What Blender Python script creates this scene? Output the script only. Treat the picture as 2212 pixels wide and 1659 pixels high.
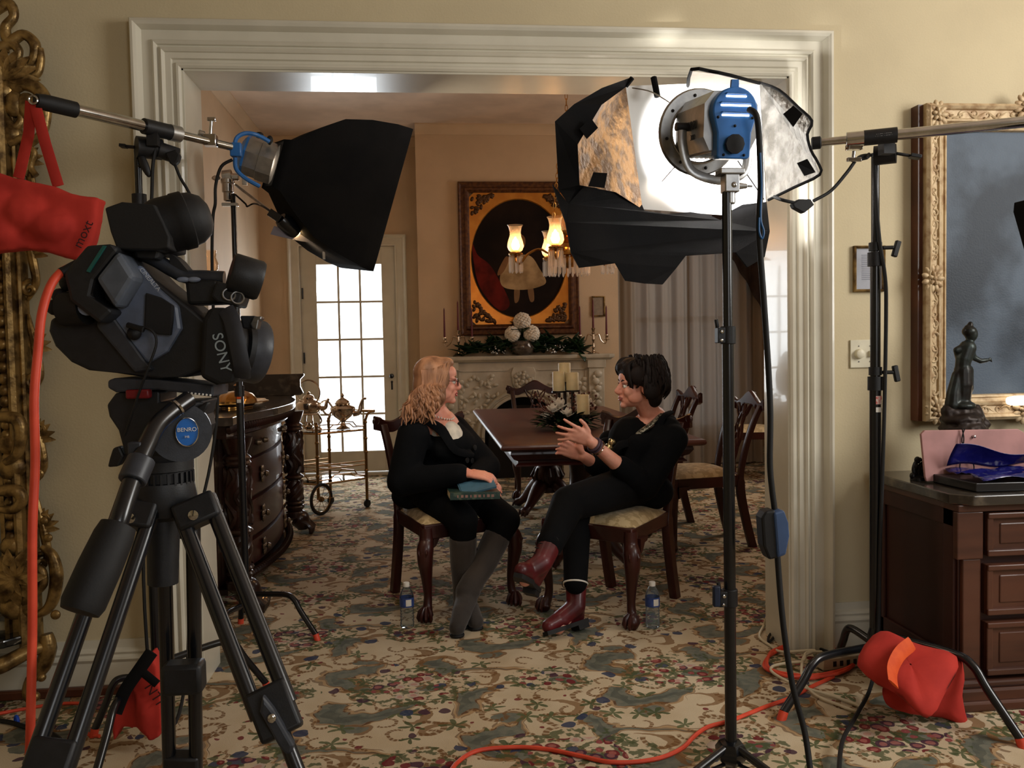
import bpy, bmesh, math, random
import numpy as np
from mathutils import Vector, Matrix, Euler
for o in list(bpy.data.objects): bpy.data.objects.remove(o)
SC = bpy.context.scene
COL = SC.collection
R = math.radians
PI = math.pi
# ------------------------------------------------------------------ camera
FPX, CXP, CYP, EYE = 1850.0, 1106.0, 829.5, 1.28
YAW, PITCH, ROLL = .1003, .044, .0188
def _cam_axes():
    cy, sy, cp, sp = math.cos(YAW), math.sin(YAW), math.cos(PITCH), math.sin(PITCH)
    f = Vector((sy*cp, cy*cp, -sp)); r = Vector((cy, -sy, 0)); d = f.cross(r)
    c, s = math.cos(ROLL), math.sin(ROLL)
    return c*r + s*d, -s*r + c*d, f
CR, CD, CF = _cam_axes()
cam_data = bpy.data.cameras.new('camera'); cam = bpy.data.objects.new('camera', cam_data); COL.objects.link(cam)
cam_data.sensor_width = 36; cam_data.lens = FPX/2212*36; cam_data.clip_start = .05
cam.matrix_world = Matrix(((CR.x, -CD.x, -CF.x, 0), (CR.y, -CD.y, -CF.y, 0), (CR.z, -CD.z, -CF.z, EYE), (0, 0, 0, 1)))
SC.camera = cam
SC.view_settings.view_transform = 'Standard'; SC.view_settings.look = 'None'
SC.view_settings.exposure = .15; SC.view_settings.gamma = 1; SC.view_settings.use_curve_mapping = False
SC.cycles.use_denoising = True
SC.cycles.max_bounces = 6; SC.cycles.diffuse_bounces = 3; SC.cycles.glossy_bounces = 3
SC.cycles.transmission_bounces = 4; SC.cycles.transparent_max_bounces = 16
SC.cycles.sample_clamp_indirect = 4; SC.cycles.caustics_reflective = False; SC.cycles.caustics_refractive = False
# ------------------------------------------------------------------ sky and lights
W = bpy.data.worlds.new('sky'); SC.world = W; W.use_nodes = True
W.node_tree.nodes['Background'].inputs[0].default_value = (.93, .97, 1, 1)
W.node_tree.nodes['Background'].inputs[1].default_value = 2.2
def area(name, loc, target, sx, sy, power, col):
    d = bpy.data.lights.new(name, 'AREA'); d.shape = 'RECTANGLE'; d.size = sx; d.size_y = sy; d.energy = power; d.color = col
    o = bpy.data.objects.new(name, d); COL.objects.link(o); o.location = loc
    o.rotation_euler = (Vector(target)-Vector(loc)).to_track_quat('-Z', 'Y').to_euler(); return o
def point(name, loc, power, col, r=.03):
    d = bpy.data.lights.new(name, 'POINT'); d.energy = power; d.color = col; d.shadow_soft_size = r
    o = bpy.data.objects.new(name, d); COL.objects.link(o); o.location = loc; return o
def spot(name, loc, target, power, col, ang, blend=.4, r=.05):
    d = bpy.data.lights.new(name, 'SPOT'); d.energy = power; d.color = col; d.spot_size = R(ang); d.spot_blend = blend; d.shadow_soft_size = r
    o = bpy.data.objects.new(name, d); COL.objects.link(o); o.location = loc
    o.rotation_euler = (Vector(target)-Vector(loc)).to_track_quat('-Z', 'Y').to_euler(); return o
area('parlor_window_light', (3.72, 1.2, 2.35), (-1.0, 2.9, 1.7), 1.2, 1.6, 74, (1, .985, .95))
area('parlor_rear_window_light', (1.7, -2.4, 2.1), (.2, 3.3, 1.1), 1.4, 2.0, 34, (.95, .975, 1))
area('garden_door_light', (-.76, 8.95, 1.3), (-.4, 4, .6), .7, 1.9, 42, (.88, .95, 1))
area('dining_fill_light', (3.5, 6.9, 2.0), (0, 6.4, 1.3), 1.1, 1.8, 30, (1, .9, .8))  # unseen fill added to brighten the dining room; the right wall has no window
# ------------------------------------------------------------------ helpers
def ray(px, py): return CR*((px-CXP)/FPX) + CD*((py-CYP)/FPX) + CF
def at(px, py, Y):
    d = ray(px, py); p = d*(Y/d.y); return Vector((p.x, p.y, p.z+EYE))
def atz(px, py, Z):
    d = ray(px, py); p = d*((Z-EYE)/d.z); return Vector((p.x, p.y, Z))
def V(*a): return Vector(a)
def lin(c):
    return tuple((x/255/12.92 if x/255 <= .04045 else ((x/255+.055)/1.055)**2.4) for x in c)
def spline(pts, n=6, closed=False):
    pts = [Vector(p) for p in pts]; out = []; m = len(pts)
    rng = range(m) if closed else range(m-1)
    for i in rng:
        if closed: p0, p1, p2, p3 = pts[(i-1) % m], pts[i], pts[(i+1) % m], pts[(i+2) % m]
        else: p0, p1, p2, p3 = pts[max(i-1, 0)], pts[i], pts[i+1], pts[min(i+2, m-1)]
        for k in range(n):
            t = k/n
            out.append(.5*((2*p1)+(-p0+p2)*t+(2*p0-5*p1+4*p2-p3)*t*t+(-p0+3*p1-3*p2+p3)*t**3))
    if not closed: out.append(pts[-1])
    return out
def lerpl(vals, n):
    """resample a list of numbers to n samples"""
    if not isinstance(vals, (list, tuple)): return [vals]*n
    m = len(vals)-1; out = []
    for i in range(n):
        t = i/(n-1)*m; k = min(int(t), m-1); out.append(vals[k]+(vals[k+1]-vals[k])*(t-k))
    return out
def frame_from(d):
    d = Vector(d).normalized(); a = Vector((0, 0, 1)) if abs(d.z) < .9 else Vector((1, 0, 0))
    u = d.cross(a).normalized(); v = d.cross(u).normalized(); return u, v, d
class MB:
    def __init__(s): s.v = []; s.f = []
    def add(s, verts, faces):
        b = len(s.v); s.v += [Vector(p) for p in verts]; s.f += [tuple(i+b for i in f) for f in faces]; return s
    def box(s, c, sz, rot=None):
        c = Vector(c); h = Vector(sz)/2
        vs = [Vector((x*h.x, y*h.y, z*h.z)) for z in (-1, 1) for y in (-1, 1) for x in (-1, 1)]
        if rot is not None:
            m = rot if isinstance(rot, Matrix) else Euler(rot).to_matrix(); vs = [m@p for p in vs]
        return s.add([p+c for p in vs], [(0, 2, 3, 1), (4, 5, 7, 6), (0, 1, 5, 4), (2, 6, 7, 3), (0, 4, 6, 2), (1, 3, 7, 5)])
    def bb(s, x0, x1, y0, y1, z0, z1): return s.box(((x0+x1)/2, (y0+y1)/2, (z0+z1)/2), (x1-x0, y1-y0, z1-z0))
    def tube(s, pts, r, seg=10, closed=False, cap=True, flat=1.0, up=None):
        pts = [Vector(p) for p in pts]; n = len(pts); rs = lerpl(r, n) if not (isinstance(r, (list, tuple)) and len(r) == n) else list(r)
        ts = []
        for i in range(n):
            a = pts[(i-1) % n] if (closed or i > 0) else pts[i]; b = pts[(i+1) % n] if (closed or i < n-1) else pts[i]
            t = b-a; ts.append(t.normalized() if t.length > 1e-9 else Vector((0, 0, 1)))
        u, v, _ = frame_from(ts[0])
        if up is not None:
            v = Vector(up); v = (v - ts[0]*v.dot(ts[0])).normalized(); u = v.cross(ts[0]).normalized()
        vs = []
        for i in range(n):
            if i > 0:
                q = ts[i-1].rotation_difference(ts[i]); u = q@u; v = q@v
            for k in range(seg):
                a = 2*PI*k/seg; vs.append(pts[i]+(u*math.cos(a)+v*math.sin(a)*flat)*rs[i])
        fs = []
        for i in range(n if closed else n-1):
            j = (i+1) % n
            for k in range(seg):
                l = (k+1) % seg; fs.append((i*seg+k, i*seg+l, j*seg+l, j*seg+k))
        if cap and not closed:
            fs.append(tuple(reversed(range(seg)))); fs.append(tuple((n-1)*seg+k for k in range(seg)))
        return s.add(vs, fs)
    def cone(s, a, b, r0, r1=None, seg=16):
        return s.tube([a, b], [r0, r0 if r1 is None else r1], seg)
    def lathe(s, prof, c=(0, 0, 0), d=(0, 0, 1), seg=20, squash=1.0):
        u, v, d = frame_from(d); c = Vector(c); vs = []
        for r, z in prof:
            r = max(r, 1e-4)
            for k in range(seg):
                a = 2*PI*k/seg; vs.append(c+d*z+(u*math.cos(a)+v*math.sin(a)*squash)*r)
        n = len(prof); fs = [(i*seg+k, i*seg+(k+1) % seg, (i+1)*seg+(k+1) % seg, (i+1)*seg+k) for i in range(n-1) for k in range(seg)]
        fs.append(tuple(reversed(range(seg)))); fs.append(tuple((n-1)*seg+k for k in range(seg)))
        return s.add(vs, fs)
    def ell(s, c, r, rot=None, seg=14, rings=8):
        c = Vector(c); r = (r, r, r) if not isinstance(r, (tuple, list, Vector)) else r
        m = None
        if rot is not None: m = rot if isinstance(rot, Matrix) else Euler(rot).to_matrix()
        vs = []
        for i in range(1, rings):
            p = PI*i/rings
            for k in range(seg):
                a = 2*PI*k/seg; vs.append(Vector((math.sin(p)*math.cos(a)*r[0], math.sin(p)*math.sin(a)*r[1], math.cos(p)*r[2])))
        vs += [Vector((0, 0, r[2])), Vector((0, 0, -r[2]))]; T = len(vs)-2
        fs = [(i*seg+k, (i+1)*seg+k, (i+1)*seg+(k+1) % seg, i*seg+(k+1) % seg) for i in range(rings-2) for k in range(seg)]
        fs += [(T, k, (k+1) % seg) for k in range(seg)] + [(T+1, (rings-2)*seg+(k+1) % seg, (rings-2)*seg+k) for k in range(seg)]
        if m: vs = [m@p for p in vs]
        return s.add([p+c for p in vs], fs)
    def cap(s, a, b, r0, r1=None, seg=12):
        """tapered capsule"""
        a, b = Vector(a), Vector(b); r1 = r0 if r1 is None else r1
        d = (b-a); L = d.length; d = d.normalized() if L > 1e-6 else Vector((0, 0, 1))
        pr = [(r0*math.sin(t), -r0*math.cos(t)) for t in (.05, .5, 1.0, 1.4)] + [(r1*math.cos(t), L+r1*math.sin(t)) for t in (.15, .6, 1.1, 1.52)]
        return s.lathe(pr, a, d, seg)
    def prism(s, outline, o, u, v, depth):
        """2D outline extruded along u x v by depth (from o)"""
        o, u, v = Vector(o), Vector(u).normalized(), Vector(v).normalized(); nrm = u.cross(v).normalized()
        n = len(outline); vs = [o+u*a+v*b for a, b in outline] + [o+u*a+v*b+nrm*depth for a, b in outline]
        fs = [tuple(reversed(range(n))), tuple(range(n, 2*n))] + [(i, (i+1) % n, n+(i+1) % n, n+i) for i in range(n)]
        return s.add(vs, fs)
    def surf(s, fn, nu, nv):
        vs = [fn(i/nu, j/nv) for j in range(nv+1) for i in range(nu+1)]
        fs = [(j*(nu+1)+i, j*(nu+1)+i+1, (j+1)*(nu+1)+i+1, (j+1)*(nu+1)+i) for j in range(nv) for i in range(nu)]
        return s.add(vs, fs)
    def strip(s, rows, closed_rows=False):
        n = len(rows[0]); b = [p for r in rows for p in r]; fs = []
        for j in range(len(rows)-1):
            for i in range(n if closed_rows else n-1):
                k = (i+1) % n; fs.append((j*n+i, j*n+k, (j+1)*n+k, (j+1)*n+i))
        return s.add(b, fs)
    def torus(s, c, d, R0, r, seg=28, sec=8):
        u, v, d = frame_from(d); c = Vector(c)
        return s.tube([c+(u*math.cos(2*PI*k/seg)+v*math.sin(2*PI*k/seg))*R0 for k in range(seg)], r, sec, closed=True)
    def build(s, name, m, parent=None, smooth=True, bevel=0, bseg=2, solid=0, sub=0, ang=40, remesh=0, rsm=0, disp=None):
        off = Vector((0, 0, 0)); p = parent
        while p is not None: off += p.location; p = p.parent
        base = Vector((0, 0, 0))
        if parent is None and s.v:
            xs = [q.x for q in s.v]; ys = [q.y for q in s.v]; zs = [q.z for q in s.v]
            base = Vector(((min(xs)+max(xs))/2, (min(ys)+max(ys))/2, min(zs)))
        me = bpy.data.meshes.new(name); me.from_pydata([q-off-base for q in s.v], [], s.f); me.validate(); me.update()
        bm = bmesh.new(); bm.from_mesh(me); bmesh.ops.recalc_face_normals(bm, faces=bm.faces[:]); bm.to_mesh(me); bm.free()
        if smooth:
            me.shade_smooth()
            if not remesh:
                try: me.set_sharp_from_angle(angle=R(ang))
                except Exception: pass
        o = bpy.data.objects.new(name, me); COL.objects.link(o); o.location = base
        if parent is not None: o.parent = parent
        if m is not None: me.materials.append(m)
        if remesh:
            md = o.modifiers.new('r', 'REMESH'); md.mode = 'VOXEL'; md.voxel_size = remesh; md.use_smooth_shade = True
            if rsm:
                md = o.modifiers.new('s', 'SMOOTH'); md.factor = .5; md.iterations = rsm
        if solid:
            md = o.modifiers.new('t', 'SOLIDIFY'); md.thickness = solid; md.offset = 0
        if bevel:
            md = o.modifiers.new('b', 'BEVEL'); md.width = bevel; md.segments = bseg; md.limit_method = 'ANGLE'; md.angle_limit = R(40); md.harden_normals = False
        if sub:
            md = o.modifiers.new('u', 'SUBSURF'); md.levels = sub; md.render_levels = sub
        if disp:
            tx = bpy.data.textures.new('d', 'CLOUDS'); tx.noise_scale = disp[1]
            md = o.modifiers.new('d', 'DISPLACE'); md.texture = tx; md.strength = disp[0]; md.mid_level = .5
        return o
def tag(o, label=None, cat=None, group=None, kind=None):
    if label: o['label'] = label
    if cat: o['category'] = cat
    if group: o['group'] = group
    if kind: o['kind'] = kind
    return o
def thing(name, loc, label, cat, group=None, rz=0):
    o = bpy.data.objects.new(name, None); COL.objects.link(o); o.location = loc; o.rotation_euler = (0, 0, rz); o.empty_display_size = .1
    return tag(o, label, cat, group)
def copy_tree(o, parent=None):
    c = o.copy(); COL.objects.link(c)
    if parent is not None: c.parent = parent
    for ch in list(o.children): copy_tree(ch, c)
    return c
def dup(root, loc, rz, label=None, group=None):
    c = copy_tree(root); c.location = loc; c.rotation_euler = (0, 0, rz)
    if label: c['label'] = label
    if group: c['group'] = group
    return c
def text(body, size, loc, xdir, ydir, m, parent, name='lettering', ext=.0006, align='CENTER', shear=0):
    cu = bpy.data.curves.new(name, 'FONT'); cu.body = body; cu.size = size; cu.extrude = ext; cu.align_x = align; cu.align_y = 'CENTER'; cu.shear = shear
    t = bpy.data.objects.new('tmp', cu); COL.objects.link(t)
    bpy.context.view_layer.update(); dg = bpy.context.evaluated_depsgraph_get()
    me = bpy.data.meshes.new_from_object(t.evaluated_get(dg)); bpy.data.objects.remove(t)
    x = Vector(xdir).normalized(); z = x.cross(Vector(ydir)).normalized(); y = z.cross(x)
    M4 = Matrix(((x.x, y.x, z.x, loc[0]), (x.y, y.y, z.y, loc[1]), (x.z, y.z, z.z, loc[2]), (0, 0, 0, 1)))
    off = Vector((0, 0, 0)); p = parent
    while p is not None: off += p.location; p = p.parent
    me.transform(Matrix.Translation(-off)@M4); me.materials.clear(); me.materials.append(m)
    o = bpy.data.objects.new(name, me); COL.objects.link(o); o.parent = parent; return o
# ------------------------------------------------------------------ materials
class X:
    """tiny expression builder for shader maths"""
    def __init__(s, nt, sock): s.nt = nt; s.k = sock
    def _m(s, op, *a):
        n = s.nt.nodes.new('ShaderNodeMath'); n.operation = op
        for i, q in enumerate((s,)+a):
            if isinstance(q, X): s.nt.links.new(q.k, n.inputs[i])
            else: n.inputs[i].default_value = q
        return X(s.nt, n.outputs[0])
    def __add__(s, o): return s._m('ADD', o)
    __radd__ = __add__
    def __sub__(s, o): return s._m('SUBTRACT', o)
    def __rsub__(s, o): return (s*-1)+o
    def __mul__(s, o): return s._m('MULTIPLY', o)
    __rmul__ = __mul__
    def __truediv__(s, o): return s._m('DIVIDE', o)
    def lt(s, o): return s._m('LESS_THAN', o)
    def gt(s, o): return s._m('GREATER_THAN', o)
    def max(s, o): return s._m('MAXIMUM', o)
    def min(s, o): return s._m('MINIMUM', o)
    def fl(s): return s._m('FLOOR')
    def fr(s): return s._m('FRACT')
    def ab(s): return s._m('ABSOLUTE')
    def sin(s): return s._m('SINE')
    def cos(s): return s._m('COSINE')
    def sqrt(s): return s._m('SQRT')
    def log(s): return s._m('LOGARITHM', 2.718)
    def atan2(s, o): return s._m('ARCTAN2', o)
    def pow(s, o): return s._m('POWER', o)
    def ss(s, a, b):
        n = s.nt.nodes.new('ShaderNodeMapRange'); n.interpolation_type = 'SMOOTHSTEP'; s.nt.links.new(s.k, n.inputs[0])
        n.inputs[1].default_value = a; n.inputs[2].default_value = b; return X(s.nt, n.outputs[0])
def mixc(nt, f, a, b):
    n = nt.nodes.new('ShaderNodeMix'); n.data_type = 'RGBA'
    for k, q in ((0, f), (6, a), (7, b)):
        if isinstance(q, X): nt.links.new(q.k, n.inputs[k])
        elif k == 0: n.inputs[0].default_value = q
        else: n.inputs[k].default_value = (*lin(q), 1)
    return X(nt, n.outputs[2])
def noise(nt, vec, scale, detail=3, rough=.5):
    n = nt.nodes.new('ShaderNodeTexNoise'); n.inputs['Scale'].default_value = scale; n.inputs['Detail'].default_value = detail; n.inputs['Roughness'].default_value = rough
    if vec is not None: nt.links.new(vec, n.inputs['Vector'])
    return n
def nodes_of(m):
    m.use_nodes = True; nt = m.node_tree; b = nt.nodes['Principled BSDF']; return nt, b
def bump(nt, b, h, dist, strength=.5):
    n = nt.nodes.new('ShaderNodeBump'); n.inputs['Strength'].default_value = strength; n.inputs['Distance'].default_value = dist
    nt.links.new(h.k if isinstance(h, X) else h, n.inputs['Height']); nt.links.new(n.outputs[0], b.inputs['Normal'])
def coords(nt, kind='Object', scale=None):
    n = nt.nodes.new('ShaderNodeTexCoord'); s = n.outputs[kind]
    if scale:
        mp = nt.nodes.new('ShaderNodeMapping'); mp.inputs['Scale'].default_value = scale; nt.links.new(s, mp.inputs['Vector']); s = mp.outputs[0]
    return s
def mat(name, col, rough=.5, metal=0, col2=None, nscale=8, nstretch=None, bmp=0, bscale=40, spec=.5, sheen=0, coat=0, emit=None, estr=0, trans=0, ior=1.45, alpha=1, lo=.35, hi=.65, subs=0):
    m = bpy.data.materials.new(name); nt, b = nodes_of(m)
    b.inputs['Base Color'].default_value = (*lin(col), 1); b.inputs['Roughness'].default_value = rough; b.inputs['Metallic'].default_value = metal
    b.inputs['Specular IOR Level'].default_value = spec; b.inputs['Coat Weight'].default_value = coat; b.inputs['Sheen Weight'].default_value = sheen
    b.inputs['Transmission Weight'].default_value = trans; b.inputs['IOR'].default_value = ior; b.inputs['Alpha'].default_value = alpha
    if subs:
        b.inputs['Subsurface Weight'].default_value = subs; b.inputs['Subsurface Radius'].default_value = (.012, .005, .003); b.inputs['Subsurface Scale'].default_value = 1
    if emit: b.inputs['Emission Color'].default_value = (*lin(emit), 1); b.inputs['Emission Strength'].default_value = estr
    v = coords(nt, 'Object', nstretch)
    n = noise(nt, v, nscale, 4); f = X(nt, n.outputs[0]).ss(lo, hi)
    c2 = col2 if col2 is not None else tuple(max(0, x*.9) for x in col)
    nt.links.new(mixc(nt, f, col, c2).k, b.inputs['Base Color'])
    if bmp:
        n2 = noise(nt, v, bscale, 3); bump(nt, b, n2.outputs[0], bmp)
    return m
def glassy(name, tint=(255, 255, 255), clear=.85, rough=.02):
    """thin clear glass: see-through with a reflection that grows at grazing angles"""
    m = bpy.data.materials.new(name); m.use_nodes = True; nt = m.node_tree; nt.nodes.clear()
    out = nt.nodes.new('ShaderNodeOutputMaterial'); t = nt.nodes.new('ShaderNodeBsdfTransparent'); g = nt.nodes.new('ShaderNodeBsdfGlossy')
    t.inputs[0].default_value = (*lin(tint), 1); g.inputs['Roughness'].default_value = rough
    lw = nt.nodes.new('ShaderNodeLayerWeight'); lw.inputs[0].default_value = 1-clear+.1
    mx = nt.nodes.new('ShaderNodeMixShader'); nt.links.new(lw.outputs['Fresnel'], mx.inputs[0]); nt.links.new(t.outputs[0], mx.inputs[1]); nt.links.new(g.outputs[0], mx.inputs[2])
    nt.links.new(mx.outputs[0], out.inputs[0]); return m
def lampglass(name, tint, tr=.3, clear=.8):
    m = glassy(name, tint, clear=clear); nt = m.node_tree; out = [n for n in nt.nodes if n.type == 'OUTPUT_MATERIAL'][0]; src = out.inputs[0].links[0].from_socket
    t = nt.nodes.new('ShaderNodeBsdfTranslucent'); t.inputs[0].default_value = (*lin(tint), 1); mx = nt.nodes.new('ShaderNodeMixShader'); mx.inputs[0].default_value = tr
    nt.links.new(src, mx.inputs[1]); nt.links.new(t.outputs[0], mx.inputs[2]); nt.links.new(mx.outputs[0], out.inputs[0]); return m
def sheer(name, col, trans, opac, tint=None):
    """woven fabric: part see-through, part diffuse, part translucent"""
    m = bpy.data.materials.new(name); m.use_nodes = True; nt = m.node_tree; nt.nodes.clear()
    out = nt.nodes.new('ShaderNodeOutputMaterial'); d = nt.nodes.new('ShaderNodeBsdfDiffuse'); tl = nt.nodes.new('ShaderNodeBsdfTranslucent'); tp = nt.nodes.new('ShaderNodeBsdfTransparent')
    d.inputs[0].default_value = (*lin(col), 1); tl.inputs[0].default_value = (*lin(tint or col), 1)
    a = nt.nodes.new('ShaderNodeMixShader'); a.inputs[0].default_value = trans; nt.links.new(d.outputs[0], a.inputs[1]); nt.links.new(tl.outputs[0], a.inputs[2])
    b = nt.nodes.new('ShaderNodeMixShader'); b.inputs[0].default_value = opac; nt.links.new(tp.outputs[0], b.inputs[1]); nt.links.new(a.outputs[0], b.inputs[2])
    nt.links.new(b.outputs[0], out.inputs[0]); return m
M = {}
M['wall'] = mat('olive_cream_paint', (206, 191, 156), .75, col2=(200, 185, 151), nscale=3, bmp=.0015, bscale=120)
M['dwall'] = mat('tan_paint', (206, 180, 148), .7, col2=(198, 173, 142), nscale=3, bmp=.0015, bscale=120)
M['ceil'] = mat('ceiling_paint', (222, 200, 178), .8, nscale=2)
M['trim'] = mat('gloss_white_trim', (214, 208, 190), .28, col2=(206, 200, 182), nscale=5, coat=.2)
M['black'] = mat('black_metal', (16, 18, 22), .24, col2=(20, 22, 26), nscale=30, spec=.7)
M['bplastic'] = mat('black_plastic', (20, 21, 23), .5, col2=(26, 27, 30), nscale=60, bmp=.0004, bscale=400)
M['gplastic'] = mat('graphite_plastic', (46, 49, 55), .42, col2=(52, 55, 62), nscale=60, bmp=.0003, bscale=400)
M['rubber'] = mat('black_rubber', (14, 14, 15), .65, nscale=50, bmp=.0004, bscale=300)
M['chrome'] = mat('chrome', (205, 205, 205), .12, 1, nscale=20)
M['steel'] = mat('brushed_steel', (150, 150, 150), .3, 1, nscale=20, nstretch=(1, 1, 8))
M['silver'] = mat('cast_aluminium', (178, 178, 176), .35, .9, col2=(160, 160, 160), nscale=30)
M['arri'] = mat('blue_enamel', (44, 112, 184), .4, col2=(38, 102, 172), nscale=20, coat=.2)
M['bluecord'] = mat('blue_cord', (20, 90, 150), .5)
M['bfab'] = mat('black_fabric', (24, 24, 25), .95, col2=(30, 29, 29), nscale=6, spec=.08, bmp=.001, bscale=260)
M['redbag'] = mat('red_canvas', (190, 50, 38), .85, col2=(174, 42, 32), nscale=9, bmp=.002, bscale=30)
M['orange'] = mat('orange_webbing', (226, 90, 32), .7, col2=(214, 78, 26), nscale=20, bmp=.0008, bscale=300)
M['ocord'] = mat('orange_cord', (222, 78, 50), .5, col2=(208, 68, 42), nscale=20)
M['wcord'] = mat('cream_cord', (214, 200, 170), .5, col2=(204, 190, 160), nscale=20)
M['mahog'] = mat('mahogany', (66, 22, 15), .4, col2=(40, 13, 9), nscale=4, nstretch=(1, 1, .15), coat=.15, lo=.3, hi=.7)
M['darkwood'] = mat('dark_carved_wood', (46, 22, 15), .3, col2=(24, 11, 8), nscale=6, nstretch=(1, .3, 1), coat=.3, bmp=.003, bscale=60)
M['walnut'] = mat('walnut', (98, 54, 32), .4, col2=(70, 36, 22), nscale=5, nstretch=(.25, 1, 1), coat=.15)
M['gold'] = mat('old_gilt', (168, 138, 86), .36, .7, col2=(80, 60, 34), nscale=22, bmp=.003, bscale=70, lo=.35, hi=.7)
M['goldlt'] = mat('worn_pale_gilt', (204, 180, 142), .55, .15, col2=(160, 128, 92), nscale=26, bmp=.003, bscale=90, lo=.4, hi=.75)
M['brass'] = mat('polished_brass', (214, 160, 84), .18, 1, nscale=20)
M['silverware'] = mat('silver_plate', (214, 196, 176), .15, 1, nscale=20)
M['glass'] = glassy('clear_glass', clear=.9)
M['bottle'] = lampglass('bottle_plastic', (240, 246, 248), .1, .93)
M['skinL'] = mat('skin', (226, 158, 134), .5, col2=(214, 140, 118), nscale=14, subs=.25)
M['skinR'] = mat('skin_fair', (222, 160, 138), .5, col2=(208, 142, 120), nscale=14, subs=.25)
M['cloth'] = mat('black_wool', (8, 10, 13), .95, col2=(11, 13, 16), nscale=10, spec=.15, bmp=.0015, bscale=200)
M['clothb'] = mat('black_cotton', (7, 8, 10), .9, col2=(9, 10, 12), nscale=10, spec=.15, bmp=.001, bscale=120)
M['white'] = mat('white_paint', (236, 232, 222), .5)
M['cream'] = mat('candle_wax', (236, 218, 170), .5, subs=.2)
M['burgundy'] = mat('burgundy_wax', (96, 20, 34), .45)
M['seatfab'] = mat('cream_damask', (206, 184, 140), .7, col2=(176, 152, 108), nscale=26, sheen=.2, bmp=.001, bscale=90, lo=.45, hi=.52)
M['marble'] = mat('cream_marble', (198, 190, 172), .4, col2=(174, 166, 148), nscale=5, bmp=.002, bscale=30)
M['dmarble'] = mat('dark_marble', (60, 54, 48), .15, col2=(96, 86, 74), nscale=16, coat=.3, lo=.5, hi=.75)
M['leaf'] = mat('dark_green_leaf', (18, 40, 22), .35, col2=(30, 56, 28), nscale=12)
M['leaf2'] = mat('moss_green_leaf', (44, 66, 34), .45, col2=(28, 48, 26), nscale=12)
M['petal'] = mat('white_petal', (238, 232, 220), .6, col2=(226, 214, 196), nscale=20)
M['black_void'] = mat('soot_black', (12, 10, 9), .9)
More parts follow.
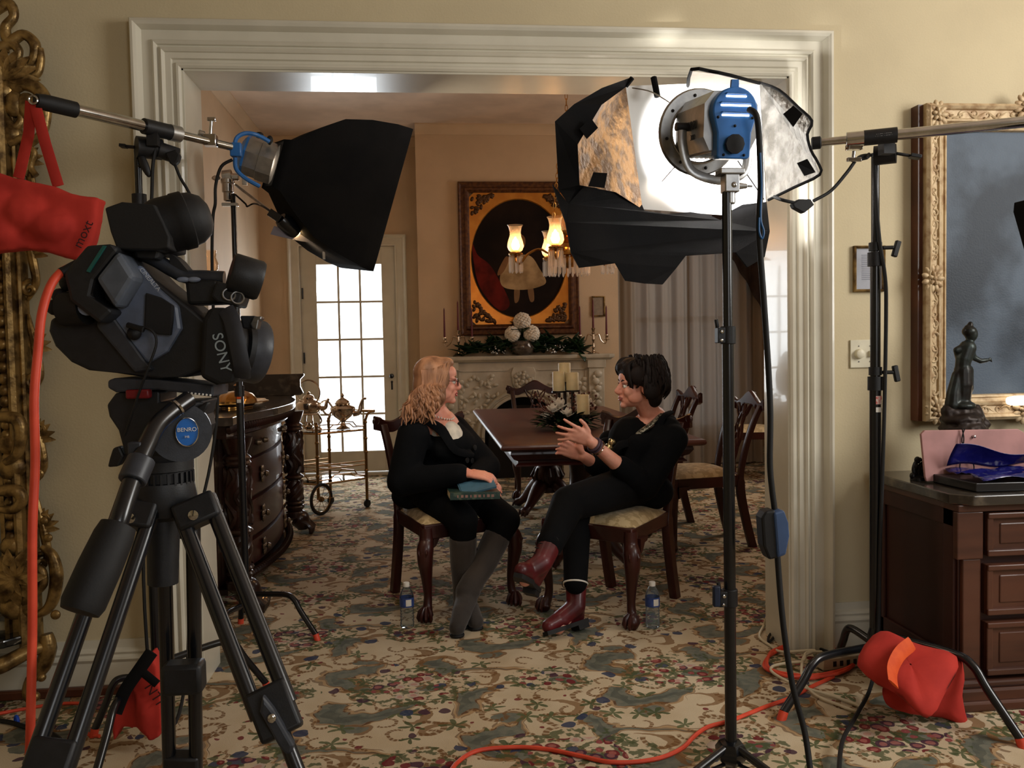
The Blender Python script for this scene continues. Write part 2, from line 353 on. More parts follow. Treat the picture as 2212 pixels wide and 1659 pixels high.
# ------------------------------------------------------------------ the setting
DW, TW = 3.34, .22          # front face of the dividing wall and its thickness
OX0, OX1, OZ = -.88, 1.47, 2.337
CH = 3.4
LX, RX, BY = -1.62, 3.6, 8.81
def struct(o): o['kind'] = 'structure'; return o
def carpet_mat():
    m = bpy.data.materials.new('floral_carpet'); nt, b = nodes_of(m); b.inputs['Roughness'].default_value = .95; b.inputs['Specular IOR Level'].default_value = .1
    tc = coords(nt, 'Object'); nz = noise(nt, tc, 7, 2); sx = nt.nodes.new('ShaderNodeSeparateXYZ'); nt.links.new(tc, sx.inputs[0])
    sc = nt.nodes.new('ShaderNodeSeparateColor'); nt.links.new(nz.outputs['Color'], sc.inputs[0])
    n2 = noise(nt, tc, 34, 2); s2 = nt.nodes.new('ShaderNodeSeparateColor'); nt.links.new(n2.outputs['Color'], s2.inputs[0])
    wx = (X(nt, sc.outputs[0])-.5)*.14 + (X(nt, s2.outputs[0])-.5)*.03
    wy = (X(nt, sc.outputs[1])-.5)*.14 + (X(nt, s2.outputs[1])-.5)*.03
    x = X(nt, sx.outputs[0]); y = X(nt, sx.outputs[1])
    TX, TY = 1.04, .62
    def tile(xx, yy, tx, ty, ox, oy):
        """centred coordinates in a half-drop repeat"""
        v = (yy+oy)/ty; row = v.fl(); vy = (v.fr()-.5)*ty
        u = (xx+ox)/tx + row*.5; ux = (u.fr()-.5)*tx; return ux, vy
    def polar(ux, vy): return (ux*ux+vy*vy).sqrt(), vy.atan2(ux)
    def vor(scale, dx=0, vecadd=None):
        cb = nt.nodes.new('ShaderNodeCombineXYZ'); nt.links.new((x+wx*.35+dx).k, cb.inputs[0]); nt.links.new((y+wy*.35).k, cb.inputs[1])
        n = nt.nodes.new('ShaderNodeTexVoronoi'); n.voronoi_dimensions = '2D'; n.inputs['Scale'].default_value = scale; nt.links.new(cb.outputs[0], n.inputs['Vector'])
        c = nt.nodes.new('ShaderNodeSeparateColor'); nt.links.new(n.outputs['Color'], c.inputs[0])
        ps = nt.nodes.new('ShaderNodeSeparateXYZ'); nt.links.new(n.outputs['Position'], ps.inputs[0])
        return X(nt, n.outputs['Distance']), X(nt, c.outputs[0]), X(nt, c.outputs[1]), X(nt, ps.outputs[0]), X(nt, ps.outputs[1])
    col = mixc(nt, X(nt, nz.outputs[0]).ss(.35, .65), (206, 186, 154), (214, 196, 166))
    # grey-green cartouches with scalloped, scrolled brown edges
    lx = (X(nt, sc.outputs[0])-.5)*.13; ly = (X(nt, sc.outputs[1])-.5)*.13
    ux, vy = tile(x+lx, y+ly, TX, TY, .1, .2); r, a = polar(ux, vy*1.25)
    lobes = (a*5+.7).sin()*.055 + (a*3).cos()*.05
    sc1 = (a*13+r*24).sin().ab()*.02
    ring = (r-.30-lobes).ab()+sc1
    gate = (a*4+1.2+(r*9)).sin()-sc1*6
    body = ring.lt(.066)*gate.gt(-.15)
    e1 = ring.lt(.076)*gate.gt(-.24)*(1-body)
    e2 = ring.lt(.09)*gate.gt(-.36)*(1-body)*(1-e1)
    e3 = ring.lt(.102)*gate.gt(-.46)*(1-body)*(1-e1)*(1-e2)
    stk = (a*46+r*90).sin().gt(.1)
    col = mixc(nt, e3*stk*.7, col, (104, 72, 42))
    col = mixc(nt, e2*.8, col, (176, 140, 96))
    col = mixc(nt, e1*(stk*.25+.7), col, (96, 64, 38))
    gg = mixc(nt, X(nt, n2.outputs[0]).ss(.35, .65), (124, 124, 110), (106, 110, 100))
    col = mixc(nt, body, col, gg)
    shd = ring.lt(.034)*body*X(nt, nz.outputs[0]).ss(.46, .54)
    col = mixc(nt, shd*.55, col, (74, 80, 72))
    # small teardrop cartouches
    px_, py_ = tile(x+wx*.7, y+wy*.7, TX*.5, TY*.5, .31, .07); rr, aa = polar(px_, py_*1.9)
    t1 = rr.lt(.055+.0); t2 = rr.lt(.078)*(1-t1)*((aa+1.1).sin().gt(-.35))
    col = mixc(nt, t1, col, gg); col = mixc(nt, t2*.8, col, (124, 86, 48))
    # scroll curls
    for (ox, oy, k) in ((.02, .13, 2.2), (.37, .33, -2.0)):
        qx, qy = tile(x+wx*.6, y+wy*.6, TX*.5, TY*.5, ox, oy); q, qa = polar(qx, qy*1.2)
        sp = (qa/6.2832+((q+.01).log())*k/6.2832*1.3).fr()
        col = mixc(nt, sp.lt(.22)*q.lt(.1)*q.gt(.02)*.8, col, (132, 94, 54))
    # c-shaped scrolls strewn over the ground
    for vs, off in ((5.6, 1.7), (8.2, 4.9)):
        d, c1, c2, vx, vy_ = vor(vs, off); an = (y+wy*.35-vy_).atan2(x+wx*.35+off-vx)
        arc = (d-.27-(an+c1*6.3).sin()*.09).ab().lt(.042+.02*c2)*(an+c1*6.3).sin().gt(-.35)*c2.gt(.3)*(1-body)
        frill = (an*17).sin().gt(-.4)
        col = mixc(nt, arc*(frill*.55+.35), col, (122, 86, 50))
    # sprigs everywhere: leaves then flowers
    d, c1, c2, vx, vy_ = vor(9.5); an = (y+wy*.35-vy_).atan2(x+wx*.35-vx)
    leaf = (d+(an*5+c1*6).sin()*.2).lt(.25)*c2.gt(.66)*(1-body)
    lc = mixc(nt, c1, (70, 84, 50), (96, 106, 70)); col = mixc(nt, leaf*.9, col, lc)
    d, c1, c2, vx, vy_ = vor(17, 3.3); an = (y+wy*.35-vy_).atan2(x+wx*.35-vx)
    fl = (d+(an*5+c1*6).sin()*.17).lt(.29)*c2.gt(.84)*(1-body)
    fc = mixc(nt, c1.gt(.38), (44, 60, 92), mixc(nt, c1.gt(.6), (70, 40, 62), (122, 36, 44)))
    col = mixc(nt, fl*.92, col, fc)
    # bouquets at the heart of each cartouche and between them
    for (ox, oy, rad) in ((.1, .2, .17), (.62, .2, .115)):
        bx, by = tile(x+wx*.8, y+wy*.8, TX, TY, ox, oy); br, ba = polar(bx, by*1.35)
        col = mixc(nt, br.lt(rad*1.45)*X(nt, s2.outputs[2]).ss(.5, .56)*.85, col, (74, 86, 54))
        d, c1, c2, vx, vy_ = vor(21, 7.1+ox); an = (y-vy_).atan2(x-vx)
        rim = (d+(an*5+c1*5).sin()*.13)
        f2 = rim.lt(.36)*br.lt(rad)*c2.gt(.18)
        fc = mixc(nt, c1.gt(.22), (196, 176, 160), mixc(nt, c1.gt(.45), (74, 40, 62), mixc(nt, c1.gt(.72), (116, 30, 40), (150, 72, 74))))
        fc = mixc(nt, rim.lt(.16)*.5, fc, (196, 120, 108)) if rad > .15 else fc
        col = mixc(nt, f2*.95, col, fc)
    # pile texture
    pn = noise(nt, tc, 420, 2); col = mixc(nt, X(nt, pn.outputs[0]).ss(.3, .7)*.22, col, (90, 76, 58))
    nt.links.new(col.k, b.inputs['Base Color']); bump(nt, b, pn.outputs[0], .003, .6)
    return m
M['carpet'] = carpet_mat()
struct(MB().bb(-2.9, 4.0, -2.6, BY, -.05, 0).build('floor', M['carpet'], smooth=False))
struct(MB().bb(-2.9, 4.0, -2.6, DW, CH, CH+.1).build('ceiling', M['ceil'], smooth=False))
struct(MB().bb(LX, RX, DW+TW, BY, CH, CH+.1).build('ceiling_dining', M['ceil'], smooth=False))
w = MB(); w.bb(-2.9, OX0, DW, DW+TW, 0, CH); w.bb(OX1, 4.0, DW, DW+TW, 0, CH); w.bb(OX0, OX1, DW, DW+TW, OZ, CH)
struct(w.build('wall_front', M['wall'], smooth=False))
w = MB(); w.bb(-1.75, OX0-.02, DW+TW, DW+TW+.012, 0, CH); w.bb(OX1+.02, RX, DW+TW, DW+TW+.012, 0, CH); w.bb(OX0-.02, OX1+.02, DW+TW, DW+TW+.012, OZ+.02, CH)
struct(w.build('wall_front_dining', M['dwall'], smooth=False))
struct(MB().bb(-3.0, -2.9, -2.6, DW, 0, CH).build('wall_parlor_left', M['wall'], smooth=False))
struct(MB().bb(4.0, 4.1, -2.6, DW, 0, CH).build('wall_parlor_right', M['wall'], smooth=False))
struct(MB().bb(-3.0, 4.1, -2.7, -2.6, 0, CH).build('wall_parlor_rear', M['wall'], smooth=False))
struct(MB().bb(LX-.12, LX, DW+TW, BY, 0, CH).build('wall_left', M['dwall'], smooth=False))
struct(MB().bb(RX, RX+.12, DW+TW, BY, 0, CH).build('wall_right', M['dwall'], smooth=False))
# back wall with the garden door and the curtained window
FX0, FX1 = -1.235, -.285                 # door leaf
DZ1 = 2.30
WX0, WX1, WZ0, WZ1 = 2.15, 3.3, .35, 2.75
w = MB(); w.bb(LX, FX0-.02, BY, BY+.14, 0, CH); w.bb(FX0-.02, FX1+.02, BY, BY+.14, DZ1+.02, CH); w.bb(FX1+.02, WX0, BY, BY+.14, 0, CH)
w.bb(WX0, WX1, BY, BY+.14, 0, WZ0); w.bb(WX0, WX1, BY, BY+.14, WZ1, CH); w.bb(WX1, RX, BY, BY+.14, 0, CH)
struct(w.build('wall_back', M['dwall'], smooth=False))
CBX0, CBX1, CBY = -.05, 1.9, 8.3
struct(MB().bb(CBX0, CBX1, CBY, BY, 0, CH).build('wall_chimney', M['dwall'], smooth=False))
# cornices
def cornice(name, a, b, n):
    a, b, n = Vector(a), Vector(b), Vector(n); rows = []
    for o, z in ((0, -.09), (.012, -.09), (.02, -.07), (.06, -.02), (.085, -.012), (.085, 0), (0, 0)): rows.append([a+n*o+V(0, 0, z), b+n*o+V(0, 0, z)])
    struct(MB().strip(rows).build(name, M['dwall'], ang=50))
cornice('trim_1', (LX, DW+TW, CH), (LX, BY, CH), (1, 0, 0))
cornice('trim_2', (LX, BY, CH), (CBX0, BY, CH), (0, -1, 0))
cornice('trim_3', (CBX0, CBY, CH), (CBX1, CBY, CH), (0, -1, 0))
cornice('trim_4', (CBX1, BY, CH), (RX, BY, CH), (0, -1, 0))
# doorway casing, jamb lining and the casing on the far side
PROF = [(-.004, 0), (-.004, .014), (.004, .02), (.012, .02), (.016, .012), (.026, .012), (.03, .02), (.05, .021), (.053, .028), (.06, .033), (.067, .028), (.07, .022), (.075, .022), (.078, .03), (.086, .035), (.093, .03), (.096, .023), (.13, .023), (.133, .034), (.142, .05), (.152, .056), (.161, .054), (.167, .044), (.168, 0)]
def casing(name, y, sgn, m, k=1.0):
    rows = []
    for o, p in PROF:
        yy = y-sgn*p; o *= k; rows.append([V(OX0-o, yy, 0), V(OX0-o, yy, OZ+o), V(OX1+o, yy, OZ+o), V(OX1+o, yy, 0)])
    struct(MB().strip(rows).build(name, m, ang=25))
casing('trim_5', DW, 1, M['trim'])
casing('trim_6', DW+TW+.012, -1, M['trim'], .8)
j = MB(); j.bb(OX0-.001, OX0+.012, DW-.006, DW+TW+.02, 0, OZ); j.bb(OX1-.012, OX1+.001, DW-.006, DW+TW+.02, 0, OZ); j.bb(OX0, OX1, DW-.006, DW+TW+.02, OZ-.012, OZ+.001)
struct(j.build('trim_7', M['trim'], bevel=.002, smooth=False))
# baseboards
def base(name, x0, x1, y, n, m, h=.2):
    rows = [[V(x0, y-n*p, z), V(x1, y-n*p, z)] for p, z in ((0, h), (.008, h), (.01, h-.03), (.02, h-.036), (.024, h-.044), (.02, h-.052), (.019, h-.054), (.026, h-.062), (.028, h-.07), (.022, h-.08), (.02, h-.083), (.02, 0))]
    return struct(MB().strip(rows).build(name, m, ang=25))
base('baseboard_left', -2.9, OX0-.168, DW, 1, M['trim'])
base('baseboard_right', OX1+.168, 4.0, DW, 1, M['trim'])
base('baseboard_back', LX, FX0-.15, BY, 1, M['trim'], .16)
base('baseboard_window', CBX1, RX, BY, 1, M['trim'], .16)
struct(MB().bb(-2.9, OX0-.17, DW-.045, DW-.02, 0, .035).build('trim_8', M['walnut'], bevel=.006))
# garden door
def garden_door():
    d = thing('door_1', (FX0, BY, 0), None, None); d['kind'] = 'structure'
    gx0, gx1, gz0, gz1 = -1.075, -.425, .24, 2.14
    y0, y1 = BY+.02, BY+.065
    f = MB(); f.bb(FX0-.019, gx0, y0, y1, .03, DZ1+.019); f.bb(gx1, FX1+.019, y0, y1, .03, DZ1+.019); f.bb(gx0, gx1, y0, y1, .03, gz0); f.bb(gx0, gx1, y0, y1, gz1, DZ1+.019)
    struct(f.build('door_leaf', M['trim'], d, smooth=False, bevel=.004))
    g = MB(); bw = .011
    for i in (1, 2): x = gx0+(gx1-gx0)*i/3; g.bb(x-bw, x+bw, y0+.002, y1-.004, gz0, gz1)
    for i in (1, 2, 3, 4): z = gz0+(gz1-gz0)*i/5; g.bb(gx0, gx1, y0+.003, y1-.005, z-bw, z+bw)
    struct(g.build('muntin', M['trim'], d, smooth=False))
    struct(MB().bb(gx0, gx1, y0+.02, y0+.024, gz0, gz1).build('pane', M['glass'], d, smooth=False))
    k = MB(); k.lathe([(.001, 0), (.02, 0), (.022, .004), (.008, .008), (.008, .03), (.02, .036), (.024, .048), (.018, .06), (.001, .062)], (FX1+.07-.13, y0, 1.0), (0, -1, 0)); struct(k.build('door_knob', M['black'], d))
    k = MB(); k.bb(FX1-.068, FX1-.052, y0-.006, y0, .86, .94); k.ell((FX1-.06, y0-.004, .94), (.012, .005, .012)); struct(k.build('keyhole_plate', M['black'], d))
    for z in (.55, 1.2, 1.85):
        k = MB(); k.cone((FX0+.02, y0-.008, z-.055), (FX0+.02, y0-.008, z+.055), .008); struct(k.build('hinge', M['black'], d))
    struct(MB().bb(FX0-.02, FX1+.02, BY-.06, BY+.1, 0, .025).build('threshold', M['trim'], d, smooth=False))
    rows = []
    for o, p in ((0, .0), (0, .018), (.012, .022), (.03, .016), (.075, .018), (.085, .028), (.1, .038), (.112, .034), (.115, 0)):
        yy = BY-p; rows.append([V(FX0-o, yy, 0), V(FX0-o, yy, DZ1+.02+o), V(FX1+o, yy, DZ1+.02+o), V(FX1+o, yy, 0)])
    struct(MB().strip(rows).build('door_casing', M['trim'], d, ang=30))
garden_door()
def back_window():
    d = thing('window_1', (WX0, BY, WZ0), None, None); d['kind'] = 'structure'
    f = MB(); t = .05
    f.bb(WX0, WX1, BY+.03, BY+.09, WZ0, WZ0+t); f.bb(WX0, WX1, BY+.03, BY+.09, WZ1-t, WZ1); f.bb(WX0, WX0+t, BY+.03, BY+.09, WZ0, WZ1); f.bb(WX1-t, WX1, BY+.03, BY+.09, WZ0, WZ1); f.bb(WX0, WX1, BY+.03, BY+.09, 1.5, 1.56)
    struct(f.build('window_frame', M['trim'], d, smooth=False, bevel=.004))
    struct(MB().bb(WX0, WX1, BY+.055, BY+.06, WZ0, WZ1).build('pane', M['glass'], d, smooth=False))
    rows = []
    for o, p in ((0, 0), (0, .02), (.08, .02), (.1, .035), (.115, .03), (.115, 0)):
        yy = BY-p; rows.append([V(WX0-o, yy, WZ0), V(WX0-o, yy, WZ1+o), V(WX1+o, yy, WZ1+o), V(WX1+o, yy, WZ0)])
    struct(MB().strip(rows).build('window_casing', M['trim'], d, ang=30))
    struct(MB().bb(WX0-.14, WX1+.14, BY-.07, BY, WZ0-.03, WZ0).build('window_sill', M['trim'], d, bevel=.005))
back_window()
# ------------------------------------------------------------------ dining chairs
def make_chair(name, label):
    t = thing(name, (0, 0, 0), label, 'chair', 'carved mahogany dining chairs')
    FWH, RWH, FY, RY = .225, .185, .225, -.225
    wood = M['mahog']
    for s in (-1, 1):                                   # cabriole front legs with claw feet
        x = s*FWH; o = V(s*.7, .7, 0)
        pts = [V(x, FY, .44), V(x, FY, .38), V(x, FY, .34)+o*.018, V(x, FY, .28)+o*.022, V(x, FY, .2)+o*.008, V(x, FY, .12)-o*.002, V(x, FY, .07)+o*.004, V(x, FY, .045)+o*.018, V(x, FY, .03)+o*.022, V(x, FY, .004)+o*.02]
        m = MB(); m.tube(spline(pts, 4), lerpl([.031, .034, .04, .036, .026, .019, .021, .03, .034, .02], 37), 12)
        for k in range(4):
            a = PI/4*s - .9 + k*.6 + (PI/2 if s < 0 else 0)
            q = V(x, FY, 0)+o*.02
            m.tube([q+V(math.cos(a)*.016, math.sin(a)*.016, .07), q+V(math.cos(a)*.034, math.sin(a)*.034, .05), q+V(math.cos(a)*.042, math.sin(a)*.042, .022), q+V(math.cos(a)*.036, math.sin(a)*.036, .006)], [.006, .009, .009, .006], 6)
        for k in (-1, 0, 1):                            # carved knee
            m.tube([V(x, FY, .38)+o*.03+V(k*.012*o.y, -k*.012*o.x, 0), V(x, FY, .33)+o*.054+V(k*.02*o.y, -k*.02*o.x, 0), V(x, FY, .27)+o*.046], [.004, .007, .003], 6)
        for dx, dy in ((-s, 0), (0, -1)):               # knee brackets
            m.prism([(0, 0), (.075, 0), (.062, -.018), (.04, -.022), (.022, -.055), (0, -.07)], V(x+dx*.022+(.0 if dx else -.014), FY+dy*.022+(-.014 if dx else 0), .405), V(dx, dy, 0), V(0, 0, 1), .026*(1 if dx*1 + dy*-1 else 1))
        m.build('leg', wood, t)
    for s in (-1, 1):                                   # rear leg running up into the stile
        m = MB(); pts = [V(s*RWH, RY-.075, 0), V(s*RWH, RY-.035, .16), V(s*RWH, RY, .34), V(s*RWH, RY, .46), V(s*(RWH+.006), RY-.03, .62), V(s*(RWH+.016), RY-.078, .78), V(s*(RWH+.024), RY-.125, .885)]
        pp = spline(pts, 5); rows = []
        for i, p in enumerate(pp):
            w = .021 if i < 14 else .019; d = .024 if i < 14 else .016
            rows.append([p+V(-w, -d, 0), p+V(w, -d, 0), p+V(w, d, 0), p+V(w*.35, d+.004, 0), p+V(-w*.35, d+.004, 0), p+V(-w, d, 0)])
        m.strip(rows, True); n = len(rows)*6; m.f.append((0, 1, 2, 3, 4, 5)); m.f.append(tuple(range(n-1, n-7, -1)))
        m.build('leg', wood, t, bevel=.003)
    m = MB()
    m.bb(-FWH-.02, FWH+.02, FY-.02, FY+.024, .385, .455); m.bb(-RWH-.01, RWH+.01, RY-.02, RY+.02, .385, .455)
    for s in (-1, 1):
        m.prism([(0, 0), (.45, 0), (.45, .07), (0, .07)], V(s*RWH-.012, RY, .385), V(s*(FWH-RWH), .45, 0), V(0, 0, 1), .026)
    m.build('seat_frame', wood, t, bevel=.006)
    def cush(u, v):
        a = (u-.5)*2; b = (v-.5)*2; w = (RWH+.012)+(FWH-RWH+.004)*v
        return V(a*w, RY+.024+v*.44, .452+.048*(1-abs(a)**4)**.6*(1-abs(b)**4)**.6)
    m = MB(); m.surf(cush, 14, 14); m.surf(lambda u, v: V((u-.5)*2*((RWH+.012)+(FWH-RWH+.004)*v), RY+.024+v*.44, .45), 1, 1)
    m.build('seat', M['seatfab'], t)
    def rail(u):
        a = abs(u); z = .878+.05*math.exp(-(a/.36)**2)-.012*math.exp(-((a-.6)/.16)**2)+.016*max(0, a-.75)/.25
        return V(u*.255, RY-.13-.022*(1-u*u)+.02*0, z)
    m = MB(); rows = []
    for i in range(41):
        u = -1+i/20; p = rail(u); h = .03+.012*math.exp(-(u/.22)**2)+.006*(abs(u) > .85); d = .015
        rows.append([p+V(0, -d, -h), p+V(0, -d, h*.8), p+V(0, 0, h), p+V(0, d, h*.8), p+V(0, d, -h), p+V(0, 0, -h*1.05)])
    m.strip(rows, True); m.f.append((0, 1, 2, 3, 4, 5)); n = len(rows)*6; m.f.append(tuple(range(n-1, n-7, -1)))
    for k in range(7):
        a = -PI*.1+k*PI*1.2/6; m.tube([V(0, RY-.165, .915), V(.045*math.cos(a), RY-.168, .92+.045*math.sin(a))], [.006, .011], 6)
    for s in (-1, 1): m.torus(V(s*.245, RY-.125, .9), (0, 1, 0), .014, .008, 16, 6)
    m.build('top_rail', wood, t)
    m = MB()                                            # pierced splat
    def sp(pts, r): m.tube(spline([V(x, RY-.012-.118*((z-.46)/.48)**1.2, z) for x, z in pts], 5), r, 8, flat=.6)
    for s in (-1, 1):
        sp([(s*.045, .46), (s*.03, .56), (s*.062, .68), (s*.03, .78), (s*.07, .83), (s*.095, .885)], .011)
        sp([(s*.015, .47), (s*.05, .6), (s*.012, .7), (s*.045, .79), (s*.02, .88)], .009)
        sp([(s*.09, .885), (s*.05, .85), (s*.02, .82), (0, .87)], .009)
    sp([(0, .52), (.022, .6), (0, .66), (-.022, .6), (0, .52)], .008); sp([(0, .7), (.03, .76), (0, .83), (-.03, .76), (0, .7)], .008)
    m.bb(-.07, .07, RY-.02, RY+.015, .45, .5)
    m.build('splat', wood, t)
    return t
CH_G = 'carved mahogany dining chairs'
chairA = make_chair('dining_chair', 'carved mahogany dining chair under the woman with long strawberry-blond hair')
chairB = dup(chairA, (.885, 4.063, 0), math.atan2(.675, -.737), 'carved mahogany dining chair under the woman with short dark hair')
dup(chairA, (1.70, 5.30, 0), R(93), 'empty mahogany dining chair beside the tall black light stand pole, facing the table')
dup(chairA, (1.56, 6.1, 0), R(91), 'empty mahogany dining chair just behind the dark-haired woman, pulled up to the long table')
dup(chairA, (.98, 7.32, 0), R(180), 'mahogany dining chair with shell crest at the fireplace end of the table')
dup(chairA, (3.05, 7.75, 0), R(80), 'mahogany dining chair with cream seat standing apart by the sheer curtains')
chairA.location = (.102, 4.295, 0); chairA.rotation_euler = (0, 0, math.atan2(-.4, -.917))
# ------------------------------------------------------------------ dining table
def dining_table():
    t = thing('dining_table', (.925, 5.8, 0), 'long polished mahogany dining table between the two seated women', 'table', rz=0)
    x0, x1, y0, y1 = .385, 1.5, 4.47, 7.12
    m = MB(); rows = []
    for o, z in ((.0, .742), (.004, .755), (0, .762)): pass
    def ring(o, z): return [V(x0+o, y0+o, z), V(x1-o, y0+o, z), V(x1-o, y1-o, z), V(x0+o, y1-o, z)]
    m.strip([ring(.03, .722), ring(.012, .726), ring(.002, .734), ring(0, .744), ring(.004, .754), ring(.014, .76), ring(.03, .762)], True)
    m.f.append((24, 25, 26, 27)); m.f.append((3, 2, 1, 0)); m.build('tabletop', mat('table_mahogany', (92, 46, 34), .42, col2=(72, 34, 25), nscale=4, nstretch=(1, .12, 1), coat=.1), t, ang=30)
    m = MB(); m.strip([ring(.06, .722), ring(.055, .70), ring(.075, .672), ring(.1, .66), ring(.1, .65), ring(.085, .64), ring(.085, .632), ring(.12, .63)], True); m.f.append((31, 30, 29, 28))
    m.build('apron', M['mahog'], t, ang=30)
    for py in (5.05, 6.55):
        m = MB(); m.lathe([(.03, .63), (.13, .628), (.135, .6), (.085, .58), (.075, .5), (.082, .42), (.1, .4), (.1, .385), (.07, .37), (.1, .33), (.118, .28), (.1, .23), (.07, .21), (.09, .19), (.09, .15), (.03, .14)], (.925, py, 0), seg=24)
        for k in range(12):
            a = k*PI/6; m.tube([V(.925+.095*math.cos(a), py+.095*math.sin(a), .34), V(.925+.122*math.cos(a), py+.122*math.sin(a), .28), V(.925+.095*math.cos(a), py+.095*math.sin(a), .22)], [.008, .016, .008], 6)
        m.build('pedestal', M['mahog'], t)
        for k in range(4):
            a = PI/4+k*PI/2; d = V(math.cos(a), math.sin(a), 0); c = V(.925, py, 0)
            m = MB(); m.tube(spline([c+d*.04+V(0, 0, .2), c+d*.1+V(0, 0, .2), c+d*.16+V(0, 0, .15), c+d*.22+V(0, 0, .09), c+d*.27+V(0, 0, .05), c+d*.3+V(0, 0, .035), c+d*.32+V(0, 0, .02)], 4), lerpl([.05, .06, .05, .036, .03, .036, .02], 25), 10)
            for j in (-1, 0, 1): m.tube([c+d*.26+V(-d.y, d.x, 0)*j*.02+V(0, 0, .07), c+d*.315+V(-d.y, d.x, 0)*j*.03+V(0, 0, .045), c+d*.335+V(-d.y, d.x, 0)*j*.03+V(0, 0, .008)], [.008, .012, .007], 6)
            m.build('leg', M['mahog'], t)
dining_table()
# ------------------------------------------------------------------ carved sideboard
def sideboard():
    y0, y1, xb = 4.22, 6.14, -1.58; yc = (y0+y1)/2
    t = thing('sideboard', (-1.25, yc, 0), 'dark carved bow-front sideboard with twisted columns and a marble top', 'sideboard')
    def front(y, bow, xf=-.98):
        a = (y-yc)/((y1-y0)/2-.16); return xf + bow*max(0, 1-a*a)
    def slab(z0, z1, bow, xf, ov, m):
        ys = [y0-ov+(y1-y0+2*ov)*i/24 for i in range(25)]
        rows = [[V(xb, y, z), V(front(y, bow, xf), y, z)] for z in (z0, z1) for y in ys]
        for i in range(24):
            a, b, c, d = rows[i], rows[i+1], rows[25+i], rows[26+i]; m.add([a[0], a[1], b[1], b[0], c[0], c[1], d[1], d[0]], [(0, 1, 2, 3), (4, 7, 6, 5), (1, 5, 6, 2), (0, 3, 7, 4)])
        for i, k in ((0, 25), (24, 49)): m.add([rows[i][0], rows[i][1], rows[k][1], rows[k][0]], [(0, 1, 2, 3)])
    m = MB(); slab(.12, .86, .1, -1.03, -.05, m); m.build('carcase', M['darkwood'], t, ang=30)
    m = MB(); slab(.925, .965, .12, -.92, .03, m); m.build('marble_top', M['dmarble'], t, ang=30, bevel=.004)
    m = MB()                                             # gadrooned edge under the marble
    for i in range(70):
        y = y0-.01+(y1-y0+.02)*i/69; m.ell((front(y, .12, -.945), y, .905), (.02, .012, .024), seg=6, rings=4)
    m.build('gadroon_edge', M['darkwood'], t)
    m = MB(); slab(.86, .925, .11, -.96, .0, m); m.build('frieze', M['darkwood'], t, ang=30)
    rows = [(.72, .85), (.5, .705), (.285, .485), (.13, .27)]
    for ri, (z0, z1) in enumerate(rows):
        m = MB(); n = 16; ya, yb = y0+.2, y1-.2; prof = ((0, z0), (.025, z0+.006), (.032, (z0+z1)/2), (.025, z1-.006), (0, z1))
        rr = [[V(front(ya+(yb-ya)*i/n, .1, -1.03)+o, ya+(yb-ya)*i/n, z) for i in range(n+1)] for o, z in prof]
        m.strip(rr); d = m.build('drawer', M['mahog'] if ri else M['darkwood'], t, ang=30)
        for yk in ((yc-.42, yc-.3, yc+.3, yc+.42) if ri == 0 else (yc-.35, yc+.35)):
            x = front(yk, .1, -1.03)+.03; zc = (z0+z1)/2; k = MB()
            if ri == 0: k.lathe([(.012, 0), (.018, .012), (.012, .03), (.003, .034)], (x, yk, zc), (1, 0, 0), 10)
            else:
                for j in range(6):
                    a = j*PI/3; k.ell((x+.008, yk+.026*math.cos(a), zc+.034*math.sin(a)), (.008, .016, .018), seg=8, rings=5)
                k.lathe([(.014, 0), (.008, .014), (.018, .026), (.012, .038), (.002, .04)], (x+.004, yk, zc), (1, 0, 0), 10)
            k.build('drawer_pull', mat('pale_pull', (120, 104, 84), .3, .6, nscale=20), d)
    m = MB()                                             # moulded rope base
    for i in range(60):
        y = y0+.12+(y1-y0-.24)*i/59; m.ell((front(y, .13, -.99), y, .115), (.024, .012, .022), seg=6, rings=4)
    slab(.07, .1, .12, -1.0, -.1, m); m.build('base_moulding', M['darkwood'], t, ang=30)
    for yk in (y0+.07, y1-.07):
        xk = -.93; m = MB(); m.lathe([(.05, .1), (.07, .12), (.07, .15), (.05, .16), (.06, .18), (.06, .2), (.045, .21), (.055, .24), (.062, .3), (.055, .36), (.045, .38), (.06, .39), (.06, .41), (.045, .42), (.062, .5), (.066, .6), (.055, .7), (.045, .72), (.062, .74), (.062, .77), (.05, .78), (.07, .83), (.078, .86), (.03, .861)], (xk, yk, 0), seg=18)
        for z in (.15, .19, .22, .4, .735, .76): m.torus((xk, yk, z), (0, 0, 1), .056, .012, 18, 6)
        for j in range(6):
            a0 = j*PI/3; m.tube([V(xk+.052*math.cos(a0+s*2.4), yk+.052*math.sin(a0+s*2.4), .24+s*.13) for s in [i/10 for i in range(11)]], .012, 6)
            m.tube([V(xk+.058*math.cos(a0+.5*math.sin(s*9)), yk+.058*math.sin(a0+.5*math.sin(s*9)), .43+s*.28) for s in [i/12 for i in range(13)]], [.012, .016]*6+[.012], 6)
        m.build('column', M['darkwood'], t)
        m = MB(); c = V(xk, yk, 0); m.tube(spline([c+V(0, 0, .12), c+V(.03, 0, .1), c+V(.05, 0, .06), c+V(.055, 0, .03)], 4), lerpl([.06, .07, .055, .04], 13), 12)
        for j in (-1.5, -.5, .5, 1.5): m.tube([c+V(.02, j*.03, .1), c+V(.085, j*.034, .075), c+V(.115, j*.036, .04), c+V(.11, j*.036, .004)], [.012, .018, .02, .012], 8)
        m.build('claw_foot', M['darkwood'], t)
    m = MB(); m.prism([(0, 0), (.70, 0), (.72, .015), (.70, .06), (.70, .11), (.73, .14), (.725, .15), (0, .15)], V(xb, y1+.0, .965), V(1, 0, 0), V(0, 0, 1), -.03)
    m.build('gallery', M['dmarble'], t, bevel=.003, smooth=False)
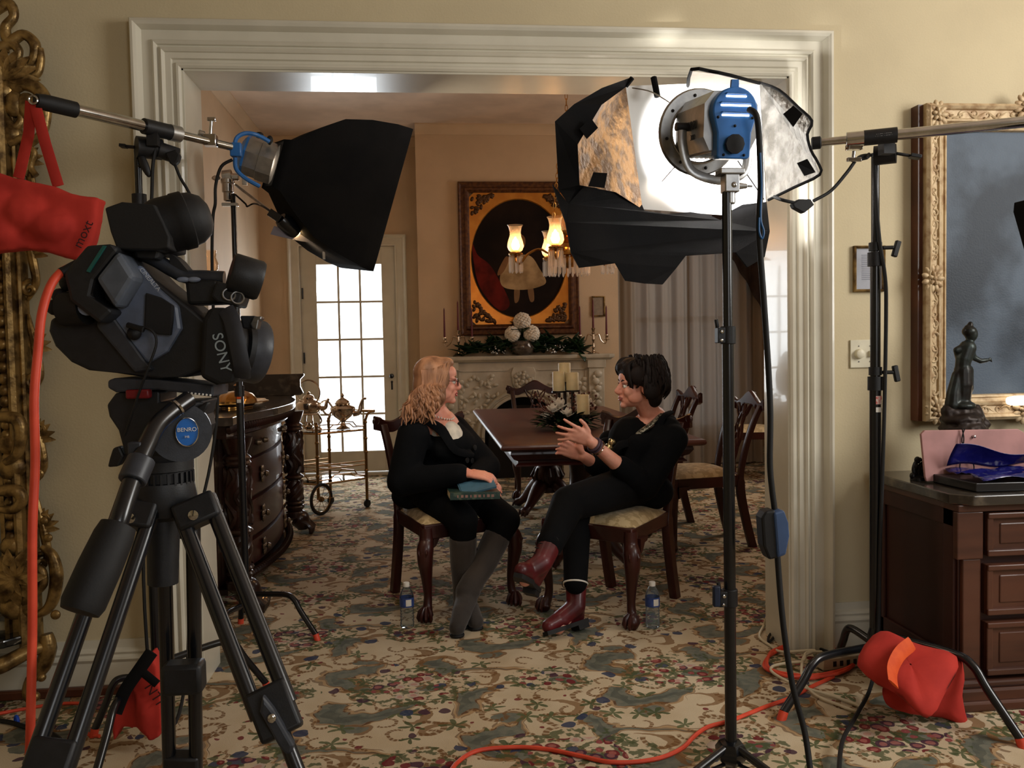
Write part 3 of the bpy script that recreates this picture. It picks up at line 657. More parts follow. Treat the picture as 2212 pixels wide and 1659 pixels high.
    m = MB(); m.bb(xb, xb+.03, y0, y1, .965, 1.115); m.build('gallery', M['dmarble'], t, bevel=.003, smooth=False)
sideboard()
def serving_dish():
    c = V(-1.06, 4.95, .967); t = thing('serving_dish', c, 'shiny lobed metal serving dish with lid on the sideboard top', 'dish')
    m = MB(); seg = 28
    def lob(r, z): return [c+V(r*(1+.07*math.cos(k*2*PI/seg*7))*math.cos(k*2*PI/seg)*.8, r*(1+.07*math.cos(k*2*PI/seg*7))*math.sin(k*2*PI/seg)*1.3, z) for k in range(seg)]
    m.strip([lob(.002, 0), lob(.1, 0), lob(.1, .006), lob(.15, .014), lob(.205, .03), lob(.205, .035), lob(.14, .022), lob(.002, .02)], True); m.build('platter', M['brass'], t)
    m = MB(); m.strip([lob(.13, .022), lob(.125, .05), lob(.1, .075), lob(.06, .088), lob(.02, .092), lob(.002, .092)], True); m.lathe([(.01, .09), (.016, .1), (.008, .112), (.018, .122), (.002, .134)], c, seg=12); m.build('lid', M['brass'], t)
serving_dish()
# ------------------------------------------------------------------ tea cart and silver
def tea_cart():
    A, B, C = V(-.85, 6.72, 0), V(-.495, 6.98, 0), V(-.81, 7.2, 0); D = A+C-B
    cen = (A+B+C+D)/4; t = thing('tea_cart', cen, 'brass two-tier tea cart with glass shelves in front of the garden door', 'tea cart')
    br = mat('dull_brass', (150, 116, 74), .28, .95, nscale=20); zt, zl = .63, .235
    for P, z0 in ((A, .12), (B, .05), (C, .05), (D, .12)):
        m = MB(); m.tube([P+V(0, 0, z0), P+V(0, 0, .72)], .012, 10)
        for z in (.3, .45, .56, .69): m.lathe([(.012, -.012), (.017, -.004), (.017, .004), (.012, .012)], P+V(0, 0, z), seg=10)
        m.build('post', br, t)
    for z in (zt, zl):
        m = MB(); cs = [A, B, C, D]; cs = [A, B, B+(C-A)+(A-B)*0, C, D]; cs = [A, B, C, D]
        order = [A, B, C, D]
        # corner order around the tray: A-B-C-D with B opposite D
        for p, q in ((A, B), (B, C), (C, D), (D, A)): m.tube([p+V(0, 0, z), q+V(0, 0, z)], .008, 8)
        m.build('shelf_rim', br, t)
        m = MB(); m.add([p+V(0, 0, z+.004) for p in (A, B, C, D)]+[p+V(0, 0, z+.01) for p in (A, B, C, D)], [(3, 2, 1, 0), (4, 5, 6, 7), (0, 1, 5, 4), (1, 2, 6, 5), (2, 3, 7, 6), (3, 0, 4, 7)]); m.build('shelf', M['glass'], t, smooth=False)
        m = MB()
        for p, q in ((A, B), (B, C), (C, D), (D, A)):
            pp = [p.lerp(q, s)+V(0, 0, z+h) for s, h in ((0, .03), (.25, .03), (.33, .06), (.67, .06), (.75, .03), (1, .03))]; m.tube(pp, .005, 6)
        m.build('gallery_rail', br, t)
    m = MB()
    for z in (.35,):
        for p, q in ((A, B), (C, D)): m.tube([p+V(0, 0, z), q+V(0, 0, z)], .006, 8); m.tube([p+V(0, 0, z+.03), q+V(0, 0, z+.03)], .006, 8)
        for s in (.25, .5, .75): m.tube([A.lerp(B, s)+V(0, 0, z), D.lerp(C, s)+V(0, 0, z)], .004, 6)
    m.build('bottle_rack', br, t)
    m = MB(); e = (B-A).normalized()
    m.tube(spline([B+V(0, 0, .7), B+e*.03+V(0, 0, .76), B+e*.09+V(0, 0, .775)], 4), .011, 8); m.tube(spline([C+V(0, 0, .7), C+e*.03+V(0, 0, .76), C+e*.09+V(0, 0, .775)], 4), .011, 8); m.tube([B+e*.09+V(0, 0, .775), C+e*.09+V(0, 0, .775)], .012, 8)
    m.build('handle', br, t)
    ax = (D-A).normalized()
    for P in (A, D):
        P = P-e*.0+(-ax if P is A else ax)*.03; m = MB(); m.torus(P+V(0, 0, .125), ax, .115, .011, 32, 8); w = m.build('wheel', M['rubber'], t)
        m = MB(); m.lathe([(.014, -.02), (.022, -.01), (.022, .01), (.014, .02)], P+V(0, 0, .125), ax, 12)
        m.torus(P+V(0, 0, .125), ax, .101, .005, 32, 6)
        for k in range(10):
            a = k*PI/5; m.tube([P+V(0, 0, .125), P+V(0, 0, .125)+e*(.1*math.cos(a))+V(0, 0, .1*math.sin(a))], .002, 5)
        m.build('spoke_wheel', br, w)
    for P in (B, C):
        m = MB(); m.lathe([(.028, -.014), (.03, 0), (.028, .014)], P+V(0, 0, .03), ax, 14); m.bb(P.x-.012, P.x+.012, P.y-.012, P.y+.012, .04, .065); m.build('caster', M['rubber'], t)
tea_cart()
def teapot():
    c = V(-.67, 6.98, .642); t = thing('teapot', c, 'footed silver teapot with long spout standing right of the kettle on the tea cart', 'teapot')
    m = MB(); m.lathe([(.002, 0), (.055, 0), (.058, .006), (.03, .02), (.018, .035), (.016, .055), (.03, .07), (.07, .1), (.095, .14), (.1, .165), (.09, .18), (.06, .19), (.056, .195), (.066, .205), (.06, .21), (.01, .212)], c, seg=24); m.build('body', M['silverware'], t)
    m = MB(); m.lathe([(.058, .208), (.05, .225), (.03, .24), (.014, .248), (.008, .256), (.015, .268), (.008, .28), (.001, .29)], c, seg=18); m.build('lid', M['silverware'], t)
    m = MB(); m.tube(spline([c+V(.085, 0, .12), c+V(.13, -.01, .13), c+V(.145, -.01, .19), c+V(.165, -.012, .235), c+V(.19, -.014, .24)], 5), lerpl([.026, .02, .013, .011, .009], 21), 10); m.build('spout', M['silverware'], t)
    m = MB(); m.tube(spline([c+V(-.085, 0, .18), c+V(-.12, 0, .225), c+V(-.165, 0, .215), c+V(-.16, 0, .16), c+V(-.13, 0, .12), c+V(-.09, 0, .12)], 5), .008, 8); m.build('handle', M['silverware'], t)
teapot()
def kettle():
    c = V(-.93, 6.92, .642); t = thing('spirit_kettle', c, 'silver kettle with tall hoop handle on a legged burner stand, on the tea cart', 'kettle')
    m = MB(); m.torus(c+V(0, 0, .13), (0, 0, 1), .075, .006, 24, 6)
    for k in range(4):
        a = k*PI/2+.4; m.tube(spline([c+V(.075*math.cos(a), .075*math.sin(a), .13), c+V(.1*math.cos(a), .1*math.sin(a), .07), c+V(.07*math.cos(a), .07*math.sin(a), .03), c+V(.1*math.cos(a), .1*math.sin(a), .004)], 4), .007, 8)
    m.lathe([(.002, .01), (.035, .012), (.04, .03), (.02, .04), (.008, .06)], c, seg=14); m.build('burner_stand', M['silverware'], t)
    m = MB(); m.lathe([(.002, .125), (.05, .125), (.085, .15), (.1, .19), (.095, .22), (.07, .24), (.045, .25), (.045, .265), (.01, .27)], c, seg=24); m.build('body', M['silverware'], t)
    m = MB(); m.lathe([(.046, .262), (.035, .28), (.012, .288), (.016, .3), (.001, .312)], c, seg=16); m.build('lid', M['silverware'], t)
    m = MB(); m.tube(spline([c+V(.09, 0, .17), c+V(.13, 0, .18), c+V(.14, 0, .22), c+V(.16, 0, .25)], 4), lerpl([.022, .016, .012, .009], 13), 8); m.build('spout', M['silverware'], t)
    m = MB(); m.tube([c+V(.088*math.cos(a), 0, .3+.1*math.sin(a)) for a in [PI*1.32-i*PI*1.64/24 for i in range(25)]], .007, 8); m.build('hoop_handle', M['silverware'], t)
kettle()
# ------------------------------------------------------------------ fireplace
def mantel():
    xc, yf = .93, 8.14
    t = thing('fireplace', (xc, 8.2, 0), 'carved marble mantelpiece with arched fire opening under the oval portrait', 'fireplace')
    mb = M['marble']
    m = MB(); pr = [(0, 1.135), (.02, 1.135), (.03, 1.15), (.045, 1.155), (.05, 1.17), (.05, 1.185), (.04, 1.192), (0, 1.192)]
    def shelf_ring(o, z): return [V(xc-.86-o, CBY, z), V(xc-.86-o, yf+.02-o, z), V(xc-.8-o, yf-.02-o, z), V(xc+.8+o, yf-.02-o, z), V(xc+.86+o, yf+.02-o, z), V(xc+.86+o, CBY, z)]
    m.strip([shelf_ring(o-.02, z) for o, z in pr]); n = len(pr)*6; m.f.append(tuple(range(n-6, n))); m.f.append(tuple(range(5, -1, -1))); m.build('mantel_shelf', mb, t, ang=30)
    # surround with an arched hole
    zc, r0 = .41, .38; ar = [(r0*math.cos(PI*k/24), zc+r0*math.sin(PI*k/24)) for k in range(25)]
    m = MB(); X0, X1, ZT = -.76, .76, 1.135
    top = [(X1 - (X1-X0)*k/24, ZT) for k in range(25)]
    inner = [(r0, 0)] + ar + [(-r0, 0)]; outer = [(X1, 0)] + top + [(X0, 0)]
    m.strip([[V(xc+a, yf+.02, b) for a, b in inner], [V(xc+a, yf+.02, b) for a, b in outer]]); m.strip([[V(xc+a, yf+.02, b) for a, b in inner], [V(xc+a, CBY, b) for a, b in inner]])
    for s in (-1, 1): m.add([V(xc+s*.76, yf+.02, 0), V(xc+s*.76, CBY, 0), V(xc+s*.76, CBY, ZT), V(xc+s*.76, yf+.02, ZT)], [(0, 1, 2, 3)])
    m.build('surround', mb, t, ang=30)
    m = MB(); prof = [(0, .0), (.006, -.02), (.03, -.024), (.036, -.012), (.05, -.012), (.056, -.03), (.075, -.034), (.085, -.02), (.09, 0)]
    rows = [[V(xc+(r0+o)*math.cos(a), yf+.02+p, zc+(r0+o)*math.sin(a)) for a in [PI*k/32 for k in range(33)]] for o, p in prof]; m.strip(rows)
    m.build('arch_moulding', mb, t, ang=30)
    m = MB(); m.bb(xc-r0-.05, xc+r0+.05, CBY-.012, CBY-.002, 0, .95); m.build('firebox', M['black_void'], t, smooth=False)
    m = MB(); ai = [(.34*math.cos(PI*k/20), zc-.06+.36*math.sin(PI*k/20)) for k in range(21)]
    m.prism(ai+[(-.34, 0), (.34, 0)], V(xc, CBY-.016, 0), V(1, 0, 0), V(0, 0, 1), .03); m.build('fire_screen', mat('cast_iron', (26, 24, 23), .6, .3, nscale=20), t, smooth=False)
    m = MB()                                              # keystone shell
    m.prism([(-.1, .16), (.1, .16), (.12, .1), (.105, 0), (.07, -.06), (0, -.085), (-.07, -.06), (-.105, 0), (-.12, .1)], V(xc, yf+.02, .92), V(1, 0, 0), V(0, 0, 1), .05)
    rnd = random.Random(3)
    for k in range(26):
        a = rnd.random()*2*PI; q = rnd.random()**.5; m.ell((xc+.085*q*math.cos(a), yf-.035-.012*(1-q), .96+.095*q*math.sin(a)), (.024, .016, .02), (0, a, 0), 8, 5)
    m.build('keystone', mb, t, bevel=.006)
    for s in (-1, 1):                                     # spandrel foliage
        m = MB()
        for k in range(30):
            a = R(62 - k*1.7); rr = .57+.09*math.sin(k*2.3); x = xc+s*rr*math.cos(a); z = zc+rr*math.sin(a)
            if z < 1.07 and abs(x-xc) < .66: m.ell((x, yf+.014, z), (.03, .014, .017), (0, s*k*.7, 0), 8, 5)
        for k in range(9): m.ell((xc+s*(.3+k*.035), yf+.014, 1.0-.05*math.sin(k*.9)-(k*.012)), (.026, .012, .02), (0, k, 0), 8, 5)
        for k in range(6): m.ell((xc+s*.6, yf+.014, .95-k*.05), (.03*(1-.1*k), .012, .024), (0, k*.8, 0), 8, 5)
        m.build('carved_spandrel', mb, t)
    for s in (-1, 1):                                     # pilasters with hanging carving
        m = MB(); m.bb(xc+s*.71-.075, xc+s*.71+.075, yf-.012, yf+.02, 0, ZT); m.bb(xc+s*.71-.09, xc+s*.71+.09, yf-.024, yf+.02, 1.06, ZT); m.bb(xc+s*.71-.09, xc+s*.71+.09, yf-.024, yf+.02, 0, .16)
        for k in range(8): m.ell((xc+s*.71+.012*(-1)**k, yf-.02, 1.0-k*.07), (.045-.003*k, .022, .036), (0, k*.9, 0), 9, 5); m.ell((xc+s*.71-.03*(-1)**k, yf-.02, .97-k*.07), (.02, .018, .024), (0, k, 0), 8, 5)
        m.build('pilaster', mb, t, bevel=.004)
    for s in (-1, 1):
        m = MB(); m.bb(xc+s*.38-.24, xc+s*.38+.24, yf+.01, yf+.02, 1.045, 1.06); m.bb(xc+s*.61-.008, xc+s*.61+.008, yf+.01, yf+.02, .35, 1.05)
        m.build('panel_bead', mb, t, smooth=False)
mantel()
MZ = 1.192
def oval_portrait():
    xc, zc, y = .925, 2.125, 8.29
    t = thing('oval_portrait', (xc, y, 1.40), 'oval portrait of a child in a white dress, gilt frame above the mantel', 'painting')
    w, h = .58, .735
    def rr(o, p): return [V(xc-w+o, y-p, zc-h+o), V(xc+w-o, y-p, zc-h+o), V(xc+w-o, y-p, zc+h-o), V(xc-w+o, y-p, zc+h-o)]
    fr = mat('dark_frame_wood', (72, 40, 24), .45, .2, col2=(104, 66, 34), nscale=30, bmp=.003, bscale=80)
    m = MB(); rows = [rr(0, 0), rr(0, .03), rr(.012, .04), rr(.03, .03), (rr(.05, .034)), rr(.066, .05), rr(.08, .05), rr(.095, .03), rr(.105, .024), rr(.105, 0)]
    m.strip([r+[r[0]] for r in rows]); m.build('frame', fr, t, ang=30)
    # gilt liner with an oval hole
    W2, H2, a, b = w-.1, h-.1, .485, .575; n = 64; inn, out = [], []
    for k in range(n+1):
        th = 2*PI*k/n; c, s = math.cos(th), math.sin(th); q = 1/max(abs(c)/W2, abs(s)/H2)
        a2, b2 = min(a, W2-.012), min(b, H2-.012); inn.append((a2*c, b2*s)); out.append((q*c, q*s))
    m = MB(); m.strip([[V(xc+p, y-.022, zc+.02*0+q) for p, q in out], [V(xc+p, y-.022, zc+q) for p, q in inn], [V(xc+p*.985, y-.008, zc+q*.985) for p, q in inn]])
    m.build('gilt_liner', mat('bright_gilt', (206, 142, 60), .35, .6, col2=(190, 124, 48), nscale=9), t, ang=30)
    rnd = random.Random(5); og = mat('dark_gilt', (84, 56, 30), .4, .5, nscale=20)
    for sx in (-1, 1):
        for sz in (-1, 1):
            m = MB()
            for k in range(44):
                u = rnd.random(); v = rnd.random()*(1-u); m.ell((xc+sx*(W2-.03-.2*u), y-.026, zc+sz*(H2-.03-.22*v)), (.02+.01*rnd.random(), .012, .016), (0, rnd.random()*3, 0), 8, 5)
            m.build('corner_ornament', og, t)
    m = MB(); a2, b2 = W2-.012, H2-.012; m.add([V(xc+a2*.99*math.cos(2*PI*k/64), y-.007, zc+b2*.99*math.sin(2*PI*k/64)) for k in range(64)], [tuple(range(64))])
    m.build('canvas', mat('dark_oil_canvas', (40, 29, 23), .75, spec=.1, col2=(24, 19, 17), nscale=2.2, bmp=.001, bscale=60), t, smooth=False)
    def patch(name, pts, col, lift, c2=None):
        o = spline([V(xc+p, y-.007-lift, zc+q) for p, q in pts], 6, True); m = MB(); m.add(o, [tuple(range(len(o)))]); m.build(name, mat('oil_'+name, col, .75, spec=.1, col2=c2, nscale=6), t, smooth=False)
    patch('painted_drape', [(-.455, .16), (-.4, .04), (-.3, -.04), (-.22, -.16), (-.1, -.42), (-.18, -.5), (-.3, -.4), (-.41, -.2)], (110, 34, 28), .001, (76, 26, 21))
    patch('painted_dress', [(-.1, .02), (.1, .03), (.2, -.1), (.26, -.22), (.2, -.27), (.04, -.3), (-.14, -.28), (-.19, -.2), (-.16, -.08)], (186, 158, 118), .002, (140, 114, 80))
    patch('painted_face', [(-.06, .2), (0, .245), (.06, .2), (.055, .12), (0, .075), (-.055, .12)], (140, 100, 66), .003)
    patch('painted_arm', [(-.13, .02), (-.1, -.01), (-.15, -.12), (-.21, -.16), (-.2, -.1)], (138, 100, 68), .0035)
    patch('painted_leg', [(-.05, -.29), (0, -.29), (-.01, -.4), (-.05, -.42)], (136, 104, 74), .0015)
    patch('painted_leg', [(.08, -.29), (.13, -.28), (.14, -.4), (.1, -.41)], (136, 104, 74), .0015)
oval_portrait()
def candelabrum(xc, y, label):
    t = thing('candelabrum', (xc, y, MZ), label, 'candelabra', 'silver candelabra on the mantel'); s = M['silverware']; c = V(xc, y, MZ)
    m = MB(); m.lathe([(.002, 0), (.055, 0), (.058, .008), (.03, .018), (.014, .03), (.01, .05), (.018, .065), (.01, .08), (.008, .12), (.016, .14), (.009, .155), (.009, .19), (.02, .2), (.012, .212), (.015, .23), (.022, .245), (.018, .25), (.002, .25)], c, seg=16); m.build('stem', s, t)
    for sx in (-1, 1):
        m = MB(); m.tube(spline([c+V(0, 0, .17), c+V(sx*.05, 0, .19), c+V(sx*.075, 0, .13), c+V(sx*.115, 0, .1), c+V(sx*.13, 0, .13)], 6), .006, 8)
        m.lathe([(.004, .125), (.03, .135), (.031, .138), (.008, .142), (.012, .155), (.02, .17), (.018, .185), (.002, .186)], c+V(sx*.13, 0, 0), seg=14); m.build('arm', s, t)
    spots = [(0, .25), (-.13, .186), (.13, .186)]
    return [c+V(dx, 0, z) for dx, z in spots]
cl = candelabrum(.318, 8.19, 'silver three-armed candelabrum at the left end of the mantel shelf')
cr = candelabrum(1.625, 8.19, 'silver three-armed candelabrum at the curtain end of the mantel shelf')
cnames = {0: 'centre', 1: 'left arm', 2: 'right arm'}
for side, spots in (('garden-door', cl), ('curtain', cr)):
    for i, p in enumerate(spots):
        m = MB(); m.tube([p, p+V(0, 0, .26), p+V(0, 0, .275)], [.0105, .0065, .003], 10); m.tube([p+V(0, 0, .272), p+V(0, 0, .282)], .0012, 5)
        tag(m.build('taper_candle', M['burgundy']), f'burgundy taper candle, {cnames[i]} of the candelabrum at the {side} end of the mantel', 'candle', 'burgundy tapers on the mantel')
def leaf_shape(m, base, d, L, w, up=V(0, 0, 1), curl=.2):
    d = Vector(d).normalized(); s = d.cross(up); s = s.normalized() if s.length > 1e-3 else V(1, 0, 0); n = s.cross(d)
    rows = []
    for i in range(6):
        u = i/5; ww = w*math.sin(PI*min(1, u*.92+.06))**.8; c = base+d*(L*u)+n*(-curl*L*u*u); rows.append([c-s*ww+n*ww*.25, c, c+s*ww+n*ww*.25])
    m.strip(rows)
def garland():
    t = thing('mantel_garland', (.93, 8.2, MZ), 'dark magnolia leaf garland with silver berries lying along the mantel shelf', 'garland')
    rnd = random.Random(11); m = MB(); m2 = MB()
    for i in range(170):
        x = .36+1.18*rnd.random(); b = V(x, 8.17+.06*rnd.random(), MZ+.015+.1*rnd.random()*(1 if abs(x-.93) < .38 else .45)); d = V(rnd.uniform(-1, 1), rnd.uniform(-.7, .1), rnd.uniform(.0, .9))
        leaf_shape(m, b, d, .12+.06*rnd.random(), .042, curl=.15)
    for d in ((-1, -.2, .25), (-.9, -.2, .0), (-.4, -.3, .8), (-1, -.1, .5)): leaf_shape(m, V(.5, 8.16, MZ+.03), d, .17, .036)
    for d in ((.25, -.3, 1), (1, -.2, .5), (.9, -.3, -.1), (.3, -.6, -.5), (-.6, -.3, .9)): leaf_shape(m, V(1.47, 8.15, MZ+.04), d, .15, .036)
    m.build('leaf_cluster', M['leaf'], t, solid=.0015)
    for i in range(46):
        x = (rnd.uniform(.6, .78) if i < 20 else rnd.uniform(1.15, 1.4))
        if i == 20: m2.build('silver_berries', M['chrome'], t); m2 = MB()
        m2.ell((x, 8.13+.03*rnd.random(), MZ+.02+.07*rnd.random()), .009+.006*rnd.random(), seg=8, rings=5)
    m2.build('silver_berries', M['chrome'], t)
garland()
def flower_vase():
    c = V(.93, 8.175, MZ); t = thing('flower_vase', c, 'glass bowl of three white hydrangea heads at the middle of the mantel', 'vase of flowers')
    m = MB(); m.lathe([(.002, 0), (.06, 0), (.1, .03), (.118, .07), (.105, .12), (.09, .14), (.086, .138), (.1, .11), (.11, .07), (.09, .03), (.002, .012)], c, seg=24); m.build('bowl', mat('smoked_glass_bowl', (96, 86, 76), .15, .2, col2=(70, 62, 56), nscale=30, coat=.4), t)
    rnd = random.Random(8)
    for p, r in ((V(0, -.02, .325), .085), (V(-.095, -.03, .205), .075), (V(.085, -.035, .205), .08)):
        m = MB(); m.ell(c+p, r*.84, seg=12, rings=8)
        for i in range(110):
            z = 1-2*(i+.5)/110; a = i*2.39996; q = math.sqrt(1-z*z); n = V(q*math.cos(a), q*math.sin(a), z); m.ell(c+p+n*r*(.86+.08*rnd.random()), (.016, .016, .011), n.to_track_quat('Z', 'Y').to_matrix(), 6, 4)
        m.build('bloom', M['petal'], t)
    m = MB()
    for i in range(26):
        a = rnd.random()*2*PI; leaf_shape(m, c+V(.03*math.cos(a), .02*math.sin(a), .13+.1*rnd.random()), V(math.cos(a), .5*math.sin(a)-.2, rnd.uniform(-.1, .9)), .15, .035)
    m.build('foliage', M['leaf'], t, solid=.0015)
flower_vase()
def small_frame():
    x0, x1, z0, z1, y = 1.635, 1.765, 1.555, 1.755, 8.295
    t = thing('certificate_frame', ((x0+x1)/2, y, z0), 'small gilt framed certificate on the chimney wall behind the right candelabrum', 'picture frame')
    m = MB(); rr = lambda o, p: [V(x0+o, y-p, z0+o), V(x1-o, y-p, z0+o), V(x1-o, y-p, z1-o), V(x0+o, y-p, z1-o), V(x0+o, y-p, z0+o)]
    m.strip([rr(0, 0), rr(0, .014), rr(.008, .016), rr(.014, .008), rr(.014, 0)]); m.build('frame', M['gold'], t, ang=30)
    MB().bb(x0+.012, x1-.012, y-.004, y, z0+.012, z1-.012).build('print', mat('grey_print', (150, 134, 116), .4, nscale=30), t, smooth=False)
small_frame()
# ------------------------------------------------------------------ chandelier
def chandelier():
    c = V(.985, 5.78, 0); t = thing('chandelier', c+V(0, 0, 1.72), 'lit brass chandelier with hurricane globes and crystal prisms over the table', 'chandelier')
    br = M['brass']; gl = lampglass('warm_globe_glass', (255, 230, 196), .22)
    def chain(a, b, n):
        m = MB(); d = (b-a)/n
        for i in range(n):
            p = a+d*(i+.5); u, v, w = frame_from(d); e = u if i % 2 else v
            m.tube([p+w*(d.length*.62*math.cos(k*PI/5))+e*(.009*math.sin(k*PI/5)) for k in range(10)], .0028, 5, closed=True)
        m.build('chain', br, t)
    for k in range(3):
        a = k*2*PI/3+.5; chain(c+V(.04*math.cos(a), .04*math.sin(a), 2.78), c+V(.13*math.cos(a), .13*math.sin(a), 1.92), 26)
    chain(c+V(0, 0, 3.36), c+V(0, 0, 2.82), 14)
    m = MB(); m.lathe([(.07, 3.4), (.066, 3.38), (.02, 3.35), (.004, 3.34)], c, seg=20); m.build('ceiling_rose', br, t)
    m = MB(); m.lathe([(.01, 2.83), (.05, 2.8), (.055, 2.78), (.03, 2.76), (.004, 2.75)], c, seg=18); m.build('crown', br, t)
    m = MB(); m.lathe([(.002, 1.80), (.03, 1.81), (.05, 1.85), (.06, 1.875), (.135, 1.885), (.14, 1.9), (.14, 1.93), (.13, 1.935), (.05, 1.94), (.04, 1.97), (.07, 2.0), (.085, 2.035), (.08, 2.05), (.03, 2.06), (.002, 2.06)], c, seg=28); m.build('font', br, t)
    m = MB(); m.lathe([(.035, 2.06), (.055, 2.08), (.062, 2.12), (.05, 2.16), (.036, 2.19), (.04, 2.22)], c, seg=20); m.build('globe', gl, t)
    pm = lampglass('prism_crystal', (250, 244, 236), .25)
    pr = MB(); pr.lathe([(.002, 0), (.006, -.004), (.0085, -.012), (.0085, -.10), (.003, -.112)], (0, 0, 0), seg=6); pr.ell((0, 0, .008), .006, seg=6, rings=4)
    proto = pr.build('prism', pm, t, smooth=False); first = [True]
    def prism(p):
        o = proto if first[0] else proto.copy()
        if not first[0]: COL.objects.link(o)
        first[0] = False; o.location = p
    for k in range(26): a = k*2*PI/26; prism(c+V(.137*math.cos(a), .137*math.sin(a), 1.865))
    em = mat('flame_bulb', (255, 220, 160), .5, emit=(255, 190, 110), estr=40)
    for k in range(5):
        a = R(175+k*72); d = V(math.cos(a), math.sin(a), 0); p = c+d*.36
        m = MB(); m.tube(spline([c+d*.13+V(0, 0, 1.9), c+d*.2+V(0, 0, 1.935), c+d*.28+V(0, 0, 1.9), c+d*.33+V(0, 0, 1.84), p+V(0, 0, 1.86), p+V(0, 0, 1.9)], 5), .008, 8)
        m.lathe([(.01, 1.88), (.045, 1.898), (.05, 1.905), (.046, 1.912), (.024, 1.914), (.024, 1.93), (.002, 1.932)], p, seg=18); m.build('arm', br, t)
        m = MB(); m.lathe([(.03, 1.918), (.046, 1.93), (.056, 1.955), (.052, 1.985), (.04, 2.02), (.037, 2.05), (.045, 2.085), (.054, 2.1)], p, seg=20); m.f = m.f[:-2]; m.build('globe', gl, t)
        m = MB(); m.lathe([(.006, 1.925), (.022, 1.94), (.03, 1.962), (.02, 1.99), (.003, 2.02)], p, seg=12); m.build('bulb', em, t)
        for j in range(9): b = j*2*PI/9; prism(p+V(.043*math.cos(b), .043*math.sin(b), 1.888))
        point('chandelier_lamp', p+V(0, 0, 1.98), 6.2, (1, .7, .44), .03)
chandelier()
# ------------------------------------------------------------------ curtains
def curtains():
    cm = sheer('sheer_lace', (160, 148, 134), .1, .995, (150, 146, 140))
    for nm, x0, x1, lab, ph in (('sheer_curtain', 1.98, 2.74, 'grey sheer curtain panel nearest the chimney breast', 0), ('sheer_curtain', 2.72, 3.5, 'grey sheer curtain panel nearest the doorway casing, behind the tall light stand', 2)):
        m = MB(); m.surf(lambda u, v: V(x0+(x1-x0)*u, 8.66+.036*math.sin(u*27+ph+.5*math.sin(v*2))+.01*math.sin(u*61+ph), .02+2.8*v), 150, 6)
        tag(m.build(nm, cm, smooth=True, ang=180), lab, 'curtain', 'sheer curtains')
    t = thing('curtain_rod', (2.72, 8.6, 2.8), 'brass curtain rod above the sheer curtains', 'curtain rod')
    MB().cone((1.9, 8.64, 2.83), (3.56, 8.64, 2.83), .015, seg=12).build('rod', M['brass'], t)
    for x in (2.0, 3.46): MB().bb(x-.01, x+.01, 8.64, BY, 2.82, 2.84).build('bracket', M['brass'], t)
    for x in (1.9, 3.56): MB().ell((x, 8.64, 2.83), .03).build('finial', M['brass'], t)
    dm = mat('dark_brocade', (38, 30, 30), .8, col2=(58, 46, 44), nscale=9, sheen=.2)
    m = MB(); m.surf(lambda u, v: V(2.95+.62*u, 8.56+.02*math.sin(u*30), 2.9-(.55+.95*u**1.3)*v), 50, 8); tag(m.build('valance', dm, solid=.006, ang=180), 'dark fringed valance swagged across the top of the sheers', 'valance')
curtains()
# ------------------------------------------------------------------ centrepiece
def centrepiece():
    c = V(.865, 5.26, .762); t = thing('centrepiece', c, 'evergreen and white magnolia centrepiece on black stands, on the dining table', 'flower arrangement')
    rnd = random.Random(21); m = MB()
    for i in range(170):
        a = rnd.random()*2*PI; q = .16*rnd.random()**.6; leaf_shape(m, c+V(q*math.cos(a), q*math.sin(a), .01+.07*rnd.random()), V(math.cos(a), math.sin(a), rnd.uniform(-.15, .8)), .09+.05*rnd.random(), .012+.012*rnd.random())
    m.build('evergreen', M['leaf2'], t)
    m = MB()
    for i in range(60):
        a = rnd.random()*2*PI; q = .1+.06*rnd.random(); m.tube([c+V(q*.5*math.cos(a), q*.5*math.sin(a), .06), c+V(q*1.25*math.cos(a), q*1.25*math.sin(a), .1+.12*rnd.random())], [.002, .001], 4)
        m.ell(c+V(q*1.25*math.cos(a), q*1.25*math.sin(a), .1+.12*rnd.random()), .008, seg=6, rings=4)
    m.build('berry_twigs', mat('rust_berries', (96, 44, 28), .6, nscale=20), t)
    for p, r in ((V(-.06, -.1, .13), .07), (V(-.015, -.13, .08), .06), (V(.13, -.02, .14), .055), (V(-.13, -.02, .06), .05), (V(-.1, -.12, .11), .06)):
        m = MB()
        for k in range(9):
            a = k*2.4; e = 1.1-.09*k; leaf_shape(m, c+p, V(math.cos(a)*e, math.sin(a)*e-.3, .35+.08*k), r, r*.36, curl=-.25)
        m.ell(c+p+V(0, -.01, .015), .012); m.build('magnolia', M['petal'], t, solid=.0015)
    bm_ = M['black']; out = []
    for dx, dy, z0, h in ((.0, .04, .29, .118), (-.042, .01, .235, .12), (.038, -.03, .24, .108), (.076, -.17, .1, .118)):
        p = c+V(dx*1.0, dy, z0); m = MB(); m.lathe([(.01, -.012), (.045, -.01), (.045, 0), (.002, 0)], p, seg=18); m.cone(p+V(0, 0, -.01), c+V(dx, dy, 0), .01, .014, 8); m.build('candle_stand', bm_, t); out.append((p, h))
    return out
labs = ['tallest cream pillar candle at the top of the table centrepiece', 'cream pillar candle half hidden at the left of the centrepiece', 'cream pillar candle in front of the two highest in the centrepiece', 'lowest cream pillar candle of the centrepiece, near the gesturing hand']
for (p, h), lb in zip(centrepiece(), labs):
    m = MB(); m.lathe([(.002, 0), (.0385, 0), (.039, h-.004), (.036, h), (.02, h-.003), (.002, h-.004)], p+V(0, 0, .0005), seg=24); m.tube([p+V(0, 0, h-.005), p+V(.001, 0, h+.006)], .0012, 5)
    tag(m.build('pillar_candle', M['cream']), lb, 'candle', 'pillar candles in the centrepiece')
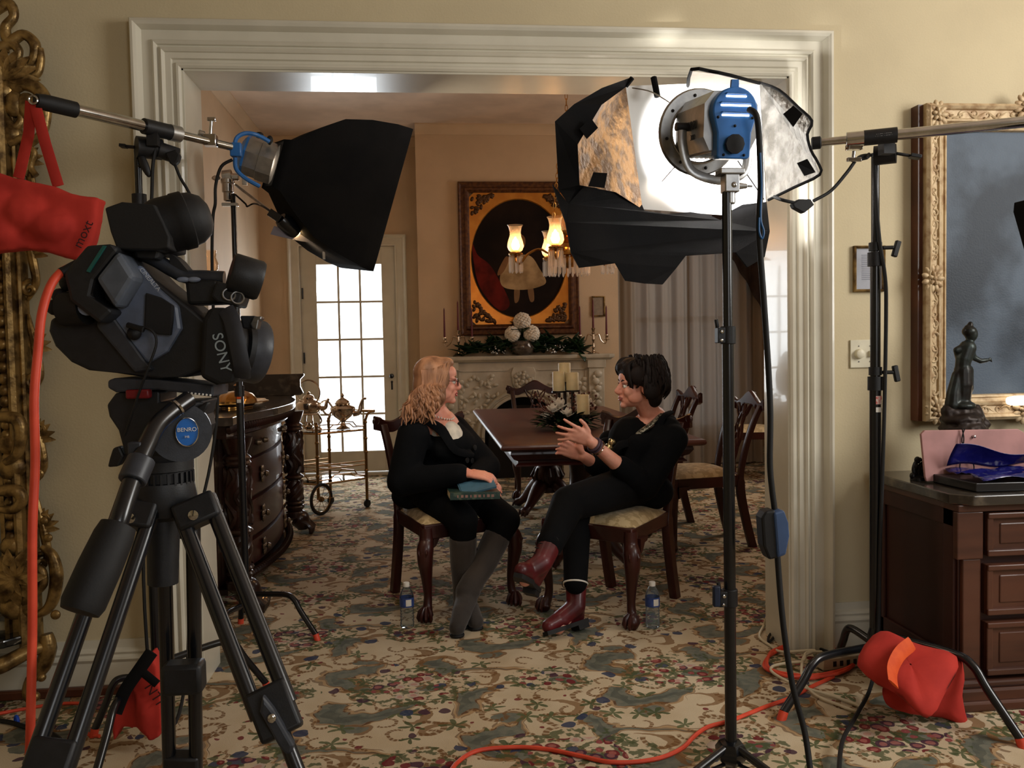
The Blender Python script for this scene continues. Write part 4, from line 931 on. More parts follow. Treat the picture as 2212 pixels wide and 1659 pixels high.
# ------------------------------------------------------------------ water bottles
def bottle(c, label):
    t = thing('water_bottle', c, label, 'bottle', 'plastic water bottles on the carpet'); c = Vector(c)
    pr = [(.002, .004), (.024, .0), (.031, .006), (.032, .02)]
    for k in range(5): z = .026+k*.014; pr += [(.032, z), (.0295, z+.005), (.032, z+.01)]
    pr += [(.0325, .1), (.0325, .145), (.031, .15), (.027, .165), (.016, .185), (.0125, .19), (.0125, .2), (.002, .2)]
    m = MB(); m.lathe(pr, c, seg=20); m.build('bottle_body', M['bottle'], t)
    m = MB(); m.lathe([(.0145, .19), (.0145, .207), (.013, .209), (.002, .209)], c, seg=18); m.build('cap', M['white'], t)
    m = MB(); m.lathe([(.0331, .1), (.0331, .142)], c, seg=20); m.f = m.f[:-2]; m.build('blue_label', mat('blue_wrap', (40, 60, 120), .35, col2=(60, 84, 150), nscale=50), t)
    m = MB(); m.surf(lambda u, v: c+V(.0334*math.sin(-.1+u*.8), -.0334*math.cos(-.1+u*.8), .106+.03*v), 6, 1); m.build('white_panel', M['white'], t)
bottle((-.11, 3.912, 0), 'plastic water bottle on the carpet by the left chair, beside a cabriole leg')
bottle((.994, 3.736, 0), 'plastic water bottle on the carpet by the right chair, beside the red boots')
# ------------------------------------------------------------------ wall sconce beyond the sideboard
def sconce():
    y, z = 6.3, 1.78; t = thing('wall_sconce', (LX, y, z), 'small brass wall sconce with glass drops on the wall above the sideboard', 'wall lamp')
    m = MB(); m.lathe([(.002, 0), (.05, 0), (.045, .012), (.015, .02), (.002, .022)], (LX, y, z), (1, 0, 0), 18); m.build('backplate', M['brass'], t)
    m = MB(); m.tube(spline([V(LX+.02, y, z), V(LX+.07, y, z-.05), V(LX+.12, y, z-.02), V(LX+.12, y, z+.04)], 5), .008, 8); m.lathe([(.01, .03), (.045, .045), (.04, .05), (.014, .052), (.014, .075), (.002, .076)], V(LX+.12, y, z), seg=16); m.build('arm', M['brass'], t)
    m = MB(); m.lathe([(.03, .06), (.052, .09), (.05, .13), (.036, .17), (.042, .22)], V(LX+.12, y, z), seg=18); m.f = m.f[:-2]; m.build('glass_shade', lampglass('sconce_glass', (255, 230, 200), .2), t)
    for k in range(6):
        a = k*PI/3; m = MB(); m.lathe([(.002, .04), (.006, .035), (.006, -.02), (.002, -.03)], V(LX+.12+.04*math.cos(a), y+.04*math.sin(a), z), seg=6); m.build('glass_drop', M['glass'], t, smooth=False)
sconce()
# ------------------------------------------------------------------ the two women
def hframe(F, tilt=0):
    F = Vector(F).normalized(); U = V(0, 0, 1); Rr = F.cross(U).normalized(); U = Rr.cross(F).normalized()
    if tilt:
        q = Matrix.Rotation(tilt, 3, F); U = q@U; Rr = q@Rr
    return F, Rr, U
def head_prims(m, c, F, Rr, U):
    mt = Matrix((F, Rr, U)).transposed()
    P = lambda f, r, u: c+F*f+Rr*r+U*u
    m.ell(P(-.015, 0, .034), (.098, .076, .086), mt, 18, 12)
    m.ell(P(.032, 0, -.02), (.056, .06, .084), mt, 16, 10)
    m.ell(P(.036, 0, -.07), (.05, .048, .036), mt, 14, 8)
    m.ell(P(.074, 0, -.094), (.018, .02, .016), mt)
    m.ell(P(.06, 0, .04), (.034, .055, .04), mt)
    m.ell(P(.07, .03, .018), (.018, .026, .009), mt); m.ell(P(.07, -.03, .018), (.018, .026, .009), mt)
    m.cap(P(.084, 0, .012), P(.108, 0, -.026), .009, .0125); m.ell(P(.1, 0, -.034), (.014, .017, .01), mt)
    for s in (-1, 1):
        m.ell(P(.06, s*.038, -.028), (.026, .024, .026), mt); m.ell(P(-.008, s*.076, -.014), (.02, .009, .03), mt); m.ell(P(.03, s*.048, -.055), (.04, .014, .03), mt)
    m.ell(P(.086, 0, -.056), (.012, .022, .007), mt); m.ell(P(.084, 0, -.067), (.011, .019, .007), mt)
    return P, mt
def face_parts(t, P, mt, F, Rr, U, iris, lip, brow):
    for s in (-1, 1):
        m = MB(); m.ell(P(.0755, s*.03, -.002), (.0125, .0135, .0105), mt, 14, 10); e = m.build('eye', M['white'], t)
        m = MB(); m.ell(P(.0845, s*.031, -.002), (.0045, .0062, .0062), mt, 10, 6); m.build('iris', iris, e)
        m = MB(); m.tube([P(.083, s*.013, .008), P(.0885, s*.03, .0115), P(.076, s*.046, .004)], [.002, .0032, .0015], 6); m.build('eyelid', lip[1], t)
        m = MB(); m.tube([P(.087, s*.012, .021), P(.088, s*.03, .028), P(.072, s*.05, .02)], [.003, .0035, .0015], 6); m.build('eyebrow', brow, t)
    m = MB(); m.tube(spline([P(.088, -.021, -.06), P(.0955, -.009, -.055), P(.0965, 0, -.0565), P(.0955, .009, -.055), P(.088, .021, -.06)], 4), lerpl([.0015, .004, .004, .004, .0015], 17), 8)
    m.tube(spline([P(.088, -.019, -.063), P(.094, -.008, -.067), P(.0945, 0, -.068), P(.094, .008, -.067), P(.088, .019, -.063)], 4), lerpl([.0015, .0045, .005, .0045, .0015], 17), 8); m.build('lips', lip[0], t)
def hand_prims(m, w, D, N, T, curl, spread, thumb=(.5, .35), sc=1.0):
    D, N = Vector(D).normalized(), Vector(N); N = (N-D*N.dot(D)).normalized(); T0 = Vector(T); T = D.cross(N).normalized()
    if T.dot(T0) < 0: T = -T
    for k, o in enumerate((.029, .01, -.01, -.028)):
        m.cap(w+D*.012*sc+T*o*.55*sc, w+D*.086*sc+T*o*sc, .0145*sc, .0115*sc, 10)
    m.ell(w+D*.05*sc, (.05*sc, .038*sc, .014*sc), Matrix((D, T, N)).transposed()); m.cap(w+D*.02*sc+T*.02*sc-N*.008*sc, w+D*.05*sc+T*.034*sc-N*.008*sc, .016*sc, .013*sc, 10)
    out = []
    for k, (o, L) in enumerate(((.029, .072), (.01, .08), (-.01, .074), (-.028, .058))):
        b = w+D*.088*sc+T*o*sc; a = spread[k]; d0 = (D*math.cos(a)+T*math.sin(a)); ang = 0; p = b
        for j, fr in enumerate((.45, .3, .25)):
            ang += curl[k][j if j < 2 else 1]*(1 if j < 2 else .6); d = d0*math.cos(ang)-N*math.sin(ang); q = p+d*(L*fr*sc)
            m.cap(p, q, (.0092-.0008*j)*sc, (.0086-.0008*j)*sc, 10); p = q
        out.append(p)
    b = w+D*.03*sc+T*.036*sc-N*.004*sc; d = (D*math.cos(thumb[0])+T*math.sin(thumb[0])-N*thumb[1]*.4).normalized(); q = b+d*.04*sc; m.cap(b, q, .0125*sc, .0102*sc, 10)
    d = (D*math.cos(thumb[0]-.3)+T*math.sin(thumb[0]-.3)-N*thumb[1]*.6).normalized(); m.cap(q, q+d*.03*sc, .0102*sc, .0085*sc, 10)
    return out
def limb(m, pts, rs):
    for i in range(len(pts)-1): m.cap(pts[i], pts[i+1], rs[i], rs[i+1], 12)
lipL = (mat('rose_lips', (176, 70, 66), .35), mat('eyelid_skin', (150, 92, 76), .5)); lipR = (mat('natural_lips', (170, 84, 80), .35), mat('eyelid_shadow', (120, 76, 66), .5))
iris = mat('iris_brown', (50, 36, 28), .2)
BOOTG = mat('grey_brown_suede', (58, 50, 44), .8, col2=(46, 40, 36), nscale=9, bmp=.0012, bscale=160, sheen=.2)
REDL = mat('oxblood_leather', (92, 16, 24), .42, col2=(66, 10, 17), nscale=12, bmp=.001, bscale=50, coat=.1)
def woman_left():
    nm = 'woman with long strawberry-blond hair'
    f = V(.78, -.62, 0); f.normalize(); r = V(f.y, -f.x, 0)
    hc = at(945, 824, 4.22); F, Rr, U = hframe((.99, .02, -.03))
    nb = at(938, 900, 4.26); pv = V(.035, 4.36, .60)
    ch = nb*.45+pv*.55+f*.05+V(0, 0, .06)
    SR, SL = nb+r*.165+V(0, 0, -.08), nb-r*.165+V(0, 0, -.08)
    ER, WR = at(868, 1040, 4.08), at(1006, 1022, 3.99); EL, WL = at(1052, 1008, 4.24), at(1022, 1036, 4.06)
    HR, HL = pv+r*.09, pv-r*.09
    KR, KL = at(1000, 1124, 3.97), at(1092, 1124, 4.06)
    AR, AL = V(.155, 4.03, .1), V(.165, 3.93, .12); TR, TL = V(.2, 3.83, .035), V(.112, 3.745, .04)
    b = MB(); P, mt = head_prims(b, hc, F, Rr, U)
    b.cap(hc+V(-.02, 0, -.06), nb+V(0, 0, .0), .054, .062); limb(b, [nb, nb*.5+ch*.5, ch, pv], [.08, .11, .12, .13])
    limb(b, [nb+V(0, 0, -.05), SR, ER, WR], [.05, .05, .042, .028]); limb(b, [nb+V(0, 0, -.05), SL, EL, WL], [.05, .05, .042, .028]); b.ell(nb+f*.04+V(0, 0, -.075), (.085, .085, .08))
    limb(b, [pv, HR, KR, AR], [.11, .09, .056, .036]); limb(b, [pv, HL, KL, AL], [.11, .09, .056, .036]); limb(b, [AR, TR], [.035, .03]); limb(b, [AL, TL], [.035, .03])
    c = .35
    hand_prims(b, WR, V(.85, -.16, -.12), V(.1, -.35, .95), V(0, 1, .4), [(.25, .5)]*4, [.05, 0, -.04, -.1], (.4, .5))
    hand_prims(b, WL+V(0, 0, -.012), V(.55, -.35, -.05), V(.2, -.5, .85), V(0, -1, .2), [(.3, .55)]*4, [.05, 0, -.04, -.1], (.3, .4))
    body = tag(b.build('person', M['skinL'], remesh=.0055, rsm=3), 'seated woman in a long black coat with long strawberry-blond hair and grey boots', 'person')
    face_parts(body, P, mt, F, Rr, U, iris, lipL, mat('blond_brow', (150, 104, 66), .7))
    # hair
    hm = mat('strawberry_blond_hair', (172, 126, 94), .5, col2=(116, 80, 56), nscale=26, nstretch=(1, 1, .12), lo=.3, hi=.7)
    m = MB(); m.ell(P(-.025, 0, .042), (.096, .086, .086), mt, 18, 12); m.ell(P(-.05, 0, -.02), (.072, .08, .1), mt); m.ell(P(-.065, 0, -.09), (.055, .085, .08), mt)
    m.ell(P(-.075, 0, -.125), (.045, .09, .055), mt); m.ell(P(.03, 0, .092), (.052, .06, .03), mt)
    m.ell(P(.01, .07, .02), (.05, .022, .07), mt); m.ell(P(.0, .08, -.06), (.042, .022, .07), mt)
    hair = m.build('hair', hm, body, remesh=.007, rsm=4)
    rnd = random.Random(4); m = MB()
    for i in range(230):
        s = 1 if i % 3 else -1; a0 = rnd.uniform(-.02, .085)*1.0; back = rnd.random()
        top = P(.06-.14*back, s*(.035+.05*rnd.random()), .1-.06*back); L = rnd.uniform(.1, .19); ph = rnd.random()*6; am = rnd.uniform(.008, .02)
        mid = P(.03-.105*back, s*(.086+.008*rnd.random()), -.0-.02*rnd.random()); pts = [top, P(.05-.13*back, s*.082, .055), mid]
        for k in range(1, 8):
            u = k/7; q = mid+U*(-L*u)+F*(-.05*u-.055*back*u+am*math.sin(ph+u*9))+Rr*(s*(.02*math.sin(u*2.6)+am*math.cos(ph+u*8)+.03*u)); pts.append(q)
        m.tube(spline(pts, 3), lerpl([.003, .006, .0075, .007, .006, .002], len(pts)*3-2), 6)
    m.build('hair_strand', hm, body)['kind'] = 'stuff'
    # glasses, pearls
    g = mat('dark_spectacle_frame', (40, 28, 26), .3); m = MB()
    for s in (-1, 1):
        e = P(.099, s*.033, -.003); m.tube([e+Rr*(.023*math.cos(a))+U*(.017*math.sin(a)) for a in [k*PI/10 for k in range(20)]], .0018, 6, closed=True)
        m.tube([P(.099, s*.056, .004), P(.05, s*.078, .006), P(-.01, s*.086, .002)], .0018, 6)
    m.tube([P(.099, -.011, .0), P(.104, 0, .004), P(.099, .011, .0)], .0016, 6); m.build('spectacles', g, body)
    n0 = nb+V(0, 0, .045); m = MB()
    for k in range(34):
        a = k*2*PI/34; m.ell(n0+f*(.084*math.cos(a)+.02)+r*(.074*math.sin(a))+V(0, 0, -.035*math.cos(a)-.02), .0052, seg=8, rings=5)
    m.build('pearl_necklace', mat('pearl', (232, 214, 200), .25, coat=.5), body)
    # clothes
    m = MB(); m.ell(nb+f*.085+V(0, 0, -.115), (.08, .075, .1)); m.ell(nb+f*.03+V(0, 0, -.075), (.092, .09, .06)); m.build('blouse', mat('ivory_blouse', (222, 214, 198), .7, nscale=30, bmp=.001, bscale=80), body, remesh=.008, rsm=3)
    m = MB(); off = .02
    limb(m, [nb+V(0, 0, -.1)-f*.06, ch+V(0, 0, -.01), ch*.5+pv*.5+V(0, 0, .0), pv+V(0, 0, .0)], [.075, .14, .15, .165])
    m.ell(ch+f*.05+V(0, 0, -.02), (.12, .15, .1), Matrix.Rotation(math.atan2(f.y, f.x), 3, 'Z')); m.ell(pv+V(0, 0, -.03)-f*.02, (.17, .17, .11))
    limb(m, [nb+V(0, 0, -.06)-f*.045+r*.05, SR+V(0, 0, .0)], [.045, .078]); limb(m, [SR, ER, WR-(WR-ER)*.1], [.084, .074, .052]); limb(m, [nb+V(0, 0, -.06)-f*.045-r*.05, SL], [.045, .076]); limb(m, [SL, EL, WL-(WL-EL)*.1], [.078, .07, .05])
    limb(m, [HR+r*.0, KR+(HR-KR)*.35], [.115, .1]); limb(m, [HL, KL+(HL-KL)*.35], [.115, .1]); m.ell(pv+r*.11-f*.06+V(0, 0, -.06), (.11, .09, .07))
    m.build('coat', M['cloth'], body, remesh=.011, rsm=5)
    m = MB()                                             # lapels and collar
    for s in (1, -1):
        pts = [nb-f*.07+r*s*.055+V(0, 0, .02), nb+f*.0+r*s*.084+V(0, 0, .0), nb+f*.1+r*s*.066+V(0, 0, -.06), nb+f*.155+r*s*.036+V(0, 0, -.15), ch+f*.19+r*.0+V(0, 0, -.06)]
        m.tube(spline(pts, 5), lerpl([.024, .03, .042, .036, .012], 21), 8, flat=.4)
    m.tube(spline([nb-f*.05+r*.07+V(0, 0, .015), nb-f*.075+V(0, 0, .03), nb-f*.05-r*.07+V(0, 0, .015)], 5), .024, 8, flat=.6); m.build('lapel', M['cloth'], body)
    for (px, py) in ((972, 972), (1005, 997), (985, 1000)):
        p = at(px, py, 4.02); d = (ch-p); m = MB(); m.lathe([(.002, 0), (.014, 0), (.014, .005), (.002, .006)], ch+f*.178+r*((px-985)*.002)+V(0, 0, -(py-960)*.0022), f, 12); m.build('button', M['rubber'], body)
    m = MB(); limb(m, [pv+V(0, 0, -.02), HR, KR, KR*.55+AR*.45], [.125, .108, .074, .056]); limb(m, [pv, HL, KL, KL*.55+AL*.45], [.125, .108, .074, .056]); m.build('leggings', M['clothb'], body, remesh=.01, rsm=4)
    for K, A, T, s in ((KR, AR, TR, 0), (KL, AL, TL, 1)):
        d = (T-A).normalized(); h = A-d*.05; h.z = .045; tz = T.copy()
        m = MB(); limb(m, [K*.74+A*.26, K*.4+A*.6, A+V(0, 0, .03), A], [.068, .062, .052, .053]); limb(m, [h, A], [.042, .052]); limb(m, [A+V(0, 0, -.01), A*.45+tz*.55, tz], [.053, .046, .037]); limb(m, [h, tz], [.034, .03]); 
        for z in (.05, .085): m.torus(A+(K-A)*z*2, K-A, .046, .008, 16, 6)
        bt = m.build('tall_boot', BOOTG, body, remesh=.0075, rsm=3)
        m = MB(); 
        for P0, rr in ((h, .036), (h*.5+tz*.5, .036), (tz, .034)): m.lathe([(.002, .002), (rr, .002), (rr, .018), (.002, .018)], V(P0.x, P0.y, 0), seg=14)
        m.build('boot_sole', M['rubber'], bt, remesh=.007)
    return body
woman_left()
def lap_things():
    c = at(1022, 1066, 3.95); t = thing('hardback_book', c+V(0, 0, -.014), 'hardback book with green patterned cover held on the lap of the blond woman', 'book')
    u = V(.88, .06, -.02).normalized(); v = V(-.35, .9, .0); n = u.cross(v).normalized(); v = n.cross(u); rot = Matrix((u, v, n)).transposed()
    cov = mat('green_patterned_cover', (34, 56, 52), .35, col2=(70, 84, 70), nscale=40, lo=.5, hi=.62)
    m = MB(); m.box(c+n*.016, (.23, .16, .003), rot); m.box(c-n*.014, (.23, .16, .003), rot); m.box(c-v*.079+n*.001, (.23, .003, .032), rot); m.build('cover', cov, t, smooth=False, bevel=.001)
    m = MB(); m.box(c+n*.001+v*.002-u*.002, (.222, .15, .027), rot); m.build('page_block', mat('paper_edges', (206, 188, 156), .8, col2=(180, 160, 128), nscale=90, nstretch=(.05, .05, 4)), t, smooth=False)
    tx = mat('spine_print', (150, 110, 100), .5); m = MB()
    for k in range(9): m.box(c-v*.0812+u*(-.08+.02*k)+n*.001, (.012 if k % 3 else .006, .0008, .012), rot)
    m.build('spine_print', tx, t, smooth=False)
    c2 = at(1030, 1050, 3.94); u2 = V(.86, .1, .16).normalized(); m = MB(); v2 = V(-.1, .8, .35); n2 = u2.cross(v2).normalized(); v2 = n2.cross(u2); m.box(c2, (.165, .1, .004), Matrix((u2, v2, n2)).transposed())
    m.box(c2+n2*.004+u2*.004, (.16, .095, .002), Matrix((u2, v2, n2)).transposed())
    tag(m.build('blue_card_folder', mat('blue_card', (66, 104, 124), .5, nscale=20), smooth=False), 'blue card held on top of the book under folded hands', 'card')
lap_things()
def boot_red(body, A, heel, toe, K, planted):
    up = (K-A).normalized(); d = (toe-heel).normalized(); side = d.cross(up).normalized(); nrm = side.cross(d).normalized()
    m = MB(); limb(m, [A+up*.14, A+up*.05, A], [.052, .047, .045]); limb(m, [heel+nrm*.03, A], [.036, .044]); limb(m, [A-up*.01, heel*.4+toe*.6+nrm*.035, toe+nrm*.026], [.044, .04, .03]); limb(m, [heel+nrm*.03, toe+nrm*.022], [.034, .03]); limb(m, [heel*.45+toe*.55+nrm*.028+side*.012, heel*.45+toe*.55+nrm*.028-side*.012], [.032, .032])
    bt = m.build('lace_up_boot', REDL, body, remesh=.006, rsm=3)
    m = MB(); pts = [heel-d*.035, heel*.62+toe*.38, heel*.3+toe*.7, toe+d*.028]; ws = [.03, .03, .042, .018]; rows = []
    for p, w in zip(spline(pts, 4), lerpl(ws, 13)): rows.append([p-side*w-nrm*.012, p+side*w-nrm*.012, p+side*w+nrm*.006, p-side*w+nrm*.006])
    m.strip(rows, True); m.f.append((0, 1, 2, 3)); n = len(rows)*4; m.f.append((n-1, n-2, n-3, n-4))
    hp = heel+d*.0; m.box(hp-nrm*.018, (.062, .056, .03), Matrix((d, side, nrm)).transposed()); m.build('boot_sole', M['rubber'], bt)
    m = MB()
    for k in range(7):
        u = k/6; c = (heel*.4+toe*.6+nrm*.068)*(1-u)+(A+up*.13+d*.05)*u+d*.004; m.tube([c-side*.02, c+nrm*.003+d*.003, c+side*.02+up*.008], .0024, 6)
    c = A+up*.13+d*.055
    for s in (-1, 1): m.tube([c+(side*s*.022*math.cos(a)-V(0, 0, 1)*(.018-.018*math.sin(a))+side*s*.018) for a in [k*PI/5 for k in range(10)]], .002, 5, closed=True)
    m.build('bootlace', M['rubber'], bt)
def woman_right():
    f = V(-.93, -.37, 0); f.normalize(); r = V(f.y, -f.x, 0)
    hc = at(1378, 832, 4.07); F, Rr, U = hframe((-.985, -.1, .0))
    nb = at(1411, 906, 4.12); pv = V(.985, 4.15, .60); ch = nb*.45+pv*.55+f*.05+V(0, 0, .06)
    SR, SL = nb+r*.155+V(0, 0, -.085), nb-r*.155+V(0, 0, -.085)
    EL, WL = at(1392, 1052, 3.94), at(1274, 953, 3.76); ER, WR = at(1312, 1020, 4.1), at(1258, 985, 3.93)
    HR, HL = pv+r*.09, pv-r*.09
    KL, AL = at(1228, 1088, 3.68), at(1172, 1212, 3.42); KR, AR = V(.70, 3.98, .52), V(.645, 3.74, .12)
    heelR, toeR = V(.66, 3.755, .035), V(.515, 3.66, .03)
    heelL = at(1150, 1268, 3.46); toeL = heelL+V(-.075, -.17, .10).normalized()*.185
    b = MB(); P, mt = head_prims(b, hc, F, Rr, U)
    b.cap(hc+V(.02, 0, -.06), nb, .05, .058); limb(b, [nb, nb*.5+ch*.5-f*.02, ch-f*.02, pv], [.07, .085, .09, .115]); b.ell(nb+f*.03+V(0, 0, -.07), (.075, .085, .075))
    limb(b, [nb+V(0, 0, -.055), SR, ER, WR], [.045, .048, .04, .026]); limb(b, [nb+V(0, 0, -.055), SL, EL, EL*.5+WL*.5, WL], [.058, .052, .042, .038, .026])
    limb(b, [pv, HR, KR, AR], [.11, .09, .056, .036]); limb(b, [pv, HL, KL, AL], [.11, .09, .056, .036]); limb(b, [AR, heelR*.3+toeR*.7], [.035, .025]); limb(b, [AL, heelL*.4+toeL*.6], [.035, .025])
    hand_prims(b, WL, V(-.84, -.26, .46), V(-.25, -.93, -.1), V(-.3, 0, 1), [(.1, .15), (.12, .2), (.2, .25), (.28, .26)], [.02, -.28, -.5, -.85], (.55, .1))
    hand_prims(b, WR, V(-.8, -.2, .42), V(.2, .95, .1), V(-.3, 0, 1), [(.3, .4)]*4, [.1, 0, -.1, -.2], (.5, .3))
    body = tag(b.build('person', M['skinR'], remesh=.0052, rsm=3), 'seated woman with short dark hair, black jacket and red lace-up boots, one hand raised', 'person')
    face_parts(body, P, mt, F, Rr, U, iris, lipR, mat('dark_brow', (40, 28, 24), .7))
    hm = mat('dark_brown_hair', (26, 17, 14), .65, spec=.25, col2=(18, 12, 11), nscale=26, nstretch=(1, 1, .12))
    m = MB(); m.ell(P(-.032, 0, .048), (.104, .092, .09), mt, 18, 12); m.ell(P(-.06, 0, -.0), (.082, .09, .088), mt); m.ell(P(-.07, 0, -.065), (.048, .074, .05), mt); m.ell(P(.035, 0, .1), (.05, .07, .036), mt)
    m.ell(P(.025, .078, .05), (.045, .024, .05), mt); m.ell(P(.025, -.078, .05), (.045, .024, .05), mt); m.ell(P(-.036, -.092, -.02), (.045, .02, .05), mt); m.ell(P(.07, .03, .085), (.03, .05, .03), mt); m.build('hair', hm, body, remesh=.007, rsm=3)
    rnd = random.Random(9); m = MB()
    for i in range(300):
        a = rnd.uniform(-2.75, 2.75); s = math.sin(a); cc = -math.cos(a); z = rnd.uniform(-.03, .11)
        k1 = math.sqrt(max(.1, 1-(z/.15)**2)); st = P(-.034+.1*cc*.6, .095*s*.6, .112)
        e1 = P(-.036+.11*cc*k1, .098*s*k1, .046+z*.92); back = max(0, -cc); L = .05+.05*rnd.random() if cc < .35 else .02+.02*rnd.random()
        e2 = e1-U*L*.55-F*(.012*(cc < .35)*-cc)+Rr*s*.006; e3 = e1-U*L+F*(.02*back+rnd.uniform(-.008, .008))-Rr*s*.008
        m.tube(spline([st, e1, e2, e3], 4), lerpl([.005, .008, .007, .003], 13), 6)
    for k in range(12):
        u = k/11; m.tube(spline([P(.0, .02-.06*u, .128), P(.062, .045-.1*u, .125-.02*u), P(.09-.02*u, .05-.125*u, .085-.03*u), P(.082-.02*u, .058-.145*u, .05-.05*u)], 4), lerpl([.008, .012, .01, .003], 13), 6)
    m.build('hair_strand', hm, body)['kind'] = 'stuff'
    m = MB(); m.ell(P(-.008, -.088, -.042), .005); m.build('earring', M['silverware'], body)
    lace = mat('silver_bead_lace', (150, 148, 132), .35, .5, col2=(60, 58, 50), nscale=90, lo=.45, hi=.55, bmp=.002, bscale=150)
    nk = MB()
    for s in (-1, 1):
        pts = [nb+r*s*.066-f*.0+V(0, 0, .03), nb+r*s*.078+f*.075+V(0, 0, -.015), nb+r*s*.056+f*.14+V(0, 0, -.06), nb+r*s*.012+f*.175+V(0, 0, -.1)]
        nk.tube(spline(pts, 5), [.013+.008*(i/15) for i in range(16)], 8, flat=.5)
        for p in spline(pts, 8): nk.ell(p+f*.006+V(0, 0, -.016), .005, seg=6, rings=4)
    nk.build('bib_necklace', lace, body)
    m = MB()
    for z, rr in ((-.1, .017), (-.13, .022), (-.168, .024), (-.2, .018), (-.225, .012)): q = nb.lerp(pv, -z/(nb.z-pv.z)); q = V(q.x, q.y, nb.z+z)+f*(.19+.1*(-z-.1)); m.ell(q, (rr, rr, rr*.9), seg=8, rings=5); m.torus(q+f*.012, f, rr, .004, 12, 5)
    m.build('pendant', mat('pale_gold_pendant', (206, 186, 140), .25, .8, nscale=60), body)
    m = MB(); m.ell(ch+f*.0, (.115, .12, .13)); m.ell(nb*.45+ch*.55+f*.02, (.09, .1, .06)); m.build('black_top', M['clothb'], body, remesh=.009, rsm=3)
    m = MB(); limb(m, [nb+V(0, 0, -.1)-f*.06, ch-f*.03, ch*.5+pv*.5-f*.02, pv+V(0, 0, .0)], [.07, .125, .13, .155]); m.ell(pv+V(0, 0, -.03), (.165, .165, .11))
    limb(m, [nb+V(0, 0, -.035)-f*.045+r*.06, SR], [.05, .068]); limb(m, [SR, ER, ER*.45+WR*.55], [.07, .064, .054]); limb(m, [nb+V(0, 0, -.035)-f*.045-r*.06, SL], [.05, .072]); limb(m, [nb+V(0, 0, -.03)-f*.01-r*.085, nb+f*.06-r*.1+V(0, 0, -.1)], [.032, .045]); limb(m, [SL, EL, EL*.55+WL*.45], [.074, .068, .056])
    for s in (-1, 1): limb(m, [nb+r*s*.12+f*.0+V(0, 0, -.075), ch+r*s*.12+f*.045, pv+r*s*.12+f*.07], [.03, .055, .07])
    m.ell(pv-r*.12-f*.07+V(0, 0, -.04), (.1, .09, .09)); m.ell(nb-r*.095-f*.03+V(0, 0, -.035), (.055, .06, .05)); m.ell(nb+r*.095-f*.03+V(0, 0, -.035), (.055, .06, .05)); m.ell(nb-f*.075+V(0, 0, -.02), (.06, .08, .05)); m.ell(nb-r*.1+f*.04+V(0, 0, -.07), (.05, .05, .06)); m.ell(nb+r*.1+f*.04+V(0, 0, -.07), (.05, .05, .06)); m.build('jacket', M['cloth'], body, remesh=.0105, rsm=5)
    m = MB()
    for s in (-1, 1):
        pts = [nb+r*s*.045-f*.075+V(0, 0, .035), nb+r*s*.088+f*.02+V(0, 0, .01), nb+r*s*.1+f*.085+V(0, 0, -.085), ch+r*s*.085+f*.125+V(0, 0, .0), ch*.5+pv*.5+r*s*.06+f*.13]
        m.tube(spline(pts, 5), lerpl([.02, .024, .026, .028, .018], 21), 8, flat=.45)
    m.build('lapel', M['cloth'], body)
    m = MB(); limb(m, [pv, HR, KR, AR+V(0, 0, .1)], [.125, .105, .075, .055]); limb(m, [pv, HL, KL, AL+(KL-AL)*.27], [.125, .108, .08, .057]); m.build('trousers', M['clothb'], body, remesh=.01, rsm=4)
    m = MB(); m.torus(AR+V(0, 0, .095), KR-AR, .054, .004, 20, 6); m.build('white_cuff_edge', M['white'], body)
    boot_red(body, AR, heelR, toeR, KR, True); boot_red(body, AL, heelL, toeL, KL, False)
    m = MB(); d = (EL-WL).normalized()
    m.torus(WL+d*.03, d, .032, .006, 20, 6); m.torus(WL+d*.045, d, .033, .005, 20, 6); m.build('cord_bracelet', mat('purple_cord', (70, 54, 70), .6, nscale=60), body)
    m = MB(); m.torus(WL+d*.06, d, .035, .0035, 20, 6); m.build('metal_bangle', M['silverware'], body)
    m = MB(); m.torus(EL*.5+WL*.5, d, .041, .003, 20, 6); m.build('charm_bracelet', M['brass'], body)
    return body
woman_right()
# ------------------------------------------------------------------ helpers for traced outlines at a real distance
def area2(p): return sum(p[i][0]*p[(i+1) % len(p)][1]-p[(i+1) % len(p)][0]*p[i][1] for i in range(len(p)))
def slab_px(m, pts, Y, depth):
    """solid with the outline PTS at distance Y, DEPTH thick away from the viewer; Y may be one number or one per point"""
    from mathutils.geometry import tessellate_polygon
    n = len(pts); ys = [Y]*n if not isinstance(Y, (list, tuple)) else list(Y)
    a = [at(p[0], p[1], y) for p, y in zip(pts, ys)]; b = [q+V(0, depth, 0) for q in a]
    tri = tessellate_polygon([[V(p[0], p[1], 0) for p in pts]])
    fs = [tuple(t) for t in tri] + [tuple(i+n for i in reversed(t)) for t in tri] + [(i, (i+1) % n, n+(i+1) % n, n+i) for i in range(n)]
    m.add(a+b, fs); return m
def tpx(m, pts, Y, r, seg=10, n=5, **k):
    """round tube through pixels; each point (px, py) or (px, py, y)"""
    P = [at(p[0], p[1], p[2] if len(p) > 2 else Y) for p in pts]
    m.tube(spline(P, n) if n > 1 and len(P) > 2 else P, r, seg, **k); return m
def on_line(A, B, px):
    lo, hi = 0., 1.
    for _ in range(40):
        t = (lo+hi)/2; q = A.lerp(B, t)-V(0, 0, EYE); x = CXP+FPX*q.dot(CR)/q.dot(CF)
        if x < px: lo = t
        else: hi = t
    return A.lerp(B, lo)
